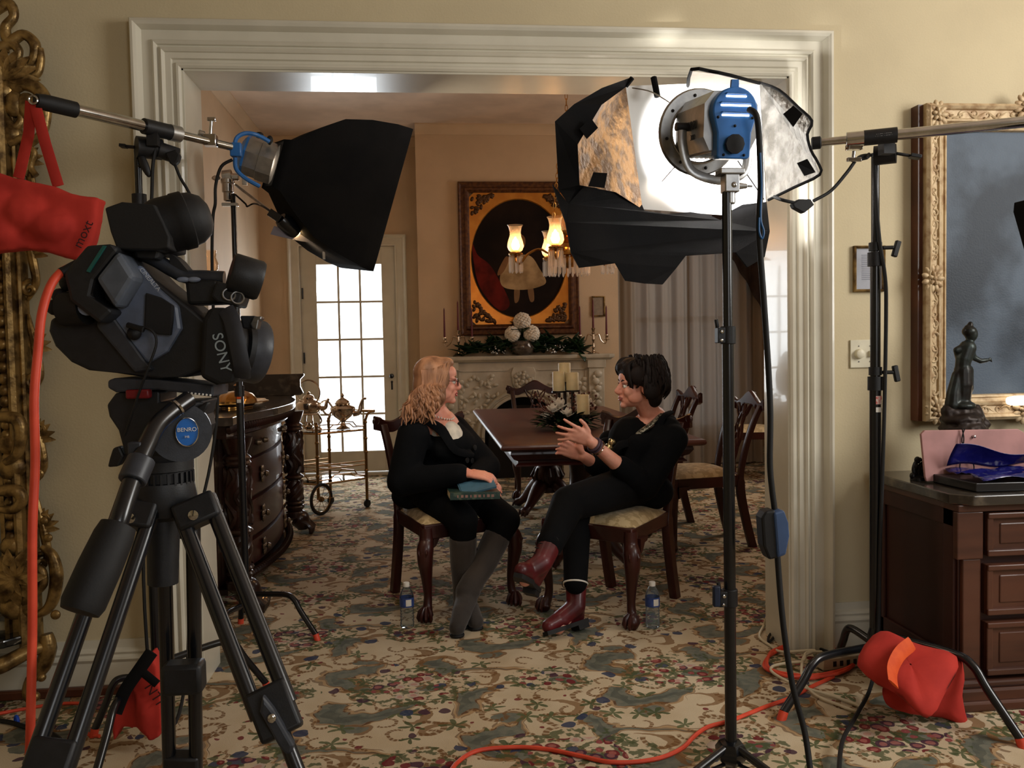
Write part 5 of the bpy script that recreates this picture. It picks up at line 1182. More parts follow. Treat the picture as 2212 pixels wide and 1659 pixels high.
# ------------------------------------------------------------------ gilt mirror on the left
def gilt_mirror():
    y = DW-.03; t = thing('gilt_mirror', (-1.75, y, .24), 'tall carved gilt pier mirror at the left edge of the parlor wall', 'mirror')
    g = M['gold']
    MB().bb(-2.35, -1.52, y-.01, y+.015, .3, 2.45).build('mirror_glass', mat('mirror_glass', (120, 120, 120), .04, 1, nscale=4), t, smooth=False)
    m = MB(); rows = []
    for x, p in ((-1.555, .0), (-1.555, .04), (-1.535, .05), (-1.53, .035), (-1.5, .03), (-1.492, .075), (-1.478, .085), (-1.464, .075), (-1.458, .05), (-1.45, .055), (-1.442, .05), (-1.438, .0)): rows.append([V(x, y-p, .22), V(x, y-p, 2.3)])
    m.strip(rows); m.build('frame_moulding', g, t, ang=30)
    m = MB()                                              # twisted bead column
    for k in range(44):
        z = .46+k*.041
        if z > 2.2: break
        m.ell((-1.51, y-.055, z), (.022, .022, .023), (0, .35, 0), 10, 7)
    m.build('bead_column', g, t)
    m = MB()                                              # outer scrollwork down the side
    def scroll(c, r, turns, d, w=.012, s0=0):
        pts = [V(c[0]+d*r*(1-k/22)*math.cos(s0+turns*2*PI*k/22), y-.03-.012*k/22, c[1]+r*(1-k/22)*math.sin(s0+turns*2*PI*k/22)) for k in range(22)]; m.tube(pts, lerpl([w, w*.8, w*.6], 22), 8)
    for z in (.62, .95, 1.28, 1.62, 1.95):
        m.tube(spline([V(-1.435, y-.02, z-.14), V(-1.4, y-.03, z-.08), V(-1.405, y-.035, z), V(-1.425, y-.03, z+.1), V(-1.435, y-.02, z+.15)], 5), lerpl([.006, .014, .016, .012, .006], 21), 8)
        scroll((-1.418, z-.1), .03, 1.3, 1, .011, 1.5); scroll((-1.412, z+.06), .026, 1.2, 1, .01, -1.2)
        for k in range(5): leaf_shape(m, V(-1.425, y-.04, z+.03), V(.25+.1*k, -.1, .9-.25*k), .07, .014, V(0, -1, 0), .3)
    m.build('side_scroll', g, t)
    m = MB()                                              # pierced crest at the top
    tpx(m, [(-20, 30), (18, 8), (30, 35), (12, 60), (20, 90), (50, 75), (75, 95), (72, 130), (52, 145)], y-.05, lerpl([.018, .02, .016, .018, .02, .018, .02, .016, .008], 41))
    tpx(m, [(85, 105), (88, 130), (80, 160), (56, 162), (44, 145), (60, 140)], y-.05, [.014]*26, n=5)
    tpx(m, [(-10, 110), (22, 95), (40, 110), (32, 135), (8, 130), (6, 112), (20, 112)], y-.05, lerpl([.02, .018, .016, .012, .01, .008, .005], 31))
    tpx(m, [(-10, 190), (30, 180), (70, 185), (95, 210), (100, 245), (92, 285), (62, 315)], y-.05, lerpl([.02, .024, .026, .024, .018, .016, .012], 31))
    tpx(m, [(0, 245), (30, 275), (45, 262), (40, 245), (25, 250), (28, 262)], y-.05, lerpl([.02, .018, .014, .01, .008, .005], 26))
    tpx(m, [(60, 318), (74, 330), (66, 360), (78, 380)], y-.05, [.012]*16); tpx(m, [(20, 310), (50, 300), (60, 330), (52, 380)], y-.05, [.016]*16)
    for px, py in ((20, 160), (40, 175), (5, 200), (30, 225), (60, 230), (15, 290)): m.ell(at(px, py, y-.05), (.04, .025, .05), (0, px*.1, 0), 10, 6)
    for k in range(8): leaf_shape(m, at(12, 170, y-.07), V(math.cos(k*.4), -.2, math.sin(k*.4)), .11, .02, V(0, -1, 0), .3)
    m.build('crest', g, t)
    m = MB()                                              # heavy acanthus corner at the foot
    tpx(m, [(90, 1180), (112, 1200), (122, 1240), (116, 1290), (100, 1318), (70, 1330)], y-.05, lerpl([.012, .02, .024, .022, .018, .012], 26))
    tpx(m, [(80, 1172), (60, 1180), (48, 1200), (66, 1212), (78, 1198)], y-.05, lerpl([.016, .016, .014, .01, .006], 21)); tpx(m, [(60, 1220), (88, 1230), (92, 1262), (70, 1282), (40, 1275)], y-.07, lerpl([.01, .016, .018, .014, .01], 21))
    for px, py, r in ((20, 1270, .06), (55, 1290, .045), (10, 1230, .05), (25, 1180, .04), (120, 1328, .018), (95, 1125, .014), (104, 1162, .016), (60, 1310, .04), (30, 1310, .05), (25, 1010, .05), (20, 960, .04), (40, 1100, .02)): m.ell(at(px, py, y-.06), (r, r*.6, r), (0, px, 0), 12, 8)
    for k in range(10): leaf_shape(m, at(30, 1250, y-.1), V(math.cos(k*.6), -.25, math.sin(k*.6)), .1, .024, V(0, -1, 0), .4)
    tpx(m, [(0, 900), (35, 905), (46, 935), (38, 980), (10, 1000)], y-.09, lerpl([.02, .024, .022, .018, .012], 21)); tpx(m, [(0, 1060), (35, 1060), (48, 1080), (30, 1100), (0, 1100)], y-.09, lerpl([.02, .024, .02, .018, .012], 21))
    m.build('foot_carving', g, t)
    return t
gilt_mirror()
def mirror_console():
    y = DW-.03; t = thing('console_base', (-1.75, y-.12, 0), 'low black-topped gilt console base under the tall mirror', 'console table')
    m = MB(); m.prism([(-2.4, 0), (-1.46, 0), (-1.44, -.02), (-1.46, -.06), (-1.52, -.13), (-1.66, -.2), (-2.4, -.22)], V(0, y, .235), V(1, 0, 0), V(0, 1, 0), .03); m.build('black_marble_top', mat('black_marble', (20, 22, 22), .1, col2=(40, 42, 42), nscale=12, coat=.5, lo=.55, hi=.8), t, bevel=.006, smooth=False)
    m = MB(); tpx(m, [(-60, 1450, y-.16), (0, 1438, y-.14), (60, 1408, y-.1), (100, 1395, y-.07)], y, lerpl([.03, .03, .026, .02], 16)); m.build('apron', M['gold'], t)
    m = MB(); tpx(m, [(100, 1370), (104, 1400), (92, 1440), (66, 1470), (58, 1500), (72, 1515)], y-.07, lerpl([.022, .03, .028, .02, .016, .02], 26)); m.ell(at(90, 1463, y-.08), .016); m.ell(at(76, 1505, y-.08), .018); m.build('scroll_leg', M['gold'], t)
mirror_console()
# ------------------------------------------------------------------ camcorder and its tripod
def camcorder():
    Y = 1.56; c = at(330, 815, Y+.07); t = thing('camcorder', c, 'black professional camcorder on the fluid-head tripod, pointing at the seated women', 'video camera')
    gp, bp = M['gplastic'], M['bplastic']
    m = MB(); slab_px(m, [(108, 690), (104, 715), (118, 748), (152, 782), (190, 800), (250, 806), (330, 818), (400, 815), (440, 800), (455, 770), (452, 700), (420, 672), (380, 640), (330, 600), (292, 560), (262, 548), (235, 585), (180, 640), (150, 655), (128, 680)], Y+.01, .15); m.build('body', bp, t, bevel=.012, smooth=False, bseg=3)
    m = MB(); slab_px(m, [(262, 600), (300, 570), (345, 625), (385, 660), (392, 710), (362, 760), (318, 786), (232, 690), (240, 660)], Y, .02); m.build('side_panel', mat('slate_with_highlight', (104, 114, 134), .34, nscale=40), t, bevel=.006, smooth=False)  # slate colour raised to carry the daylight highlights on this panel
    m = MB(); slab_px(m, [(212, 672), (228, 660), (318, 786), (330, 800), (290, 806), (206, 706)], Y-.005, .03); m.build('lower_trim', gp, t, bevel=.006, smooth=False)
    m = MB(); slab_px(m, [(205, 602), (254, 540), (290, 597), (247, 667)], Y-.055, .08); b = m.build('battery', mat('battery_face', (84, 90, 100), .42, nscale=40), t, bevel=.008, smooth=False)
    m = MB(); slab_px(m, [(136, 590), (186, 530), (246, 527), (256, 540), (204, 604), (196, 640), (244, 672), (215, 700), (150, 650)], Y-.05, .11); m.build('battery_case', bp, b, bevel=.008, smooth=False)
    m = MB(); slab_px(m, [(186, 586), (222, 530), (228, 531), (192, 588)], Y-.056, .006); m.build('green_stripe', mat('teal_stripe', (32, 92, 84), .4), b, smooth=False)
    for k, (px, py) in enumerate(((118, 664), (130, 640), (146, 612))):
        m = MB(); m.ell(at(px, py, Y+.0), (.014, .014, .014), None, 10, 7); m.build('connector', M['rubber'], t)
    m = MB(); q = at(188, 664, Y-.012); m.tube([at(140, 668, Y+.0), q], [.03, .03], 18); m.build('rear_plug', M['rubber'], t); m = MB(); m.lathe([(.002, 0), (.014, 0), (.014, .006), (.002, .007)], at(189, 664, Y-.03), (0.1, -1, 0), 18); m.build('grey_button', mat('grey_button', (120, 130, 148), .4), t)
    m = MB(); slab_px(m, [(314, 632), (345, 642), (373, 660), (372, 690), (368, 724), (340, 722), (311, 706)], Y-.012, .012); m.build('cover_flap', mat('matte_black_flap', (26, 25, 25), .85), t, bevel=.002, smooth=False)
    m = MB(); tpx(m, [(276, 560), (300, 548), (336, 562), (370, 582), (400, 597), (440, 600), (485, 602)], Y+.04, lerpl([.012, .013, .013, .013, .013, .014, .014], 31), 10); h = m.build('top_handle', gp, t)
    m = MB(); slab_px(m, [(398, 602), (470, 604), (484, 655), (404, 658)], Y+.02, .06); m.build('handle_front', bp, h, bevel=.006, smooth=False)
    m = MB(); slab_px(m, [(352, 552), (366, 548), (366, 584), (400, 598), (412, 600), (406, 585), (385, 560), (372, 549), (330, 549)], Y+.03, .05); m.build('display_hinge', bp, h, bevel=.004, smooth=False)
    for px in (396, 419):
        m = MB(); m.ell(at(px, 604, Y+.015), (.012, .006, .005)); m.build('function_button', mat('pale_button', (130, 140, 160), .4), h)
    m = MB(); a = at(497, 588, Y+.0); d = V(.9, .3, -.28); m.lathe([(.002, 0), (.033, 0), (.036, .004), (.036, .05), (.033, .055), (.002, .056)], a, d, 24); m.build('microphone_holder', bp, t)
    m = MB(); slab_px(m, [(466, 606), (528, 624), (515, 664), (468, 652), (455, 640)], Y-.01, .07); x = m.build('xlr_box', bp, t, bevel=.004, smooth=False)
    for px, py in ((495, 636), (513, 643)):
        m = MB(); m.torus(at(px, py, Y-.013), (.3, -1, .1), .0105, .0018, 20, 6); m.build('xlr_socket', M['steel'], x)
    # viewfinder
    m = MB(); slab_px(m, [(226, 449), (262, 436), (334, 442), (352, 478), (366, 512), (364, 536), (338, 540), (252, 538), (238, 500)], Y-.03, .11); v = m.build('viewfinder_box', M['rubber'], t, bevel=.006, smooth=False)
    m = MB(); a = at(332, 494, Y+.02); b2 = at(455, 462, Y+.05); d = (b2-a); L = d.length; m.lathe([(.002, 0), (.046, 0), (.05, L*.12), (.05, L*.4), (.0515, L*.42), (.0515, L*.6), (.048, L*.62), (.046, L*.74), (.036, L*.9), (.02, L*.985), (.002, L)], a, d, 26); m.build('eyecup', M['rubber'], v)
    m = MB(); slab_px(m, [(286, 538), (345, 538), (340, 560), (292, 556)], Y+.0, .05); m.build('viewfinder_arm', bp, v, bevel=.004, smooth=False)
    # lens
    a = at(400, 732, Y+.07); d = (at(562, 762, Y+.15)-a).normalized()
    m = MB(); m.lathe([(.002, 0), (.05, .0), (.055, .02), (.056, .07), (.05, .075), (.05, .1), (.058, .104), (.06, .125), (.052, .13), (.002, .13)], a, d, 32); m.build('lens_barrel', bp, t)
    m = MB(); e = a+d*.112; m.lathe([(.045, 0), (.059, .002), (.061, .012), (.062, .03), (.06, .034), (.05, .034), (.04, .02)], e, d, 36); m.build('lens_hood', gp, t)
    m = MB(); slab_px(m, [(548, 684), (565, 683), (565, 690), (559, 692), (555, 712), (546, 712), (540, 700)], Y+.02, .03); m.build('hood_bracket', M['steel'], t, bevel=.002, smooth=False)
    m = MB(); slab_px(m, [(518, 682), (552, 682), (548, 710), (524, 710)], Y+.03, .03); m.build('hood_shoe', bp, t, bevel=.003, smooth=False)
    m = MB(); slab_px(m, [(436, 690), (450, 664), (492, 664), (497, 700), (520, 800), (512, 826), (465, 832), (430, 815)], Y-.03, .1); g = m.build('hand_grip', M['rubber'], t, bevel=.016, smooth=False, bseg=3)
    m = MB(); tpx(m, [(488, 668, Y-.03), (500, 690, Y-.045), (512, 735, Y-.055), (522, 790, Y-.05), (524, 815, Y-.03)], Y, [.014]*21, 8, flat=.25, up=(0, -1, .2)); m.build('grip_strap', mat('strap_leather', (44, 46, 52), .5, nscale=30), g)
    wm = mat('silver_lettering', (170, 182, 186), .4); m0 = at(478, 762, Y-.0325)
    text('SONY', .026, m0, (.21, 0, -1), (1, -.05, .21), wm, g)
    text('CINEALTA', .0105, at(324, 604, Y-.002), (.62, 0, -.78), (.7, 0, .6), mat('pale_lettering', (190, 196, 206), .4), t)
    m = MB(); tpx(m, [(284, 703, Y-.02), (325, 712, Y-.03), (338, 740, Y-.03), (322, 790, Y-.03), (300, 850, Y-.02), (270, 940, Y-.0)], Y, .0022, 6); m.ell(at(290, 720, Y-.01), (.012, .012, .012)); m.tube([at(276, 702, Y-.02), at(310, 712, Y-.03)], .005, 8); m.build('remote_lead', M['rubber'], t)
    return t
camcorder()
def tripod():
    Y = 1.6; ap = at(352, 1000, Y); t = thing('camera_tripod', (ap.x, ap.y, 0), 'black fluid-head camera tripod holding the camcorder, with a foam pan handle', 'tripod')
    bk, bp = M['black'], M['bplastic']
    m = MB(); slab_px(m, [(232, 822), (246, 817), (340, 820), (462, 832), (460, 858), (340, 842), (250, 848), (232, 838)], Y-.03, .12); pl = m.build('quick_plate', M['gplastic'], t, bevel=.004, smooth=False)
    m = MB()
    for k in range(7): m.ell(at(406+k*8, 849+k*.8, Y-.032), .0022, seg=6, rings=4)
    m.build('scale_marking', M['white'], pl)
    m = MB(); m.box(at(300, 851, Y-.035), (.04, .02, .016)); m.build('red_release', mat('red_catch', (120, 20, 26), .4), t, bevel=.003)
    m = MB(); slab_px(m, [(250, 848), (345, 846), (345, 870), (440, 865), (430, 900), (435, 925), (425, 960), (400, 985), (340, 990), (270, 985), (255, 930), (235, 900), (230, 875)], Y-.02, .11); m.build('fluid_head', bp, t, bevel=.008, smooth=False)
    m = MB(); m.lathe([(.002, 0), (.046, 0), (.05, .006), (.05, .04), (.002, .04)], at(392, 930, Y-.06), (.25, -1, 0), 32); dsk = m.build('drag_drum', M['gplastic'], t)
    nd = V(.25, -1, 0).normalized(); c0 = at(404, 933, Y-.108)
    u = V(1, .25, 0).normalized(); m = MB(); m.prism([(.0185*math.cos(k*PI/16), .024*math.sin(k*PI/16)) for k in range(32)], c0, u, V(0, 0, 1), .002); bd = m.build('blue_badge', mat('badge_blue', (24, 104, 190), .35), dsk, smooth=False)
    m = MB(); m.tube([c0+nd*.003+u*(.0185*math.cos(k*PI/16))+V(0, 0, .024*math.sin(k*PI/16)) for k in range(32)], .001, 6, closed=True); m.build('badge_rim', M['chrome'], bd)
    text('BENRO', .0095, c0+nd*.0035+V(0, 0, .004), u, (0, 0, 1), M['white'], bd); text('H6', .006, c0+nd*.0035-V(0, 0, .008), u, (0, 0, 1), M['white'], bd)
    m = MB(); m.cone(at(395, 885, Y-.05), at(430, 885, Y-.08), .014); slab_px(m, [(424, 893), (428, 878), (445, 868), (452, 870), (446, 884), (434, 898)], Y-.09, .015); m.build('tilt_lock', bp, t, bevel=.003)
    m = MB(); slab_px(m, [(243, 968), (258, 964), (268, 985), (256, 1008), (231, 1010), (236, 990)], Y-.02, .025); m.build('pan_lock', bp, t, bevel=.004, smooth=False)
    m = MB(); q = at(352, 1014, Y+.02); m.lathe([(.03, -.075), (.036, -.04), (.05, -.028), (.05, -.002), (.054, 0), (.054, .018), (.045, .022), (.04, .03)], q, (0, 0, 1), 32)
    for k in range(28): a = k*2*PI/28; m.box(q+V(.052*math.cos(a), .052*math.sin(a), -.014), (.004, .004, .022), (0, 0, a))
    m.build('bowl_clamp', bp, t)
    m = MB(); P = [at(408, 862, Y-.1), at(372, 888, Y-.13), at(340, 918, Y-.16), at(318, 960, Y-.19), at(296, 1010, Y-.22), at(262, 1110, Y-.27), at(250, 1150, Y-.28)]; m.tube(spline(P, 5), .0145, 14); ph = m.build('pan_handle', bk, t)
    m = MB(); m.tube([at(306, 992, Y-.21), at(285, 1040, Y-.235)], .0215, 16); m.box(at(294, 968, Y-.2), (.02, .02, .02)); m.build('handle_collar', M['gplastic'], ph, bevel=.002)
    m = MB(); m.tube([at(385, 878, Y-.123), at(381, 881, Y-.125)], .0152, 14); m.build('handle_ring', M['chrome'], ph)
    m = MB(); A, B = at(258, 1130, Y-.275), at(172, 1322, Y-.34); d = (B-A).normalized(); L = (B-A).length; m.lathe([(.014, 0), (.026, .004), (.029, .02), (.031, L*.5), (.031, L-.012), (.027, L), (.002, L+.002)], A, d, 22); m.build('foam_grip', M['rubber'], ph)
    crown = at(352, 1075, Y+.02)
    m = MB(); m.lathe([(.03, -.04), (.05, -.03), (.06, 0), (.055, .03), (.03, .04)], crown, (0, 0, 1), 24); m.tube([crown+V(0, 0, -.02), at(352, 1260, Y+.02)], [.03, .027], 18); m.build('crown', bp, t)
    sp = at(398, 1462, Y+.1)
    legs = [[(300, 1090, Y-.02), (205, 1330, Y-.1), (105, 1659, Y-.24)], [(418, 1085, Y-.02), (508, 1330, Y-.09), (640, 1659, Y-.2)], [(385, 1110, Y+.08), (392, 1440, Y+.16), (396, 1720, Y+.24)]]
    for li, pl_ in enumerate(legs):
        P = [at(*p) for p in pl_]; a, mid, e = P; d = (e-a).normalized(); s = d.cross(V(0, 1, 0) if li < 2 else V(1, 0, 0)); s = V(1, 0, 0) if li != 2 else V(1, 0, 0); s = (s-d*s.dot(d)).normalized()
        w = .027; m = MB()
        end = a+(e-a)*(.8 if li == 1 else 1.0 if li == 0 else .9)
        for k in (-1, 1): m.tube([a+s*w*k, end+s*w*k], .0138, 14)
        lg = m.build('leg', bk, t)
        m = MB(); m.box(a+d*.02, (.075, .04, .05), Matrix((s, s.cross(d), d)).transposed()); m.build('leg_hinge', bp, lg, bevel=.006)
        m = MB(); m.lathe([(.002, 0), (.009, 0), (.009, .004), (.002, .006)], a+V(0, -.024, .0)+d*.02, (0, -1, 0), 12); m.build('bolt', M['chrome'], lg)
        # lower stage to the floor
        lo = end+d*((end.z)/abs(d.z)); m = MB(); m.tube([end-d*.02, V(lo.x, lo.y, .012)], .0125, 14); m.ell((lo.x, lo.y, .014), (.02, .02, .014)); m.build('lower_leg', bk, lg)
        m = MB(); m.box(end, (.07, .036, .085), Matrix((s, s.cross(d), d)).transposed()); cl = m.build('leg_clamp', bp, lg, bevel=.006)
        if li == 1:
            m = MB(); slab_px(m, [(566, 1505), (590, 1535), (634, 1612), (632, 1628), (616, 1632), (600, 1612), (560, 1540)], end.y-.04, .02); m.build('clamp_lever', M['gplastic'], cl, bevel=.005, smooth=False); m = MB(); m.ell(at(587, 1552, end.y-.045), (.007, .004, .008)); m.build('lever_pin', M['chrome'], cl)
        
    m = MB(); m.box(sp, (.075, .05, .06)); m.build('spreader_hub', bp, t, bevel=.008)
    return t
tripod()
# ------------------------------------------------------------------ light stands
def turtle_base(t, c, legs, hub=.14, r=.0125, tips=None):
    m = MB(); m.lathe([(.012, hub-.05), (.026, hub-.045), (.028, hub+.02), (.02, hub+.05), (.012, hub+.055)], c, seg=18); m.build('base_hub', M['black'], t)
    for i, (a, L, hh) in enumerate(legs):
        d = V(math.cos(a), math.sin(a), 0); c2 = V(c.x, c.y, 0); pts = [c2+d*.02+V(0, 0, hh), c2+d*(L*.55)+V(0, 0, hh+.02), c2+d*(L*.7)+V(0, 0, hh+.004), c2+d*(L*.8)+V(0, 0, hh*.7), c2+d*L+V(0, 0, .022)]
        m = MB(); m.tube(spline(pts, 5), r, 12); lg = m.build('leg', M['black'], t)
        q = pts[-1]; w = (pts[-1]-pts[-2]).normalized(); m = MB(); m.tube([q-w*.004, V(q.x, q.y, 0)+w*.02+V(0, 0, .02)*0], [r*1.1, r*1.1], 12); o = m.build('leg_tip', M['ocord'], lg)
def collar(m, p, r, h): m.lathe([(r*.7, -h/2), (r, -h/2), (r, h/2), (r*.7, h/2)], p, seg=16)
def knob(m, a, d, L=.05, w=.02):
    a = Vector(a); d = Vector(d).normalized(); m.cone(a, a+d*L*.5, .006, seg=8); u, v, _ = frame_from(d); m.box(a+d*L*.7, (L*.4, w*1.6, w*.5), Matrix((d, u, v)).transposed())
def left_boom_stand():
    x, y = -.955, 3.05; t = thing('boom_stand', (x, y, 0), 'black boom stand behind the camcorder with a chrome arm sloping to the doorway lamp', 'light stand')
    m = MB(); m.tube([V(x, y, .1), V(x, y, 1.2)], .0175, 14); m.tube([V(x, y, 1.2), V(x, y, 1.8)], .0145, 14); m.tube([V(x, y, 1.8), V(x, y, 1.97)], .012, 14); m.build('pole', M['black'], t)
    for z, r in ((1.79, .024), (1.2, .026), (.75, .027)): m = MB(); collar(m, V(x, y, z), r, .06); m.build('pole_collar', M['bplastic'], t)
    m = MB(); p = at(312, 356, y-.03); m.ell(p, (.014, .01, .045), (0, -.35, 0)); m.cone(p, V(x, y, p.z), .006); m.build('lock_lever', M['bplastic'], t)
    m = MB(); knob(m, at(290, 318, y), (-1, 0, .1), .05, .02); m.build('knob', M['bplastic'], t)
    A, B = at(78, 217, 2.70), at(498, 317, 3.24); d = (B-A).normalized(); pv = A+(B-A)*.6
    m = MB(); m.tube([A+d*.12, A+(B-A)*.62], .0185, 18); m.tube([A+(B-A)*.6, B], .0145, 18); m.build('boom_arm', M['chrome'], t)
    m = MB(); m.tube([A+d*.0, A+d*.03, A+d*.12], [.02, .0245, .0245], 18); m.build('boom_grip', M['rubber'], t)
    m = MB(); m.torus(A-d*.008, V(0, 1, 0), .012, .003, 18, 6); m.build('hook_ring', M['chrome'], t)
    m = MB(); m.tube([on_line(A, B, 310), on_line(A, B, 366)], .026, 20); m.box(on_line(A, B, 330)-V(0, 0, .035), (.035, .03, .05)); b = m.build('boom_clamp', M['bplastic'], t)
    m = MB(); m.tube([on_line(A, B, 366), on_line(A, B, 388)], .0275, 20); m.build('clamp_ring', M['silver'], b)
    m = MB(); q = at(322, 320, 3.04); m.tube([q+V(-.035, -.02, 0), q+V(.035, .02, 0)], .036, 20); m.tube([q+V(.03, .0, -.005), q+V(.085, .03, -.02)], .028, 16); m.build('swivel_head', M['bplastic'], t)
    m = MB(); q = on_line(A, B, 455); m.box(q+V(0, 0, .005), (.045, .04, .04)); m.cone(q+V(0, 0, .02), q+V(.005, 0, .075), .006); m.box(q+V(.006, 0, .08), (.03, .012, .014)); m.cone(q+V(-.02, 0, .025), q+V(-.04, -.01, .03), .012); m.build('arm_clamp', M['chrome'], t, bevel=.003)
    text('AVENGER', .012, on_line(A, B, 342)+V(.0, -.0275, .002), d, (.2, 0, 1), M['silver'], b)
    ang = lambda p: math.atan2(p.y-y, p.x-x)
    L1 = atz(575, 1488, 0); L2 = atz(205, 1590, 0); L3 = V(-1.0, 2.58, 0)
    turtle_base(t, V(x, y, 0), [(ang(q), (V(q.x, q.y, 0)-V(x, y, 0)).length, h) for q, h in ((L1, .2), (L2, .155), (L3, .175))], hub=.17)
    # plug and its lead hanging from the clamp
    m = MB(); slab_px(m, [(356, 330), (380, 322), (388, 335), (384, 348), (374, 358), (366, 352)], 3.02, .03); pg = m.build('power_plug', M['rubber'], t, bevel=.004, smooth=False)
    m = MB(); tpx(m, [(378, 356), (390, 385), (405, 410), (418, 440), (428, 500)], 3.04, .005, 8); tpx(m, [(336, 320), (330, 360), (328, 420), (325, 480), (318, 640), (315, 900), (310, 1250), (330, 1560)], 3.02, .006, 8); m.build('power_lead', M['rubber'], t)
    return A, B
BOOM_A, BOOM_B = left_boom_stand()
def red_sandbag_hanging():
    Y = 2.72; t = thing('sandbag', at(90, 555, Y+.05), 'red canvas sandbag hanging by its straps from the end of the chrome boom arm', 'sandbag')
    m = MB(); slab_px(m, [(-150, 345), (-60, 350), (30, 384), (60, 388), (110, 400), (140, 415), (172, 424), (212, 424), (208, 470), (196, 520), (172, 566), (140, 556), (90, 543), (50, 537), (0, 541), (-60, 550), (-150, 520)], Y, .07)
    for px, py, r in ((60, 465, .06), (120, 490, .055), (-20, 450, .07), (10, 500, .05)): m.ell(at(px, py, Y+.03), (r*1.5, .07, r*1.1))
    bag = m.build('bag_body', M['redbag'], t, remesh=.009, rsm=5, disp=(.012, .09))
    top = BOOM_A+V(-.015, 0, -.006); m = MB()
    for pts in ([top, at(62, 290, Y+.03), at(40, 385, Y+.03)], [top+V(.01, 0, 0), at(98, 310, Y+.02), at(126, 402, Y+.02)]):
        m = MB(); m.tube(pts, .017, 8, flat=.14, up=(0, -1, 0)); m.build('strap', M['redbag'], t)
    text('moxt', .04, at(180, 506, Y-.036), (.5, 0, 1), (-1, 0, .5), mat('marker_ink', (66, 14, 22), .7), bag)
red_sandbag_hanging()
def lamp_and_softbox():
    C0, C1 = at(594, 356, 3.42), at(810, 436, 3.60); d = (C1-C0).normalized(); up0 = V(.29, 0, .96); up = (up0-d*up0.dot(d)).normalized(); s = d.cross(up).normalized()
    t = thing('softbox_lamp', at(520, 345, 3.28), 'silver and blue film lamp with black cone softbox on the left boom', 'film lamp')
    R0 = at(526, 333, 3.405); ax = (C0-R0).normalized(); L = (C0-R0).length
    m = MB(); m.lathe([(.002, 0), (.07, 0), (.076, .008), (.076, L*.5), (.08, L*.52), (.08, L*.98), (.07, L), (.002, L)], R0, ax, 8); m.build('lamp_housing', M['silver'], t, ang=20)
    m = MB(); m.lathe([(.002, -.012), (.05, -.012), (.07, -.004), (.08, .004), (.08, .012), (.002, .012)], R0, ax, 8); m.build('rear_plate', M['arri'], t, ang=20)
    m = MB(); u, v, _ = frame_from(ax); tpx(m, [(506, 330, 3.26), (510, 300, 3.27), (530, 288, 3.28), (556, 292, 3.29), (582, 306, 3.31)], 3.3, .008, 8); tpx(m, [(508, 340, 3.26), (510, 365, 3.27), (530, 385, 3.3), (560, 402, 3.34)], 3.3, .008, 8); m.build('yoke', M['arri'], t)
    m = MB(); m.box(at(510, 324, 3.26), (.04, .03, .05)); m.build('yoke_clamp', M['arri'], t, bevel=.004)
    m = MB(); m.ell(at(583, 303, 3.33), (.012, .012, .018)); m.ell(at(560, 292, 3.3), (.016, .012, .012)); m.build('knob', M['rubber'], t)
    def loft(k):  # (distance, half width, half height)
        z, w, h, off = k; c = C0.lerp(C1, z); return [c-s*w-up*h, c+s*w-up*h, c+s*w+up*h, c-s*w+up*h]
    def ringp(z, w, h, n=10):
        c = C0.lerp(C1, z); cs = [c-s*w-up*h, c+s*w-up*h, c+s*w+up*h, c-s*w+up*h]; return [cs[i].lerp(cs[(i+1) % 4], j/n) for i in range(4) for j in range(n)]
    m = MB(); m.strip([ringp(z, w, h) for z, w, h in ((-.02, .075, .09), (.06, .085, .1), (.22, .12, .165), (.4, .165, .23), (.62, .185, .262), (.85, .198, .282), (1, .2, .288))], True); sb = m.build('softbox', M['bfab'], t, solid=.004, ang=60)
    m = MB(); c = C1-d*.012; m.add([c-s*.196-up*.283, c+s*.196-up*.283, c+s*.196+up*.283, c-s*.196+up*.283], [(0, 1, 2, 3)]); m.build('diffuser', sheer('white_silk', (240, 236, 226), .6, 1), sb, smooth=False, solid=.002)
    m = MB()
    for px, py in ((796, 277), (700, 552)): m.box(at(px, py, 3.5), (.01, .01, .03))
    m.build('rod_end', M['rubber'], sb)
    area('left_softbox_light', tuple(C1+d*.03), tuple(C1+d*2), .36, .5, 3.6, (1, .84, .68))
    point('left_softbox_bulb', tuple(C0+d*.12), .8, (1, .8, .6), .03)
lamp_and_softbox()
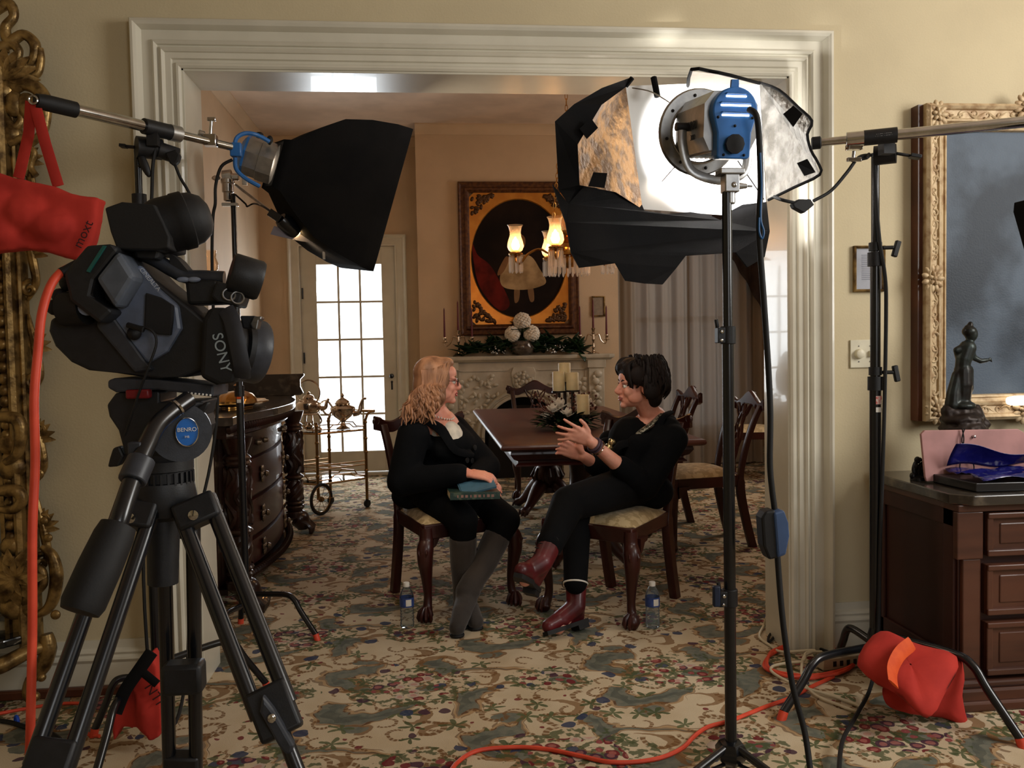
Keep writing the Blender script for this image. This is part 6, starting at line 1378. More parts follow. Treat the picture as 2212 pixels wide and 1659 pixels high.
def grip_stand():
    x, y = -.845, 4.0; t = thing('grip_stand', (x, y, 0), 'black grip stand with chrome head and thin arm, standing beside the sideboard', 'light stand')
    m = MB(); m.tube([V(x, y, .08), V(x, y, 1.1)], .0165, 14); m.tube([V(x, y, 1.1), V(x, y, 1.5)], .0145, 14); m.tube([V(x, y, 1.5), V(x, y, 1.99)], .0115, 14); m.build('pole', M['black'], t)
    for z, r in ((1.1, .022), (1.5, .02)): m = MB(); collar(m, V(x, y, z), r, .05); m.build('pole_collar', M['black'], t)
    m = MB(); m.box(V(x, y-.0175, 1.08), (.02, .002, .03)); m.build('orange_sticker', M['orange'], t); m = MB(); m.box(V(x, y-.0175, 1.055), (.018, .002, .016)); m.build('white_sticker', M['white'], t)
    h = at(492, 402, y); m = MB(); m.lathe([(.012, -.07), (.02, -.065), (.02, -.03), (.026, -.028), (.026, .01), (.03, .012), (.03, .03), (.024, .035)], h, seg=18); m.tube([h+V(-.02, 0, .04), h+V(.02, 0, .045)], .03, 18); m.tube([h+V(.0, 0, .042), h+V(.05, .0, .04)], .016, 12); m.box(h+V(.075, 0, .03), (.022, .012, .05)); m.ell(h+V(-.05, 0, .036), (.02, .01, .012)); m.box(h+V(.01, -.01, -.085), (.07, .03, .014)); m.build('grip_head', M['chrome'], t, bevel=.002)
    m = MB(); tpx(m, [(510, 400, y-.02), (612, 478, 3.42)], y-.02, .006, 10, 1); m.build('grip_arm', M['steel'], t)
    m = MB(); tpx(m, [(508, 420), (530, 440), (534, 446), (548, 440), (568, 446, 3.6), (592, 462, 3.45)], y-.02, .004, 8); m.build('arm_lead', M['rubber'], t)
    ang = lambda p: math.atan2(p.y-y, p.x-x); L1 = atz(683, 1382, 0); L2 = V(-.78, 3.62, 0); L3 = V(-.845, 3.63, 0)
    turtle_base(t, V(x, y, 0), [(ang(L1), (V(L1.x, L1.y, 0)-V(x, y, 0)).length, .165), (R(258), .36, .12), (R(118), .1, .14)], hub=.15)
grip_stand()
def practical():
    Y = 3.40; t = thing('spot_lamp', at(618, 486, Y), 'small lit black spot lamp with a grey gel, clipped on the thin grip arm', 'film lamp')
    a = at(606, 472, Y); d = (at(650, 512, Y+.06)-a).normalized(); m = MB(); m.lathe([(.002, 0), (.026, 0), (.032, .015), (.034, .06), (.028, .085), (.026, .085), (.03, .06), (.02, .03)], a, d, 18); m.box(a+V(-.02, 0, .01), (.05, .03, .03), (0, .6, 0)); m.build('housing', M['black'], t, bevel=.002)
    m = MB(); m.ell(a+d*.078, .02); m.build('bulb', mat('hot_bulb', (255, 230, 180), .5, emit=(255, 208, 140), estr=30), t)
    m = MB(); slab_px(m, [(584, 506), (592, 488), (640, 500), (676, 524), (650, 521), (612, 513)], Y+.03, .002); m.build('gel_sheet', sheer('grey_gel', (160, 158, 168), .6, .7), t, smooth=False)
    spot('spot_lamp_light', tuple(a+d*.1), tuple(a+d*1.5), 14, (1, .75, .5), 70)
practical()
def lamp_lead():
    m = MB(); tpx(m, [(502, 345, 3.26), (478, 360, 3.26), (466, 400, 3.27), (465, 440, 3.27), (460, 470, 3.28), (458, 560, 3.28), (462, 700, 3.28), (470, 870, 3.28), (455, 1000, 3.26), (425, 1140, 3.22), (410, 1290, 3.18), (404, 1440, 3.12), (380, 1560, 2.85), (330, 1580, 2.8)], 3.3, .006, 8)
    P = m.v; tag(m.build('lamp_cable', M['rubber']), 'black power cable drooping from the left softbox lamp past the camcorder to the carpet', 'cable')
lamp_lead()
def floor_sandbag_left():
    t = thing('sandbag', (-1.13, 2.86, 0), 'red canvas sandbag with black straps slumped over the left boom stand leg', 'sandbag')
    Y = 2.78; m = MB(); slab_px(m, [(322, 1412), (338, 1440), (346, 1500), (350, 1560), (345, 1592), (322, 1606), (300, 1570), (288, 1500), (280, 1480)], Y, .08); slab_px(m, [(282, 1478), (300, 1510), (302, 1560), (285, 1575), (262, 1570), (244, 1606), (238, 1560), (240, 1520), (262, 1490)], Y+.02, .08); m.ell(at(322, 1530, Y+.04), (.045, .05, .09)); b = m.build('bag_body', M['redbag'], t, remesh=.008, rsm=4)
    m = MB(); tpx(m, [(328, 1408), (300, 1448), (270, 1492), (250, 1540)], Y-.02, .02, 8, flat=.2, up=(0, -1, 0)); tpx(m, [(300, 1445), (318, 1460), (340, 1478)], Y-.02, .014, 8, flat=.2, up=(0, -1, 0)); m.build('strap', M['bfab'], t)
    text('NTI', .045, at(333, 1500, Y-.012), (.45, 0, -.75), (.75, 0, .45), mat('marker_ink_dark', (70, 14, 16), .7), b)
floor_sandbag_left()
# ------------------------------------------------------------------ key light on its stand
def key_light():
    x, y = .852, 2.35; t = thing('light_stand', (x, y, 0), 'tall black light stand carrying the lit blue film lamp in front of the doorway', 'light stand')
    m = MB(); m.tube([V(x, y, .05), V(x, y, 1.3)], .0165, 16); m.tube([V(x, y, 1.3), V(x, y, 1.70)], .0135, 16); m.build('pole', M['black'], t)
    for pz, sx in ((1.3, -1), (.55, -1)):
        m = MB(); collar(m, V(x, y, pz), .022, .05); m.box(V(x-.024, y-.004, pz), (.022, .03, .044)); m.tube([V(x-.03, y, pz+.02), V(x-.034, y, pz+.045)], .006, 8); m.build('pole_collar', M['bplastic'], t, bevel=.002)
        m = MB(); m.lathe([(.002, 0), (.006, 0), (.005, .003), (.002, .004)], V(x-.024, y-.02, pz+.01), (0, -1, 0), 10); m.lathe([(.002, 0), (.005, 0), (.004, .003), (.002, .004)], V(x-.026, y-.02, pz-.014), (0, -1, 0), 10); m.build('collar_bolt', M['chrome'], t)
    m = MB(); m.box(V(x-.045, y-.015, .56), (.02, .018, .06)); m.build('lock_lever', mat('navy_plastic', (20, 34, 60), .5), t, bevel=.004)
    m = MB(); m.lathe([(.018, .06), (.03, .064), (.044, .085), (.046, .11), (.034, .128), (.02, .132)], V(x, y, 0), seg=6); m.build('leg_hub', M['black'], t)
    for a in (R(209), R(302), R(70)):
        d = V(math.cos(a), math.sin(a), 0); c = V(x, y, 0); m = MB(); m.tube([c+d*.03+V(0, 0, .115), c+d*.42+V(0, 0, .014)], .012, 10); m.tube([c+d*.02+V(0, 0, .07), c+d*.2+V(0, 0, .07)], .006, 8); lg = m.build('leg', M['black'], t); m = MB(); m.ell(c+d*.425+V(0, 0, .012), (.016, .016, .012)); m.build('rubber_foot', M['rubber'], lg)
    # the lamp itself
    h = thing('film_lamp', at(1575, 405, 2.35), 'lit blue and silver film lamp seen from behind, mounted on the tall black stand', 'film lamp')
    m = MB(); q = at(1577, 402, 2.35); m.box(q+V(0, 0, .006), (.042, .042, .05)); m.box(q+V(0, 0, .038), (.07, .05, .016)); m.cone(q+V(.02, 0, 0), q+V(.05, 0, 0), .011, .006); m.cone(q+V(.05, 0, 0), q+V(.066, 0, 0), .003); m.cone(q+V(0, 0, -.05), q+V(0, 0, -.01), .014); m.build('mount_bracket', M['silver'], h, bevel=.004)
    m = MB(); m.ell(q+V(.004, -.022, .0), (.008, .004, .008)); m.build('bolt', M['chrome'], h)
    RC, FC = at(1588, 262, 2.31), at(1510, 286, 2.57); ax = (FC-RC).normalized(); L = (FC-RC).length
    u = V(0, 0, 1); u = (u-ax*u.dot(ax)).normalized(); r = ax.cross(u).normalized(); P = lambda a, b, c=0: RC+r*a+u*b+ax*c
    def solid(outline, c0, c1, m): m.prism(outline, P(0, 0, c0), r, u, 0.0001) if False else m.strip([[P(a, b, c0) for a, b in outline], [P(a, b, c1) for a, b in outline]], True); n = len(outline); b0 = len(m.v)-2*n; m.f.append(tuple(b0+i for i in range(n))); m.f.append(tuple(b0+n+i for i in reversed(range(n)))); return m
    body = [(-.06, -.075), (.06, -.075), (.078, -.04), (.078, .05), (.05, .085), (-.05, .085), (-.078, .05), (-.078, -.04)]
    m = MB(); solid(body, .03, L*.96, m)
    for k in range(7): m.box(P(-.045+.015*k, -.077, L*.5), (.005, .006, L*.85), Matrix((r, u, ax)).transposed())
    m.build('lamp_housing', M['silver'], h, ang=20)
    blue = [(.058*math.cos(a)*1.12, .03+.062*math.sin(a)) for a in [-.35+k*(PI+.7)/20 for k in range(21)]]
    blue = [(.042, -.1), (.048, -.094)]+[(.05, -.03)]+blue+[(-.05, -.03), (-.048, -.094), (-.042, -.1)]
    m = MB(); solid(blue, -.0, .045, m)
    bl = m.build('rear_housing', M['arri'], h, bevel=.004, ang=30)
    slot = mat('hot_slot', (255, 250, 240), .5, emit=(255, 246, 232), estr=5)
    for zz, w in ((.066, .03), (.042, .044), (.016, .04)):
        m = MB(); m.box(P(0, zz, -.001), (w*2, .0055, .004), Matrix((r, u, ax)).transposed()); m.build('vent_slot', slot, bl, bevel=.002)
        m = MB(); m.box(P(0, zz+.007, -.006), (w*2.1, .004, .012), Matrix((r, u, ax)).transposed()); m.build('vent_louvre', M['arri'], bl, bevel=.001)
    m = MB(); m.lathe([(.002, 0), (.024, 0), (.027, .006), (.027, .018), (.002, .02)], P(-.004, -.062, -.001), -ax, 10); m.build('focus_knob', M['rubber'], bl, ang=20)
    m = MB(); solid([(-.012, .088), (.012, .088), (.01, .112), (-.01, .112)], .01, .02, m); m.build('hanging_tab', M['arri'], bl)
    m = MB()
    for a, b in ((-.03, -.09), (.03, -.09), (-.05, .01), (.05, .01), (0, -.012)): m.ell(P(a, b, -.001), (.004, .004, .004))
    m.build('screw', M['rubber'], bl)
    m = MB(); yk = [P(-.098, .0, L*.55), P(-.1, -.05, L*.5), P(-.08, -.12, L*.45), P(-.02, -.148, L*.42), P(.04, -.148, L*.42), P(.09, -.12, L*.45), P(.1, -.05, L*.5), P(.098, .0, L*.55)]; m.tube(spline(yk, 5), .014, 8, flat=.35, up=ax); m.build('yoke', M['silver'], h)
    m = MB()
    for sx in (-1, 1): m.tube([P(sx*.08, 0, L*.55), P(sx*.118, 0, L*.55)], .012, 10)
    m.build('tilt_knob', M['rubber'], h)
    rr = MB(); c = FC; rr.lathe([(.088, -.01), (.125, -.01), (.13, 0), (.125, .01), (.088, .01), (.088, -.01)], c, ax, 40); rr.f = rr.f[:-2]; ring = rr.build('speed_ring', M['silver'], h)
    m = MB(); m.torus(c-ax*.012, ax, .092, .004, 36, 6); m.build('ring_lip', M['steel'], ring)
    for k in range(8):
        a = k*PI/4+.2; m = MB(); e = c+(r*math.cos(a)+u*math.sin(a))*.108-ax*.012; m.ell(e, (.005, .005, .005)); m.build('ring_bolt', M['rubber'], ring)
    sd = -r; text('ARRI', .034, P(-.0785, -.0, L*.45)-r*.001, ax*-1, u, mat('dark_lettering', (60, 62, 70), .5), h); text('300', .022, P(-.0785, -.034, L*.42)-r*.001, ax*-1, u, mat('dark_lettering', (60, 62, 70), .5), h)
    DC = at(1512, 318, 2.98)
    spot('key_lamp', tuple(FC+ax*.02), tuple(DC), 120, (1, .985, .97), 72, .5, .04)
    # softbox folded open around it
    b = thing('softbox', at(1512, 430, 2.9), 'open black softbox with silver lining and glowing white diffuser around the blue lamp', 'softbox')
    dy = lambda px: 2.87+(px-1345)*.0005
    m = MB(); q = [(1346, 186), (1640, 176), (1656, 472), (1388, 452)]; m.add([at(a, bb, dy(a)) for a, bb in q], [(0, 1, 2, 3)])
    m.build('diffuser', sheer('diffuser_silk', (246, 246, 244), .3, 1), b, smooth=False, solid=.002)
    lining = mat('crinkled_silver_lining', (122, 118, 112), .4, .8, col2=(74, 70, 64), nscale=14, bmp=.02, bscale=30)
    def sheetpx(name, pts, mm, th=.003, sub=0, **k):
        m = MB(); slab_px(m, [(p[0], p[1]) for p in pts], [p[2] for p in pts], th); return m.build(name, mm, b, smooth=False, **k)
    fl = sheetpx('silver_flap', [(1352, 188, 2.86), (1388, 452, 2.86), (1330, 415, 2.74), (1250, 400, 2.62), (1246, 310, 2.6), (1300, 225, 2.66)], mat('gold_flecked_lining', (196, 152, 104), .45, .7, col2=(120, 94, 70), nscale=20, bmp=.012, bscale=60, lo=.4, hi=.6))
    sheetpx('flap_border', [(1366, 166, 2.84), (1352, 188, 2.85), (1300, 226, 2.655), (1248, 312, 2.595), (1252, 400, 2.615), (1320, 412, 2.73), (1316, 420, 2.73), (1228, 440, 2.6), (1207, 410, 2.58), (1199, 262, 2.575), (1240, 225, 2.62), (1300, 190, 2.74)], M['bfab'])
    fr = sheetpx('silver_flap', [(1642, 180, 3.0), (1680, 194, 2.9), (1752, 262, 2.7), (1744, 295, 2.7), (1770, 376, 2.7), (1657, 436, 2.96)], lining)
    m = MB(); tpx(m, [(1640, 178, 2.99), (1682, 194, 2.89), (1724, 232, 2.76), (1754, 262, 2.69), (1744, 290, 2.69), (1752, 325, 2.69), (1766, 350, 2.69), (1771, 377, 2.69), (1715, 405, 2.8), (1660, 432, 2.95)], 2.8, .005, 6, 3); m.build('flap_edge', M['bfab'], b)
    sheetpx('silver_flap', [(1487, 184, 2.9), (1496, 154, 2.72), (1575, 163, 2.72), (1640, 182, 2.95)], mat('dim_silver_lining', (150, 130, 112), .4, .7, nscale=14, bmp=.01, bscale=16))
    m = MB(); tpx(m, [(1486, 186, 2.89), (1494, 150, 2.71), (1530, 153, 2.71), (1578, 163, 2.71), (1640, 180, 2.94)], 2.8, .006, 6, 2); m.build('flap_edge', M['bfab'], b)
    for pts in ([(1252, 278), (1276, 254), (1292, 276), (1268, 300)], [(1282, 372), (1312, 374), (1306, 406), (1271, 402)]): sheetpx('hook_patch', [(p[0], p[1], 2.585+.035*(p[0]-1250)/60) for p in pts], M['bfab'])
    for pts in ([(1692, 246), (1714, 228), (1734, 246), (1714, 274)], [(1722, 352), (1744, 343), (1762, 372), (1738, 380)]): sheetpx('hook_patch', [(p[0], p[1], 2.685+.0007*max(0, 1740-p[0])) for p in pts], M['bfab'])
    Bt = [(1228, 440, 2.60), (1262, 402, 2.63), (1320, 411, 2.73), (1362, 426, 2.82), (1386, 440, 2.86), (1392, 455, 2.86), (1440, 462, 2.91), (1492, 458, 2.94), (1530, 464, 2.95), (1558, 476, 2.93), (1574, 458, 2.96), (1604, 442, 2.97), (1656, 436, 2.98), (1663, 500, 2.85), (1652, 555, 2.76), (1615, 577, 2.72), (1590, 545, 2.7), (1482, 552, 2.64), (1462, 578, 2.6), (1432, 614, 2.58), (1395, 612, 2.56), (1352, 606, 2.56), (1330, 568, 2.56), (1286, 574, 2.56), (1252, 578, 2.55), (1234, 545, 2.55), (1222, 480, 2.57), (1194, 398, 2.56)]
    sheetpx('black_panel', Bt, M['bfab'], .012)
    m = MB(); tpx(m, [(1352, 186, 2.85), (1366, 168, 2.83)], 2.8, .008, 6, 1); tpx(m, [(1412, 168, 2.86), (1420, 208, 2.84)], 2.8, .011, 8, 1); m.build('rod_pocket', M['bfab'], b)
    for pts in ([(1366, 190, 2.85), (1400, 196, 2.78), (1425, 208, 2.7), (1456, 228, 2.6)], [(1430, 392, 2.8), (1472, 344, 2.58)], [(1650, 430, 2.9), (1594, 348, 2.5)]): m = MB(); tpx(m, pts, 2.8, .0022, 6, 3); m.build('support_rod', M['steel'], b)
    area('key_softbox_light', tuple(DC+V(-.04, .06, 0)), tuple(DC+V(-.3, .9, -.62)), .4, .4, 3.4, (1, .84, .7))
    return t
key_light()
def dimmer_cable():
    t = thing('dimmer_cable', atz(1740, 1625, .01), 'black lamp cable with a blue inline dimmer box hanging from the blue film lamp', 'cable')
    m = MB(); tpx(m, [(1618, 236, 2.28), (1634, 250, 2.26), (1640, 300, 2.27), (1643, 400, 2.28), (1640, 500, 2.28), (1650, 650, 2.29), (1660, 800, 2.3), (1664, 900, 2.3), (1663, 1000, 2.3), (1668, 1060, 2.3), (1674, 1110, 2.3), (1680, 1210, 2.3), (1692, 1350, 2.28), (1712, 1480, 2.26), (1738, 1580, 2.24), (1750, 1660, 2.2)], 2.3, .0085, 10); m.build('cord', M['rubber'], t)
    m = MB(); tpx(m, [(1642, 330, 2.26), (1645, 400, 2.27), (1643, 470, 2.27), (1650, 500, 2.27), (1646, 515, 2.27), (1640, 500, 2.27), (1640, 470, 2.27)], 2.3, .003, 8); m.build('blue_safety_loop', M['bluecord'], t)
    m = MB(); slab_px(m, [(1646, 1120), (1656, 1104), (1676, 1102), (1682, 1206), (1662, 1210), (1650, 1180)], 2.27, .05); m.build('dimmer_half', M['rubber'], t, bevel=.006, smooth=False)
    m = MB(); slab_px(m, [(1672, 1108), (1694, 1102), (1704, 1130), (1706, 1160), (1698, 1200), (1680, 1206)], 2.265, .05); m.build('dimmer_face', mat('slate_blue_plastic', (60, 84, 124), .5), t, bevel=.006, smooth=False)
dimmer_cable()
# ------------------------------------------------------------------ boom stand on the right
def right_boom_stand():
    x, y = 1.63, 2.97; t = thing('boom_stand', (x, y, 0), 'black boom stand beside the chest of drawers, its chrome arm crossing the framed canvas', 'light stand')
    m = MB(); m.tube([V(x, y, .1), V(x, y, 1.12)], .0205, 16); m.tube([V(x, y, 1.1), V(x, y, 1.58)], .018, 16); m.tube([V(x, y, 1.55), V(x, y, 1.95)], .0145, 16); m.build('pole', M['black'], t)
    for pz, lx in ((1.12, .05), (1.57, .05)):
        m = MB(); collar(m, V(x, y, pz), .027, .05); collar(m, V(x, y, pz+.045), .023, .03); m.build('pole_collar', M['bplastic'], t)
        m = MB(); m.cone(V(x+.02, y-.01, pz+.04), V(x+.06, y-.02, pz+.04), .007); m.box(V(x+.068, y-.02, pz+.035), (.02, .016, .06), (0, .3 if pz > 1.3 else -.2, 0)); m.build('lock_knob', M['bplastic'], t, bevel=.004)
    m = MB(); m.box(V(x+.002, y-.021, 1.06), (.022, .002, .03)); m.build('red_label', mat('red_label', (190, 40, 34), .5, col2=(200, 190, 180), nscale=120), t); m = MB(); m.box(V(x+.002, y-.021, 1.025), (.022, .002, .018)); m.build('white_label', M['white'], t)
    A, B = at(1752, 310, 2.9), at(2225, 262, 2.62); d = (B-A).normalized(); L = (B-A).length
    m = MB(); m.tube([A+d*.02, A+d*L*.4], .0145, 16); m.tube([A+d*L*.36, B+d*.5], .0185, 16); m.build('boom_arm', M['chrome'], t)
    m = MB(); m.lathe([(.016, 0), (.022, .004), (.022, .03), (.016, .034)], A, d, 16); m.build('arm_end_cap', M['rubber'], t)
    m = MB(); m.tube([on_line(A, B, 1828), on_line(A, B, 1868)], .0255, 20); m.box(at(1845, 318, 2.85), (.05, .03, .02)); m.cone(at(1845, 326, 2.85), at(1843, 342, 2.85), .006); m.box(at(1845, 345, 2.85), (.05, .014, .014)); m.build('clamp_ring', M['chrome'], t, bevel=.002)
    m = MB(); m.tube([on_line(A, B, 1866), on_line(A, B, 1938)], .026, 20); m.box(at(1915, 318, 2.84), (.04, .04, .05)); b = m.build('boom_clamp', M['bplastic'], t)
    m = MB(); q = at(1912, 334, 2.9); m.tube([q+V(-.03, .02, 0), q+V(.03, -.02, 0)], .034, 20); m.build('swivel_head', M['bplastic'], t)
    m = MB(); knob(m, q+V(.03, -.02, 0), (1, -.3, -.25), .09, .026); knob(m, at(1878, 332, 2.9), (-.6, -.3, -.4), .05, .022); m.build('knob', M['bplastic'], t, bevel=.004)
    text('AVENGER', .012, on_line(A, B, 1900)-V(0, .0275, 0), d, (0, 0, 1), M['silver'], b)
    ang = lambda p: math.atan2(p.y-y, p.x-x); D = lambda p: (V(p.x, p.y, 0)-V(x, y, 0)).length
    L1, L2 = atz(2205, 1612, 0), atz(1692, 1552, 0)
    turtle_base(t, V(x, y, 0), [(ang(L1), D(L1), .2), (ang(L2), D(L2), .15), (R(108), .2, .16)], hub=.17, r=.0145)
    m = MB(); tpx(m, [(1882, 335, 2.9), (1855, 340, 2.87), (1830, 372, 2.86), (1795, 412, 2.86), (1757, 434, 2.86)], 2.88, .006, 8); tpx(m, [(1716, 438, 2.86), (1690, 432, 2.86), (1672, 425, 2.9)], 2.88, .006, 8)
    tpx(m, [(1888, 338, 2.92), (1892, 420, 2.94), (1900, 520, 2.94), (1912, 600, 2.94), (1914, 680, 2.94), (1910, 900, 2.94), (1902, 1150, 2.94), (1896, 1380, 2.93), (1882, 1480, 2.85), (1850, 1545, 2.7), (1820, 1600, 2.5), (1812, 1670, 2.3)], 2.94, .007, 8); m.build('power_lead', M['rubber'], t)
    m = MB(); slab_px(m, [(1712, 440), (1726, 430), (1752, 430), (1760, 442), (1738, 460), (1716, 448)], 2.85, .03); m.build('power_plug', M['rubber'], t, bevel=.004, smooth=False)
right_boom_stand()
def edge_softbox():
    Y = 2.6; t = thing('softbox', at(2230, 500, Y), 'edge of a black softbox hanging at the right side of the picture', 'softbox')
    m = MB(); slab_px(m, [(2190, 438), (2198, 436), (2360, 440), (2360, 590), (2218, 565), (2200, 500), (2188, 458)], Y, -.18); m.build('softbox_shell', M['bfab'], t, bevel=.01)
    m = MB(); a = at(2260, 262, 2.6); m.tube([a, at(2270, 450, Y+.1)], .012, 10); m.build('hanger', M['black'], t)
edge_softbox()
# ------------------------------------------------------------------ right wall things
def big_canvas():
    x0, x1, z0, z1, y = 2.005, 3.15, .945, 2.215, DW-.002; t = thing('framed_canvas', ((x0+x1)/2, y, z0), 'large dark canvas in a worn carved gilt frame on the parlor wall, behind the statuette', 'painting')
    b = MB(); b.bb(x0-.02, x1+.02, y-.026, y, z0, z1); b.bb(x0-.02, x0+.03, y-.05, y-.026, z0, z1); b.bb(x1-.03, x1+.02, y-.05, y-.026, z0, z1); b.bb(x0, x1, y-.05, y-.026, z0, z0+.03); b.bb(x0, x1, y-.05, y-.026, z1-.03, z1); b.build('backing_box', M['walnut'], t, smooth=False)
    rr = lambda o, p: [V(x0+o, y-p, z0+o), V(x1-o, y-p, z0+o), V(x1-o, y-p, z1-o), V(x0+o, y-p, z1-o), V(x0+o, y-p, z0+o)]
    m = MB(); m.strip([rr(0, .04), rr(0, .075), rr(.012, .085), rr(.022, .078), rr(.026, .068), rr(.055, .06), rr(.06, .068), rr(.068, .07), rr(.074, .058), rr(.088, .05), rr(.092, .056), rr(.1, .052), rr(.104, .03)]); m.build('frame', M['goldlt'], t, ang=30)
    m = MB(); rnd = random.Random(2)
    def curl(p, r, a0, s, w=.005):
        m.tube([p+V(r*(1-k/12)*math.cos(a0+s*k*.5), 0, r*(1-k/12)*math.sin(a0+s*k*.5)) for k in range(12)], lerpl([w, w*.5], 12), 6)
    n = 24
    m.tube([V(x0+.042+.012*math.sin(k*.9), y-.062, z0+.06+(z1-z0-.12)*k/80) for k in range(81)], .005, 6)
    for zz in (z0+.042, z1-.042): m.tube([V(x0+.06+(x1-x0-.12)*k/80, y-.062, zz+.012*math.sin(k*.9)) for k in range(81)], .005, 6)
    for i in range(n):
        z = z0+.12+(z1-z0-.24)*i/(n-1); curl(V(x0+.042, y-.064, z), .018, i*1.3, 1 if i % 2 else -1)
    for i in range(18):
        x = x0+.1+.055*i
        for z in (z0+.042, z1-.042): curl(V(x, y-.064, z), .018, i*1.3, 1 if i % 2 else -1)
    m.build('carved_scroll', M['goldlt'], t)
    for cx, cz in ((x0+.045, z0+.045), (x0+.045, z1-.045), (x0+.03, (z0+z1)/2-.06), ((x0+x1)/2-.15, z0+.035), ((x0+x1)/2-.15, z1-.01)):
        m = MB()
        
        for k in range(11):
            a = k*PI/5.5; m.ell(V(cx+.03*math.cos(a), y-.074, cz+.04*math.sin(a)), (.02, .009, .011), (0, -a, 0), 9, 6)
            if k % 2: m.ell(V(cx+.014*math.cos(a), y-.084, cz+.018*math.sin(a)), (.012, .008, .008), (0, -a, 0), 8, 5)
        m.ell(V(cx, y-.086, cz), (.01, .01, .012))
        m.build('corner_ornament', M['goldlt'], t)
    MB().bb(x0+.1, x1-.1, y-.034, y-.03, z0+.1, z1-.1).build('canvas', mat('blue_grey_canvas', (84, 96, 110), .5, spec=.3, col2=(46, 54, 64), nscale=2.4, bmp=.002, bscale=140, lo=.4, hi=.6), t, smooth=False)
    m = MB(); m.lathe([(.002, 0), (.016, .006), (.02, .03), (.02, .08), (.002, .085)], at(2175, 866, y-.09), (1, 0, 0), 12); tag(m.build('picture_light_bulb', mat('glowing_bulb', (255, 246, 230), .4, emit=(255, 240, 220), estr=2.5), t))
big_canvas()
def certificate():
    x0, x1, z0, z1, y = 1.736, 1.868, 1.474, 1.66, DW-.001; t = thing('picture_frame', ((x0+x1)/2, y, z0), 'small gilt framed certificate on the parlor wall above the dimmer switch', 'picture frame')
    rr = lambda o, p: [V(x0+o, y-p, z0+o), V(x1-o, y-p, z0+o), V(x1-o, y-p, z1-o), V(x0+o, y-p, z1-o), V(x0+o, y-p, z0+o)]
    m = MB(); m.strip([rr(0, 0), rr(0, .016), rr(.004, .02), rr(.01, .014), rr(.012, .004)]); m.build('frame', M['gold'], t, ang=30)
    MB().bb(x0+.008, x1-.008, y-.006, y-.003, z0+.008, z1-.008).build('print', mat('grey_mount', (176, 178, 186), .15, coat=.6), t, smooth=False)
    m = MB(); 
    for k in range(14): m.bb(x0+.035, x1-.03, y-.007, y-.0055, z0+.05+k*.0075, z0+.052+k*.0075)
    m.build('printed_text', mat('print_ink', (110, 112, 122), .6), t, smooth=False)
certificate()
def switch_plate():
    x0, x1, z0, z1, y = 1.722, 1.842, 1.165, 1.28, DW-.001; t = thing('light_switch', ((x0+x1)/2, y, z0), 'ivory double switch plate with a round dimmer knob beside the doorway casing', 'light switch')
    iv = mat('ivory_plastic', (222, 214, 188), .4); MB().bb(x0, x1, y-.007, y, z0, z1).build('plate', iv, t, bevel=.003)
    m = MB(); m.lathe([(.002, .022), (.012, .022), (.018, .018), (.02, .004), (.02, 0)], V(x0+.036, y-.007, (z0+z1)/2), (0, -1, 0), 24); m.build('dimmer_knob', iv, t)
    m = MB(); m.bb(x0+.078, x0+.09, y-.02, y-.006, (z0+z1)/2-.012, (z0+z1)/2+.012); m.build('toggle', iv, t, bevel=.002)
    m = MB()
    for xx in (.036, .084):
        for zz in (z0+.026, z1-.026): m.ell((x0+xx, y-.0075, zz), .003)
    m.build('screw', M['steel'], t)
switch_plate()
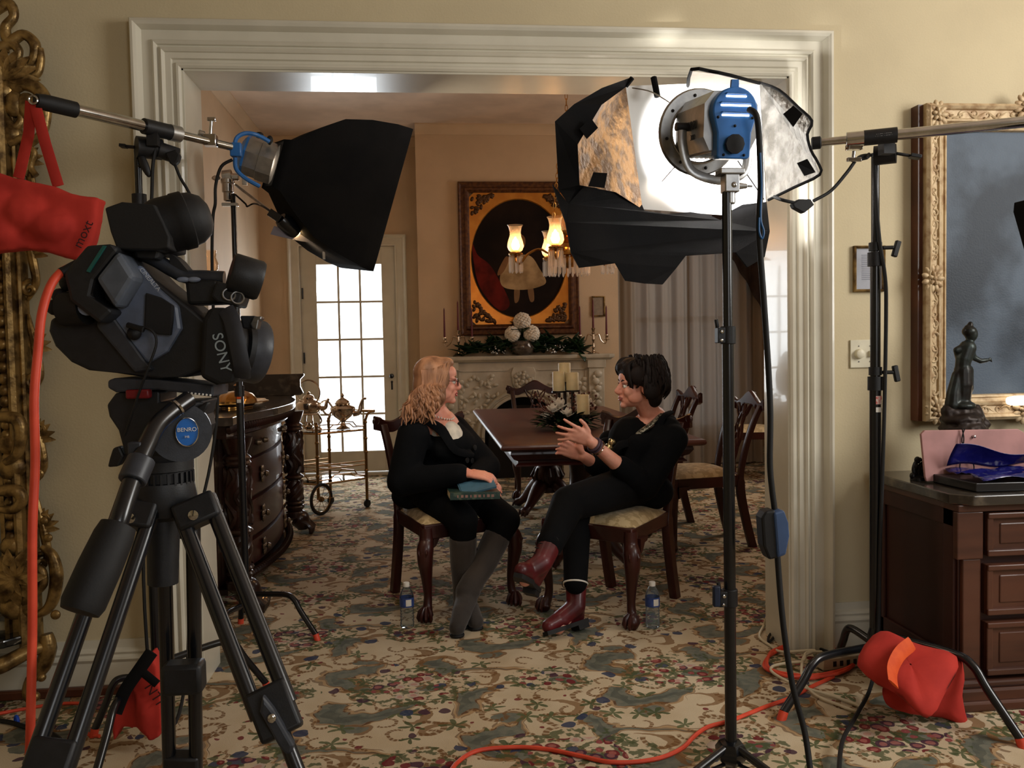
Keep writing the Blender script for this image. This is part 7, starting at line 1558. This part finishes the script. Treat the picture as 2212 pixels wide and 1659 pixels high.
# ------------------------------------------------------------------ chest of drawers and what stands on it
def chest():
    x0, x1, y0, y1, zt = 1.815, 3.2, 2.74, 3.29, .745; t = thing('chest_of_drawers', ((x0+x1)/2, (y0+y1)/2, 0), 'walnut chest of drawers with a dark marble top and bronze pulls, at the right edge', 'chest of drawers')
    w = mat('chest_walnut', (88, 52, 37), .42, col2=(64, 37, 27), nscale=5, nstretch=(.25, 1, 2), coat=.15); ms = mat('chest_side_mahogany', (62, 30, 23), .5, col2=(48, 22, 18), nscale=4, nstretch=(1, 1, .2))
    m = MB(); m.prism([(x0-.035, y1), (x0-.035, y0+.02), (x0+.02, y0-.035), (x1, y0-.035), (x1, y1)], V(0, 0, zt-.035), V(1, 0, 0), V(0, 1, 0), .035); m.build('marble_top', M['dmarble'], t, bevel=.004, smooth=False)
    m = MB(); m.bb(x0, x1, y0+.02, y1, .1, zt-.035); m.build('carcase', ms, t, smooth=False, bevel=.004)
    m = MB(); m.bb(x0-.012, x0, y0+.03, y0+.09, .1, zt-.035); m.bb(x0-.012, x0, y1-.07, y1, .1, zt-.035); m.bb(x0-.012, x0, y0+.03, y1, .1, .17); m.bb(x0-.012, x0, y0+.03, y1, zt-.12, zt-.035); m.build('side_panel', ms, t, smooth=False, bevel=.004)
    m = MB(); m.bb(x0-.02, x1, y0-.012, y1, zt-.06, zt-.035); m.bb(x0-.02, x0+.075, y0-.006, y0+.02, .52, zt-.06); m.bb(x0+.005, x0+.07, y0+.0, y0+.02, .1, .52); m.build('face_frame', w, t, smooth=False, bevel=.004)
    m = MB(); m.bb(x0-.02, x1, y0-.03, y1, 0.03, .075); m.bb(x0-.03, x1, y0-.04, y1, .0, .035); m.bb(x0-.012, x1, y0-.02, y1, .075, .1); m.build('plinth', w, t, smooth=False, bevel=.008)
    for z0, z1 in ((.53, .68), (.325, .5), (.115, .3)):
        m = MB(); xa, xb = x0+.085, x1-.03; m.bb(xa, xb, y0-.004, y0+.03, z0, z1); m.bb(xa, xb, y0-.018, y0, z0, z0+.022); m.bb(xa, xb, y0-.018, y0, z1-.02, z1); m.bb(xa, xa+.022, y0-.014, y0, z0, z1); m.bb(xa+.05, xb-.05, y0-.008, y0, z0+.04, z1-.038); d = m.build('drawer', w, t, smooth=False, bevel=.005)
        for hx in (xa+.24, xa+.85):
            zc = (z0+z1)/2; m = MB(); m.tube(spline([V(hx-.05, y0-.02, zc+.012), V(hx-.035, y0-.05, zc-.016), V(hx, y0-.055, zc-.028), V(hx+.035, y0-.05, zc-.016), V(hx+.05, y0-.02, zc+.012)], 5), .006, 8)
            for k in range(12): a = k*PI/6; m.ell((hx+.055*math.cos(a), y0-.012, zc+.008+.026*math.sin(a)), (.018, .008, .012), (0, a, 0), 8, 5)
            for sx in (-1, 1): m.ell((hx+sx*.062, y0-.016, zc+.012), (.022, .01, .014))
            m.build('drawer_pull', mat('dark_bronze', (50, 48, 46), .3, .8, nscale=40), d)
chest()
def statuette():
    y = 3.1; t = thing('statuette', at(2085, 1040, y), 'dark bronze statuette of a draped woman reaching out, on the chest of drawers', 'statuette')
    br = mat('patinated_bronze', (52, 60, 58), .38, .6, col2=(36, 32, 30), nscale=14); A = lambda px, py, dy=0: at(px, py, y+dy)
    m = MB(); m.ell(A(2098, 722), (.024, .024, .03)); m.ell(A(2094, 716), (.028, .026, .022)); m.ell(A(2096, 702), (.011, .011, .014)); m.ell(A(2090, 708), .012); m.cap(A(2106, 728), A(2109, 729), .006, .004)
    limb(m, [A(2097, 738), A(2090, 752), A(2082, 775), A(2078, 800)], [.012, .032, .03, .026]); limb(m, [A(2080, 800), A(2080, 830), A(2078, 868)], [.032, .036, .03]); limb(m, [A(2090, 800), A(2090, 840), A(2082, 872)], [.022, .022, .014]); limb(m, [A(2068, 810), A(2060, 850), A(2058, 874)], [.02, .026, .03])
    limb(m, [A(2098, 752), A(2102, 772), A(2118, 780), A(2132, 778)], [.014, .012, .01, .008]); limb(m, [A(2074, 752), A(2066, 756), A(2070, 775, .03)], [.013, .012, .011])
    for k in range(4): m.cap(A(2132, 778), A(2140+k, 772+k*3), .004, .0025)
    m.ell(A(2078, 876), (.05, .05, .02)); fig = m.build('figure', br, t, remesh=.004, rsm=2)
    m = MB(); limb(m, [A(2050, 890), A(2075, 895), A(2110, 898)], [.03, .045, .03]); m.ell(A(2078, 905), (.085, .07, .03)); m.ell(A(2108, 886), (.02, .02, .025)); m.ell(A(2046, 896), (.02, .02, .02)); m.ell(A(2120, 915), (.03, .04, .02)); m.lathe([(.002, 0), (.1, 0), (.1, .03), (.06, .05), (.045, .12), (.07, .17), (.09, .185), (.07, .21), (.002, .215)], V(A(2080, 1000).x, y, .745), seg=20); m.build('rocky_base', mat('dark_brown_bronze', (44, 34, 30), .45, .5, nscale=30), t, remesh=.006, rsm=2, disp=(.012, .03))
statuette()
def board_and_gels():
    y = 2.98; t = thing('pink_board', at(2090, 1030, y), 'dusty pink rounded board standing upright on the chest of drawers', 'board')
    m = MB(); slab_px(m, [(1990, 938), (1998, 930), (2200, 927), (2212, 934), (2224, 1034), (2002, 1040), (1999, 1030)], [y]*7, .012); m.build('board', mat('dusty_pink_card', (188, 138, 134), .6, nscale=8), t, bevel=.002, smooth=False)
    m = MB(); m.lathe([(.002, 0), (.006, 0), (.005, .008), (.002, .01)], at(2103, 943, y-.002), (0, -1, 0), 10); m.build('pin', M['chrome'], t)
    m = MB(); tpx(m, [(2078, 925), (2082, 950), (2076, 985), (2072, 1018)], y-.008, .0022, 6); tpx(m, [(2084, 925), (2078, 955), (2096, 990), (2104, 1008), (2100, 1024)], y-.012, .0022, 6); m.build('string', M['rubber'], t)
    y2 = 2.86; t = thing('dark_folio', (2.1, 2.94, .745), 'flat dark folio lying under the blue gel sheets on the chest of drawers', 'folio'); m = MB()
    m.prism([(1.835+.02, 3.05), (1.86+.02, 2.76), (2.35, 2.74), (2.45, 3.05)], V(0, 0, .748), V(1, 0, 0), V(0, 1, 0), .03); m.build('folio_cover', mat('black_folio', (28, 26, 26), .35, coat=.2), t, bevel=.003, smooth=False)
    bm_ = bpy.data.materials.new('blue_gel'); nt, b = nodes_of(bm_); b.inputs['Base Color'].default_value = (*lin((28, 28, 104)), 1); b.inputs['Roughness'].default_value = .12; b.inputs['Coat Weight'].default_value = .6; b.inputs['Transmission Weight'].default_value = .0; n = noise(nt, coords(nt, 'Object'), 9, 3); bump(nt, b, n.outputs[0], .03, .5)
    def crumple(name, x0, x1, ya, yb, zf, label):
        m = MB(); m.surf(lambda u, v: V(x0+(x1-x0)*u, ya+(yb-ya)*v, .782+zf(u, v)), 26, 16); tag(m.build(name, bm_, ang=180, solid=.0008), label, 'gel sheet', 'blue gel sheets')
    crumple('blue_gel_sheet', 1.90, 2.45, 2.75, 2.97, lambda u, v: .004+.012*math.sin(u*9+v*4)**2+.006*math.sin(v*14+u*3)**2, 'flat crinkled blue gel sheet lying on the dark folio')
    m = MB(); m.surf(lambda u, v: V(1.90+.5*u, 2.93-.02*math.sin(v*PI)*1+.03*math.cos(v*2.6), .80+(.088*(1-u)+.01)*math.sin(v*PI*.55+.1)+.008*math.sin(u*12)), 24, 12); tag(m.build('blue_gel_sheet', bm_, ang=180, solid=.0008), 'curled blue gel sheet rising against the pink board', 'gel sheet', 'blue gel sheets')
    t = thing('bronze_ornament', at(1990, 1035, 3.05), 'small dark pierced bronze ornament beside the pink board on the chest of drawers', 'ornament')
    m = MB(); A = lambda px, py: at(px, py, 3.05); tpx(m, [(1990, 992), (1978, 1000), (1974, 1018), (1984, 1026)], 3.05, .008, 8); tpx(m, [(1995, 1000), (1984, 1012), (1992, 1028), (1980, 1038)], 3.05, .009, 8)
    for px, py in ((1982, 994), (1978, 1008), (1972, 1028), (1986, 1030), (1992, 1012)): m.ell(A(px, py), (.012, .012, .014))
    p = A(1984, 1040); m.lathe([(.002, 0), (.03, 0), (.028, .012), (.01, .02), (.008, .05)], V(p.x, p.y, .746), seg=14); m.build('ornament_body', mat('black_bronze', (30, 28, 28), .4, .5), t)
board_and_gels()
def floor_sandbag_right():
    t = thing('sandbag', (1.62, 2.78, 0), 'red canvas saddle sandbag with orange strap draped over the right boom stand leg', 'sandbag'); Y = 2.6
    def pillow(pts, ys, th, puff):
        n = len(pts); P = [at(p[0], p[1], yy) for p, yy in zip(pts, ys)]; c = sum(P, V(0, 0, 0))/n; nr = V(0, 0, 0)
        for i in range(n): nr += (P[i]-c).cross(P[(i+1) % n]-c)
        nr.normalize(); nr = nr if nr.y < 0 else -nr; m = MB(); ring = spline(P, 4, True)
        rows = []
        for k, h in ((1, 0), (.97, .35), (.85, .75), (.6, .95), (.3, 1.0), (.02, 1.0)): rows.append([c+(q-c)*k+nr*puff*h for q in ring])
        back = []
        for k, h in ((.02, 1), (.3, 1), (.6, .95), (.85, .75), (.97, .35), (1, 0)): back.append([c+(q-c)*k-nr*th*h for q in ring])
        m.strip(back+rows, True); return m
    f1 = pillow([(1900, 1366), (1968, 1391), (2068, 1424), (2040, 1500), (2003, 1550), (1950, 1508), (1852, 1437)], [2.84, 2.76, 2.64, 2.54, 2.5, 2.56, 2.74], .03, .035); f1.build('bag_half', M['redbag'], t, disp=(.012, .05), ang=180)
    f2 = pillow([(2064, 1424), (2080, 1440), (2078, 1500), (2086, 1564), (2030, 1548), (1960, 1540), (1916, 1522), (1912, 1480), (1990, 1470)], [2.66]*9, .03, .03); f2.build('bag_half', M['redbag'], t, disp=(.012, .05), ang=180)
    m = MB(); tpx(m, [(1970, 1390, 2.70), (1944, 1412, 2.655), (1928, 1445, 2.60), (1930, 1478, 2.545)], 2.6, .024, 8, flat=.16, up=(0, -1, .4)); m.build('strap', M['orange'], t)
floor_sandbag_right()
# ------------------------------------------------------------------ cables on the carpet
def floor_cable(name, pts, r, mm, label, z=None):
    m = MB(); P = [atz(p[0], p[1], r+(p[2] if len(p) > 2 else 0)) for p in pts]; m.tube(spline(P, 6), r, 8); return tag(m.build(name, mm), label, 'cable')
floor_cable('extension_cord', [(968, 1680), (985, 1650), (1030, 1622), (1110, 1614), (1180, 1618), (1250, 1632), (1310, 1645), (1370, 1646), (1430, 1636), (1475, 1615), (1500, 1590), (1530, 1570), (1580, 1556), (1650, 1528), (1705, 1508), (1760, 1480), (1800, 1462)], .007, M['ocord'], 'orange extension cord snaking across the foreground carpet to the doorway corner')
m = MB()
P = [atz(1800+math.cos(k*.55)*(95+8*math.sin(k*1.7))-55, 1428+math.sin(k*.55)*(34+4*math.cos(k*1.3)), .01+.003*(k//11)) for k in range(40)]
m.tube(spline(P, 3), .0065, 8); tag(m.build('coiled_cord', M['ocord']), 'coiled orange extension cord on the carpet by the doorway casing', 'cable')
m = MB(); P = [atz(*p) for p in ((1655, 1305, .1), (1662, 1312, .12), (1650, 1350, .02), (1640, 1375, .01), (1665, 1395, .01), (1690, 1408, .02), (1760, 1405, .03), (1736, 1420, .03), (1733, 1465, .02), (1760, 1500, .012), (1810, 1522, .01), (1850, 1536, .01), (1856, 1526, .01), (1800, 1504, .01), (1720, 1480, .015), (1672, 1455, .02), (1668, 1440, .02), (1700, 1432, .025), (1735, 1428, .03), (1742, 1410, .035), (1775, 1408, .03))]
m.tube(spline(P, 6), .0055, 8); tag(m.build('cream_cable', M['wcord']), 'cream cable looping over the orange coil beside the power strip', 'cable')
m = MB(); P = [atz(*p) for p in ((1658, 1312, .08), (1675, 1350, .01), (1672, 1375, .01), (1660, 1386, .01), (1664, 1370, .015), (1690, 1352, .04), (1715, 1355, .04), (1740, 1375, .02), (1758, 1395, .015), (1790, 1408, .02))]
m.tube(spline(P, 6), .0055, 8); tag(m.build('black_cable', M['rubber']), 'thin black cable curling from the doorway jamb to the power strip', 'cable')
m = MB(); A, B = atz(1770, 1432, .03), atz(1865, 1420, .03); d = (B-A).normalized(); s = V(-d.y, d.x, 0); m.box((A+B)/2, ((B-A).length, .055, .045), Matrix((d, s, V(0, 0, 1))).transposed())
t = thing('power_strip', V((A.x+B.x)/2, (A.y+B.y)/2, 0), 'cream metal power strip on the carpet against the baseboard by the doorway', 'power strip'); m.build('strip_case', mat('beige_metal', (186, 172, 148), .4), t, bevel=.003)
for k in range(4): MB().box((A+B)/2+d*(-.05+.03*k)-s*.028, (.014, .003, .02), Matrix((d, s, V(0, 0, 1))).transposed()).build('socket', M['rubber'], t)
def camera_cable():
    Y = 1.5; m = MB(); tpx(m, [(150, 578, 1.53), (130, 590, 1.52), (108, 620, 1.5), (90, 680, 1.48), (82, 760, 1.47), (74, 860, 1.46), (76, 1000, 1.46), (70, 1150, 1.45), (70, 1350, 1.45), (66, 1560, 1.44), (62, 1700, 1.43)], Y, .0072, 10)
    e = m.v[-1]; t = thing('camera_cable', (e.x, e.y, 0), 'orange cable arching from the back of the camcorder straight down past the gilt mirror', 'cable')
    P = [Vector(at(62, 1700, 1.43)), V(at(62, 1700, 1.43).x, 1.43, .2), V(at(62, 1700, 1.43).x+.05, 1.4, .01)]; m.tube(P, .0072, 10); m.build('cord', M['ocord'], t); m = MB(); m.tube([at(172, 572, 1.54), at(132, 590, 1.52)], [.011, .009], 10); m.build('connector_boot', M['rubber'], t)
camera_cable()
floor_cable('orange_cable', [(-20, 1545), (60, 1530), (130, 1520), (190, 1522), (200, 1545), (180, 1560), (190, 1585), (215, 1590)], .006, M['ocord'], 'orange cable lying on the carpet under the camera tripod and gilt mirror')
floor_cable('blue_tape_cable', [(-20, 1555), (20, 1560), (60, 1572), (120, 1590), (160, 1640)], .008, M['rubber'], 'black cable bundle lying on the carpet at the bottom left corner')
m = MB(); p = atz(36, 1556, .012); m.torus(p, V(.6, .5, 0), .014, .006, 14, 6); tag(m.build('blue_tie', mat('bright_blue_tie', (30, 80, 200), .5)), 'bright blue cable tie around the black bundle at the bottom left corner', 'cable tie')
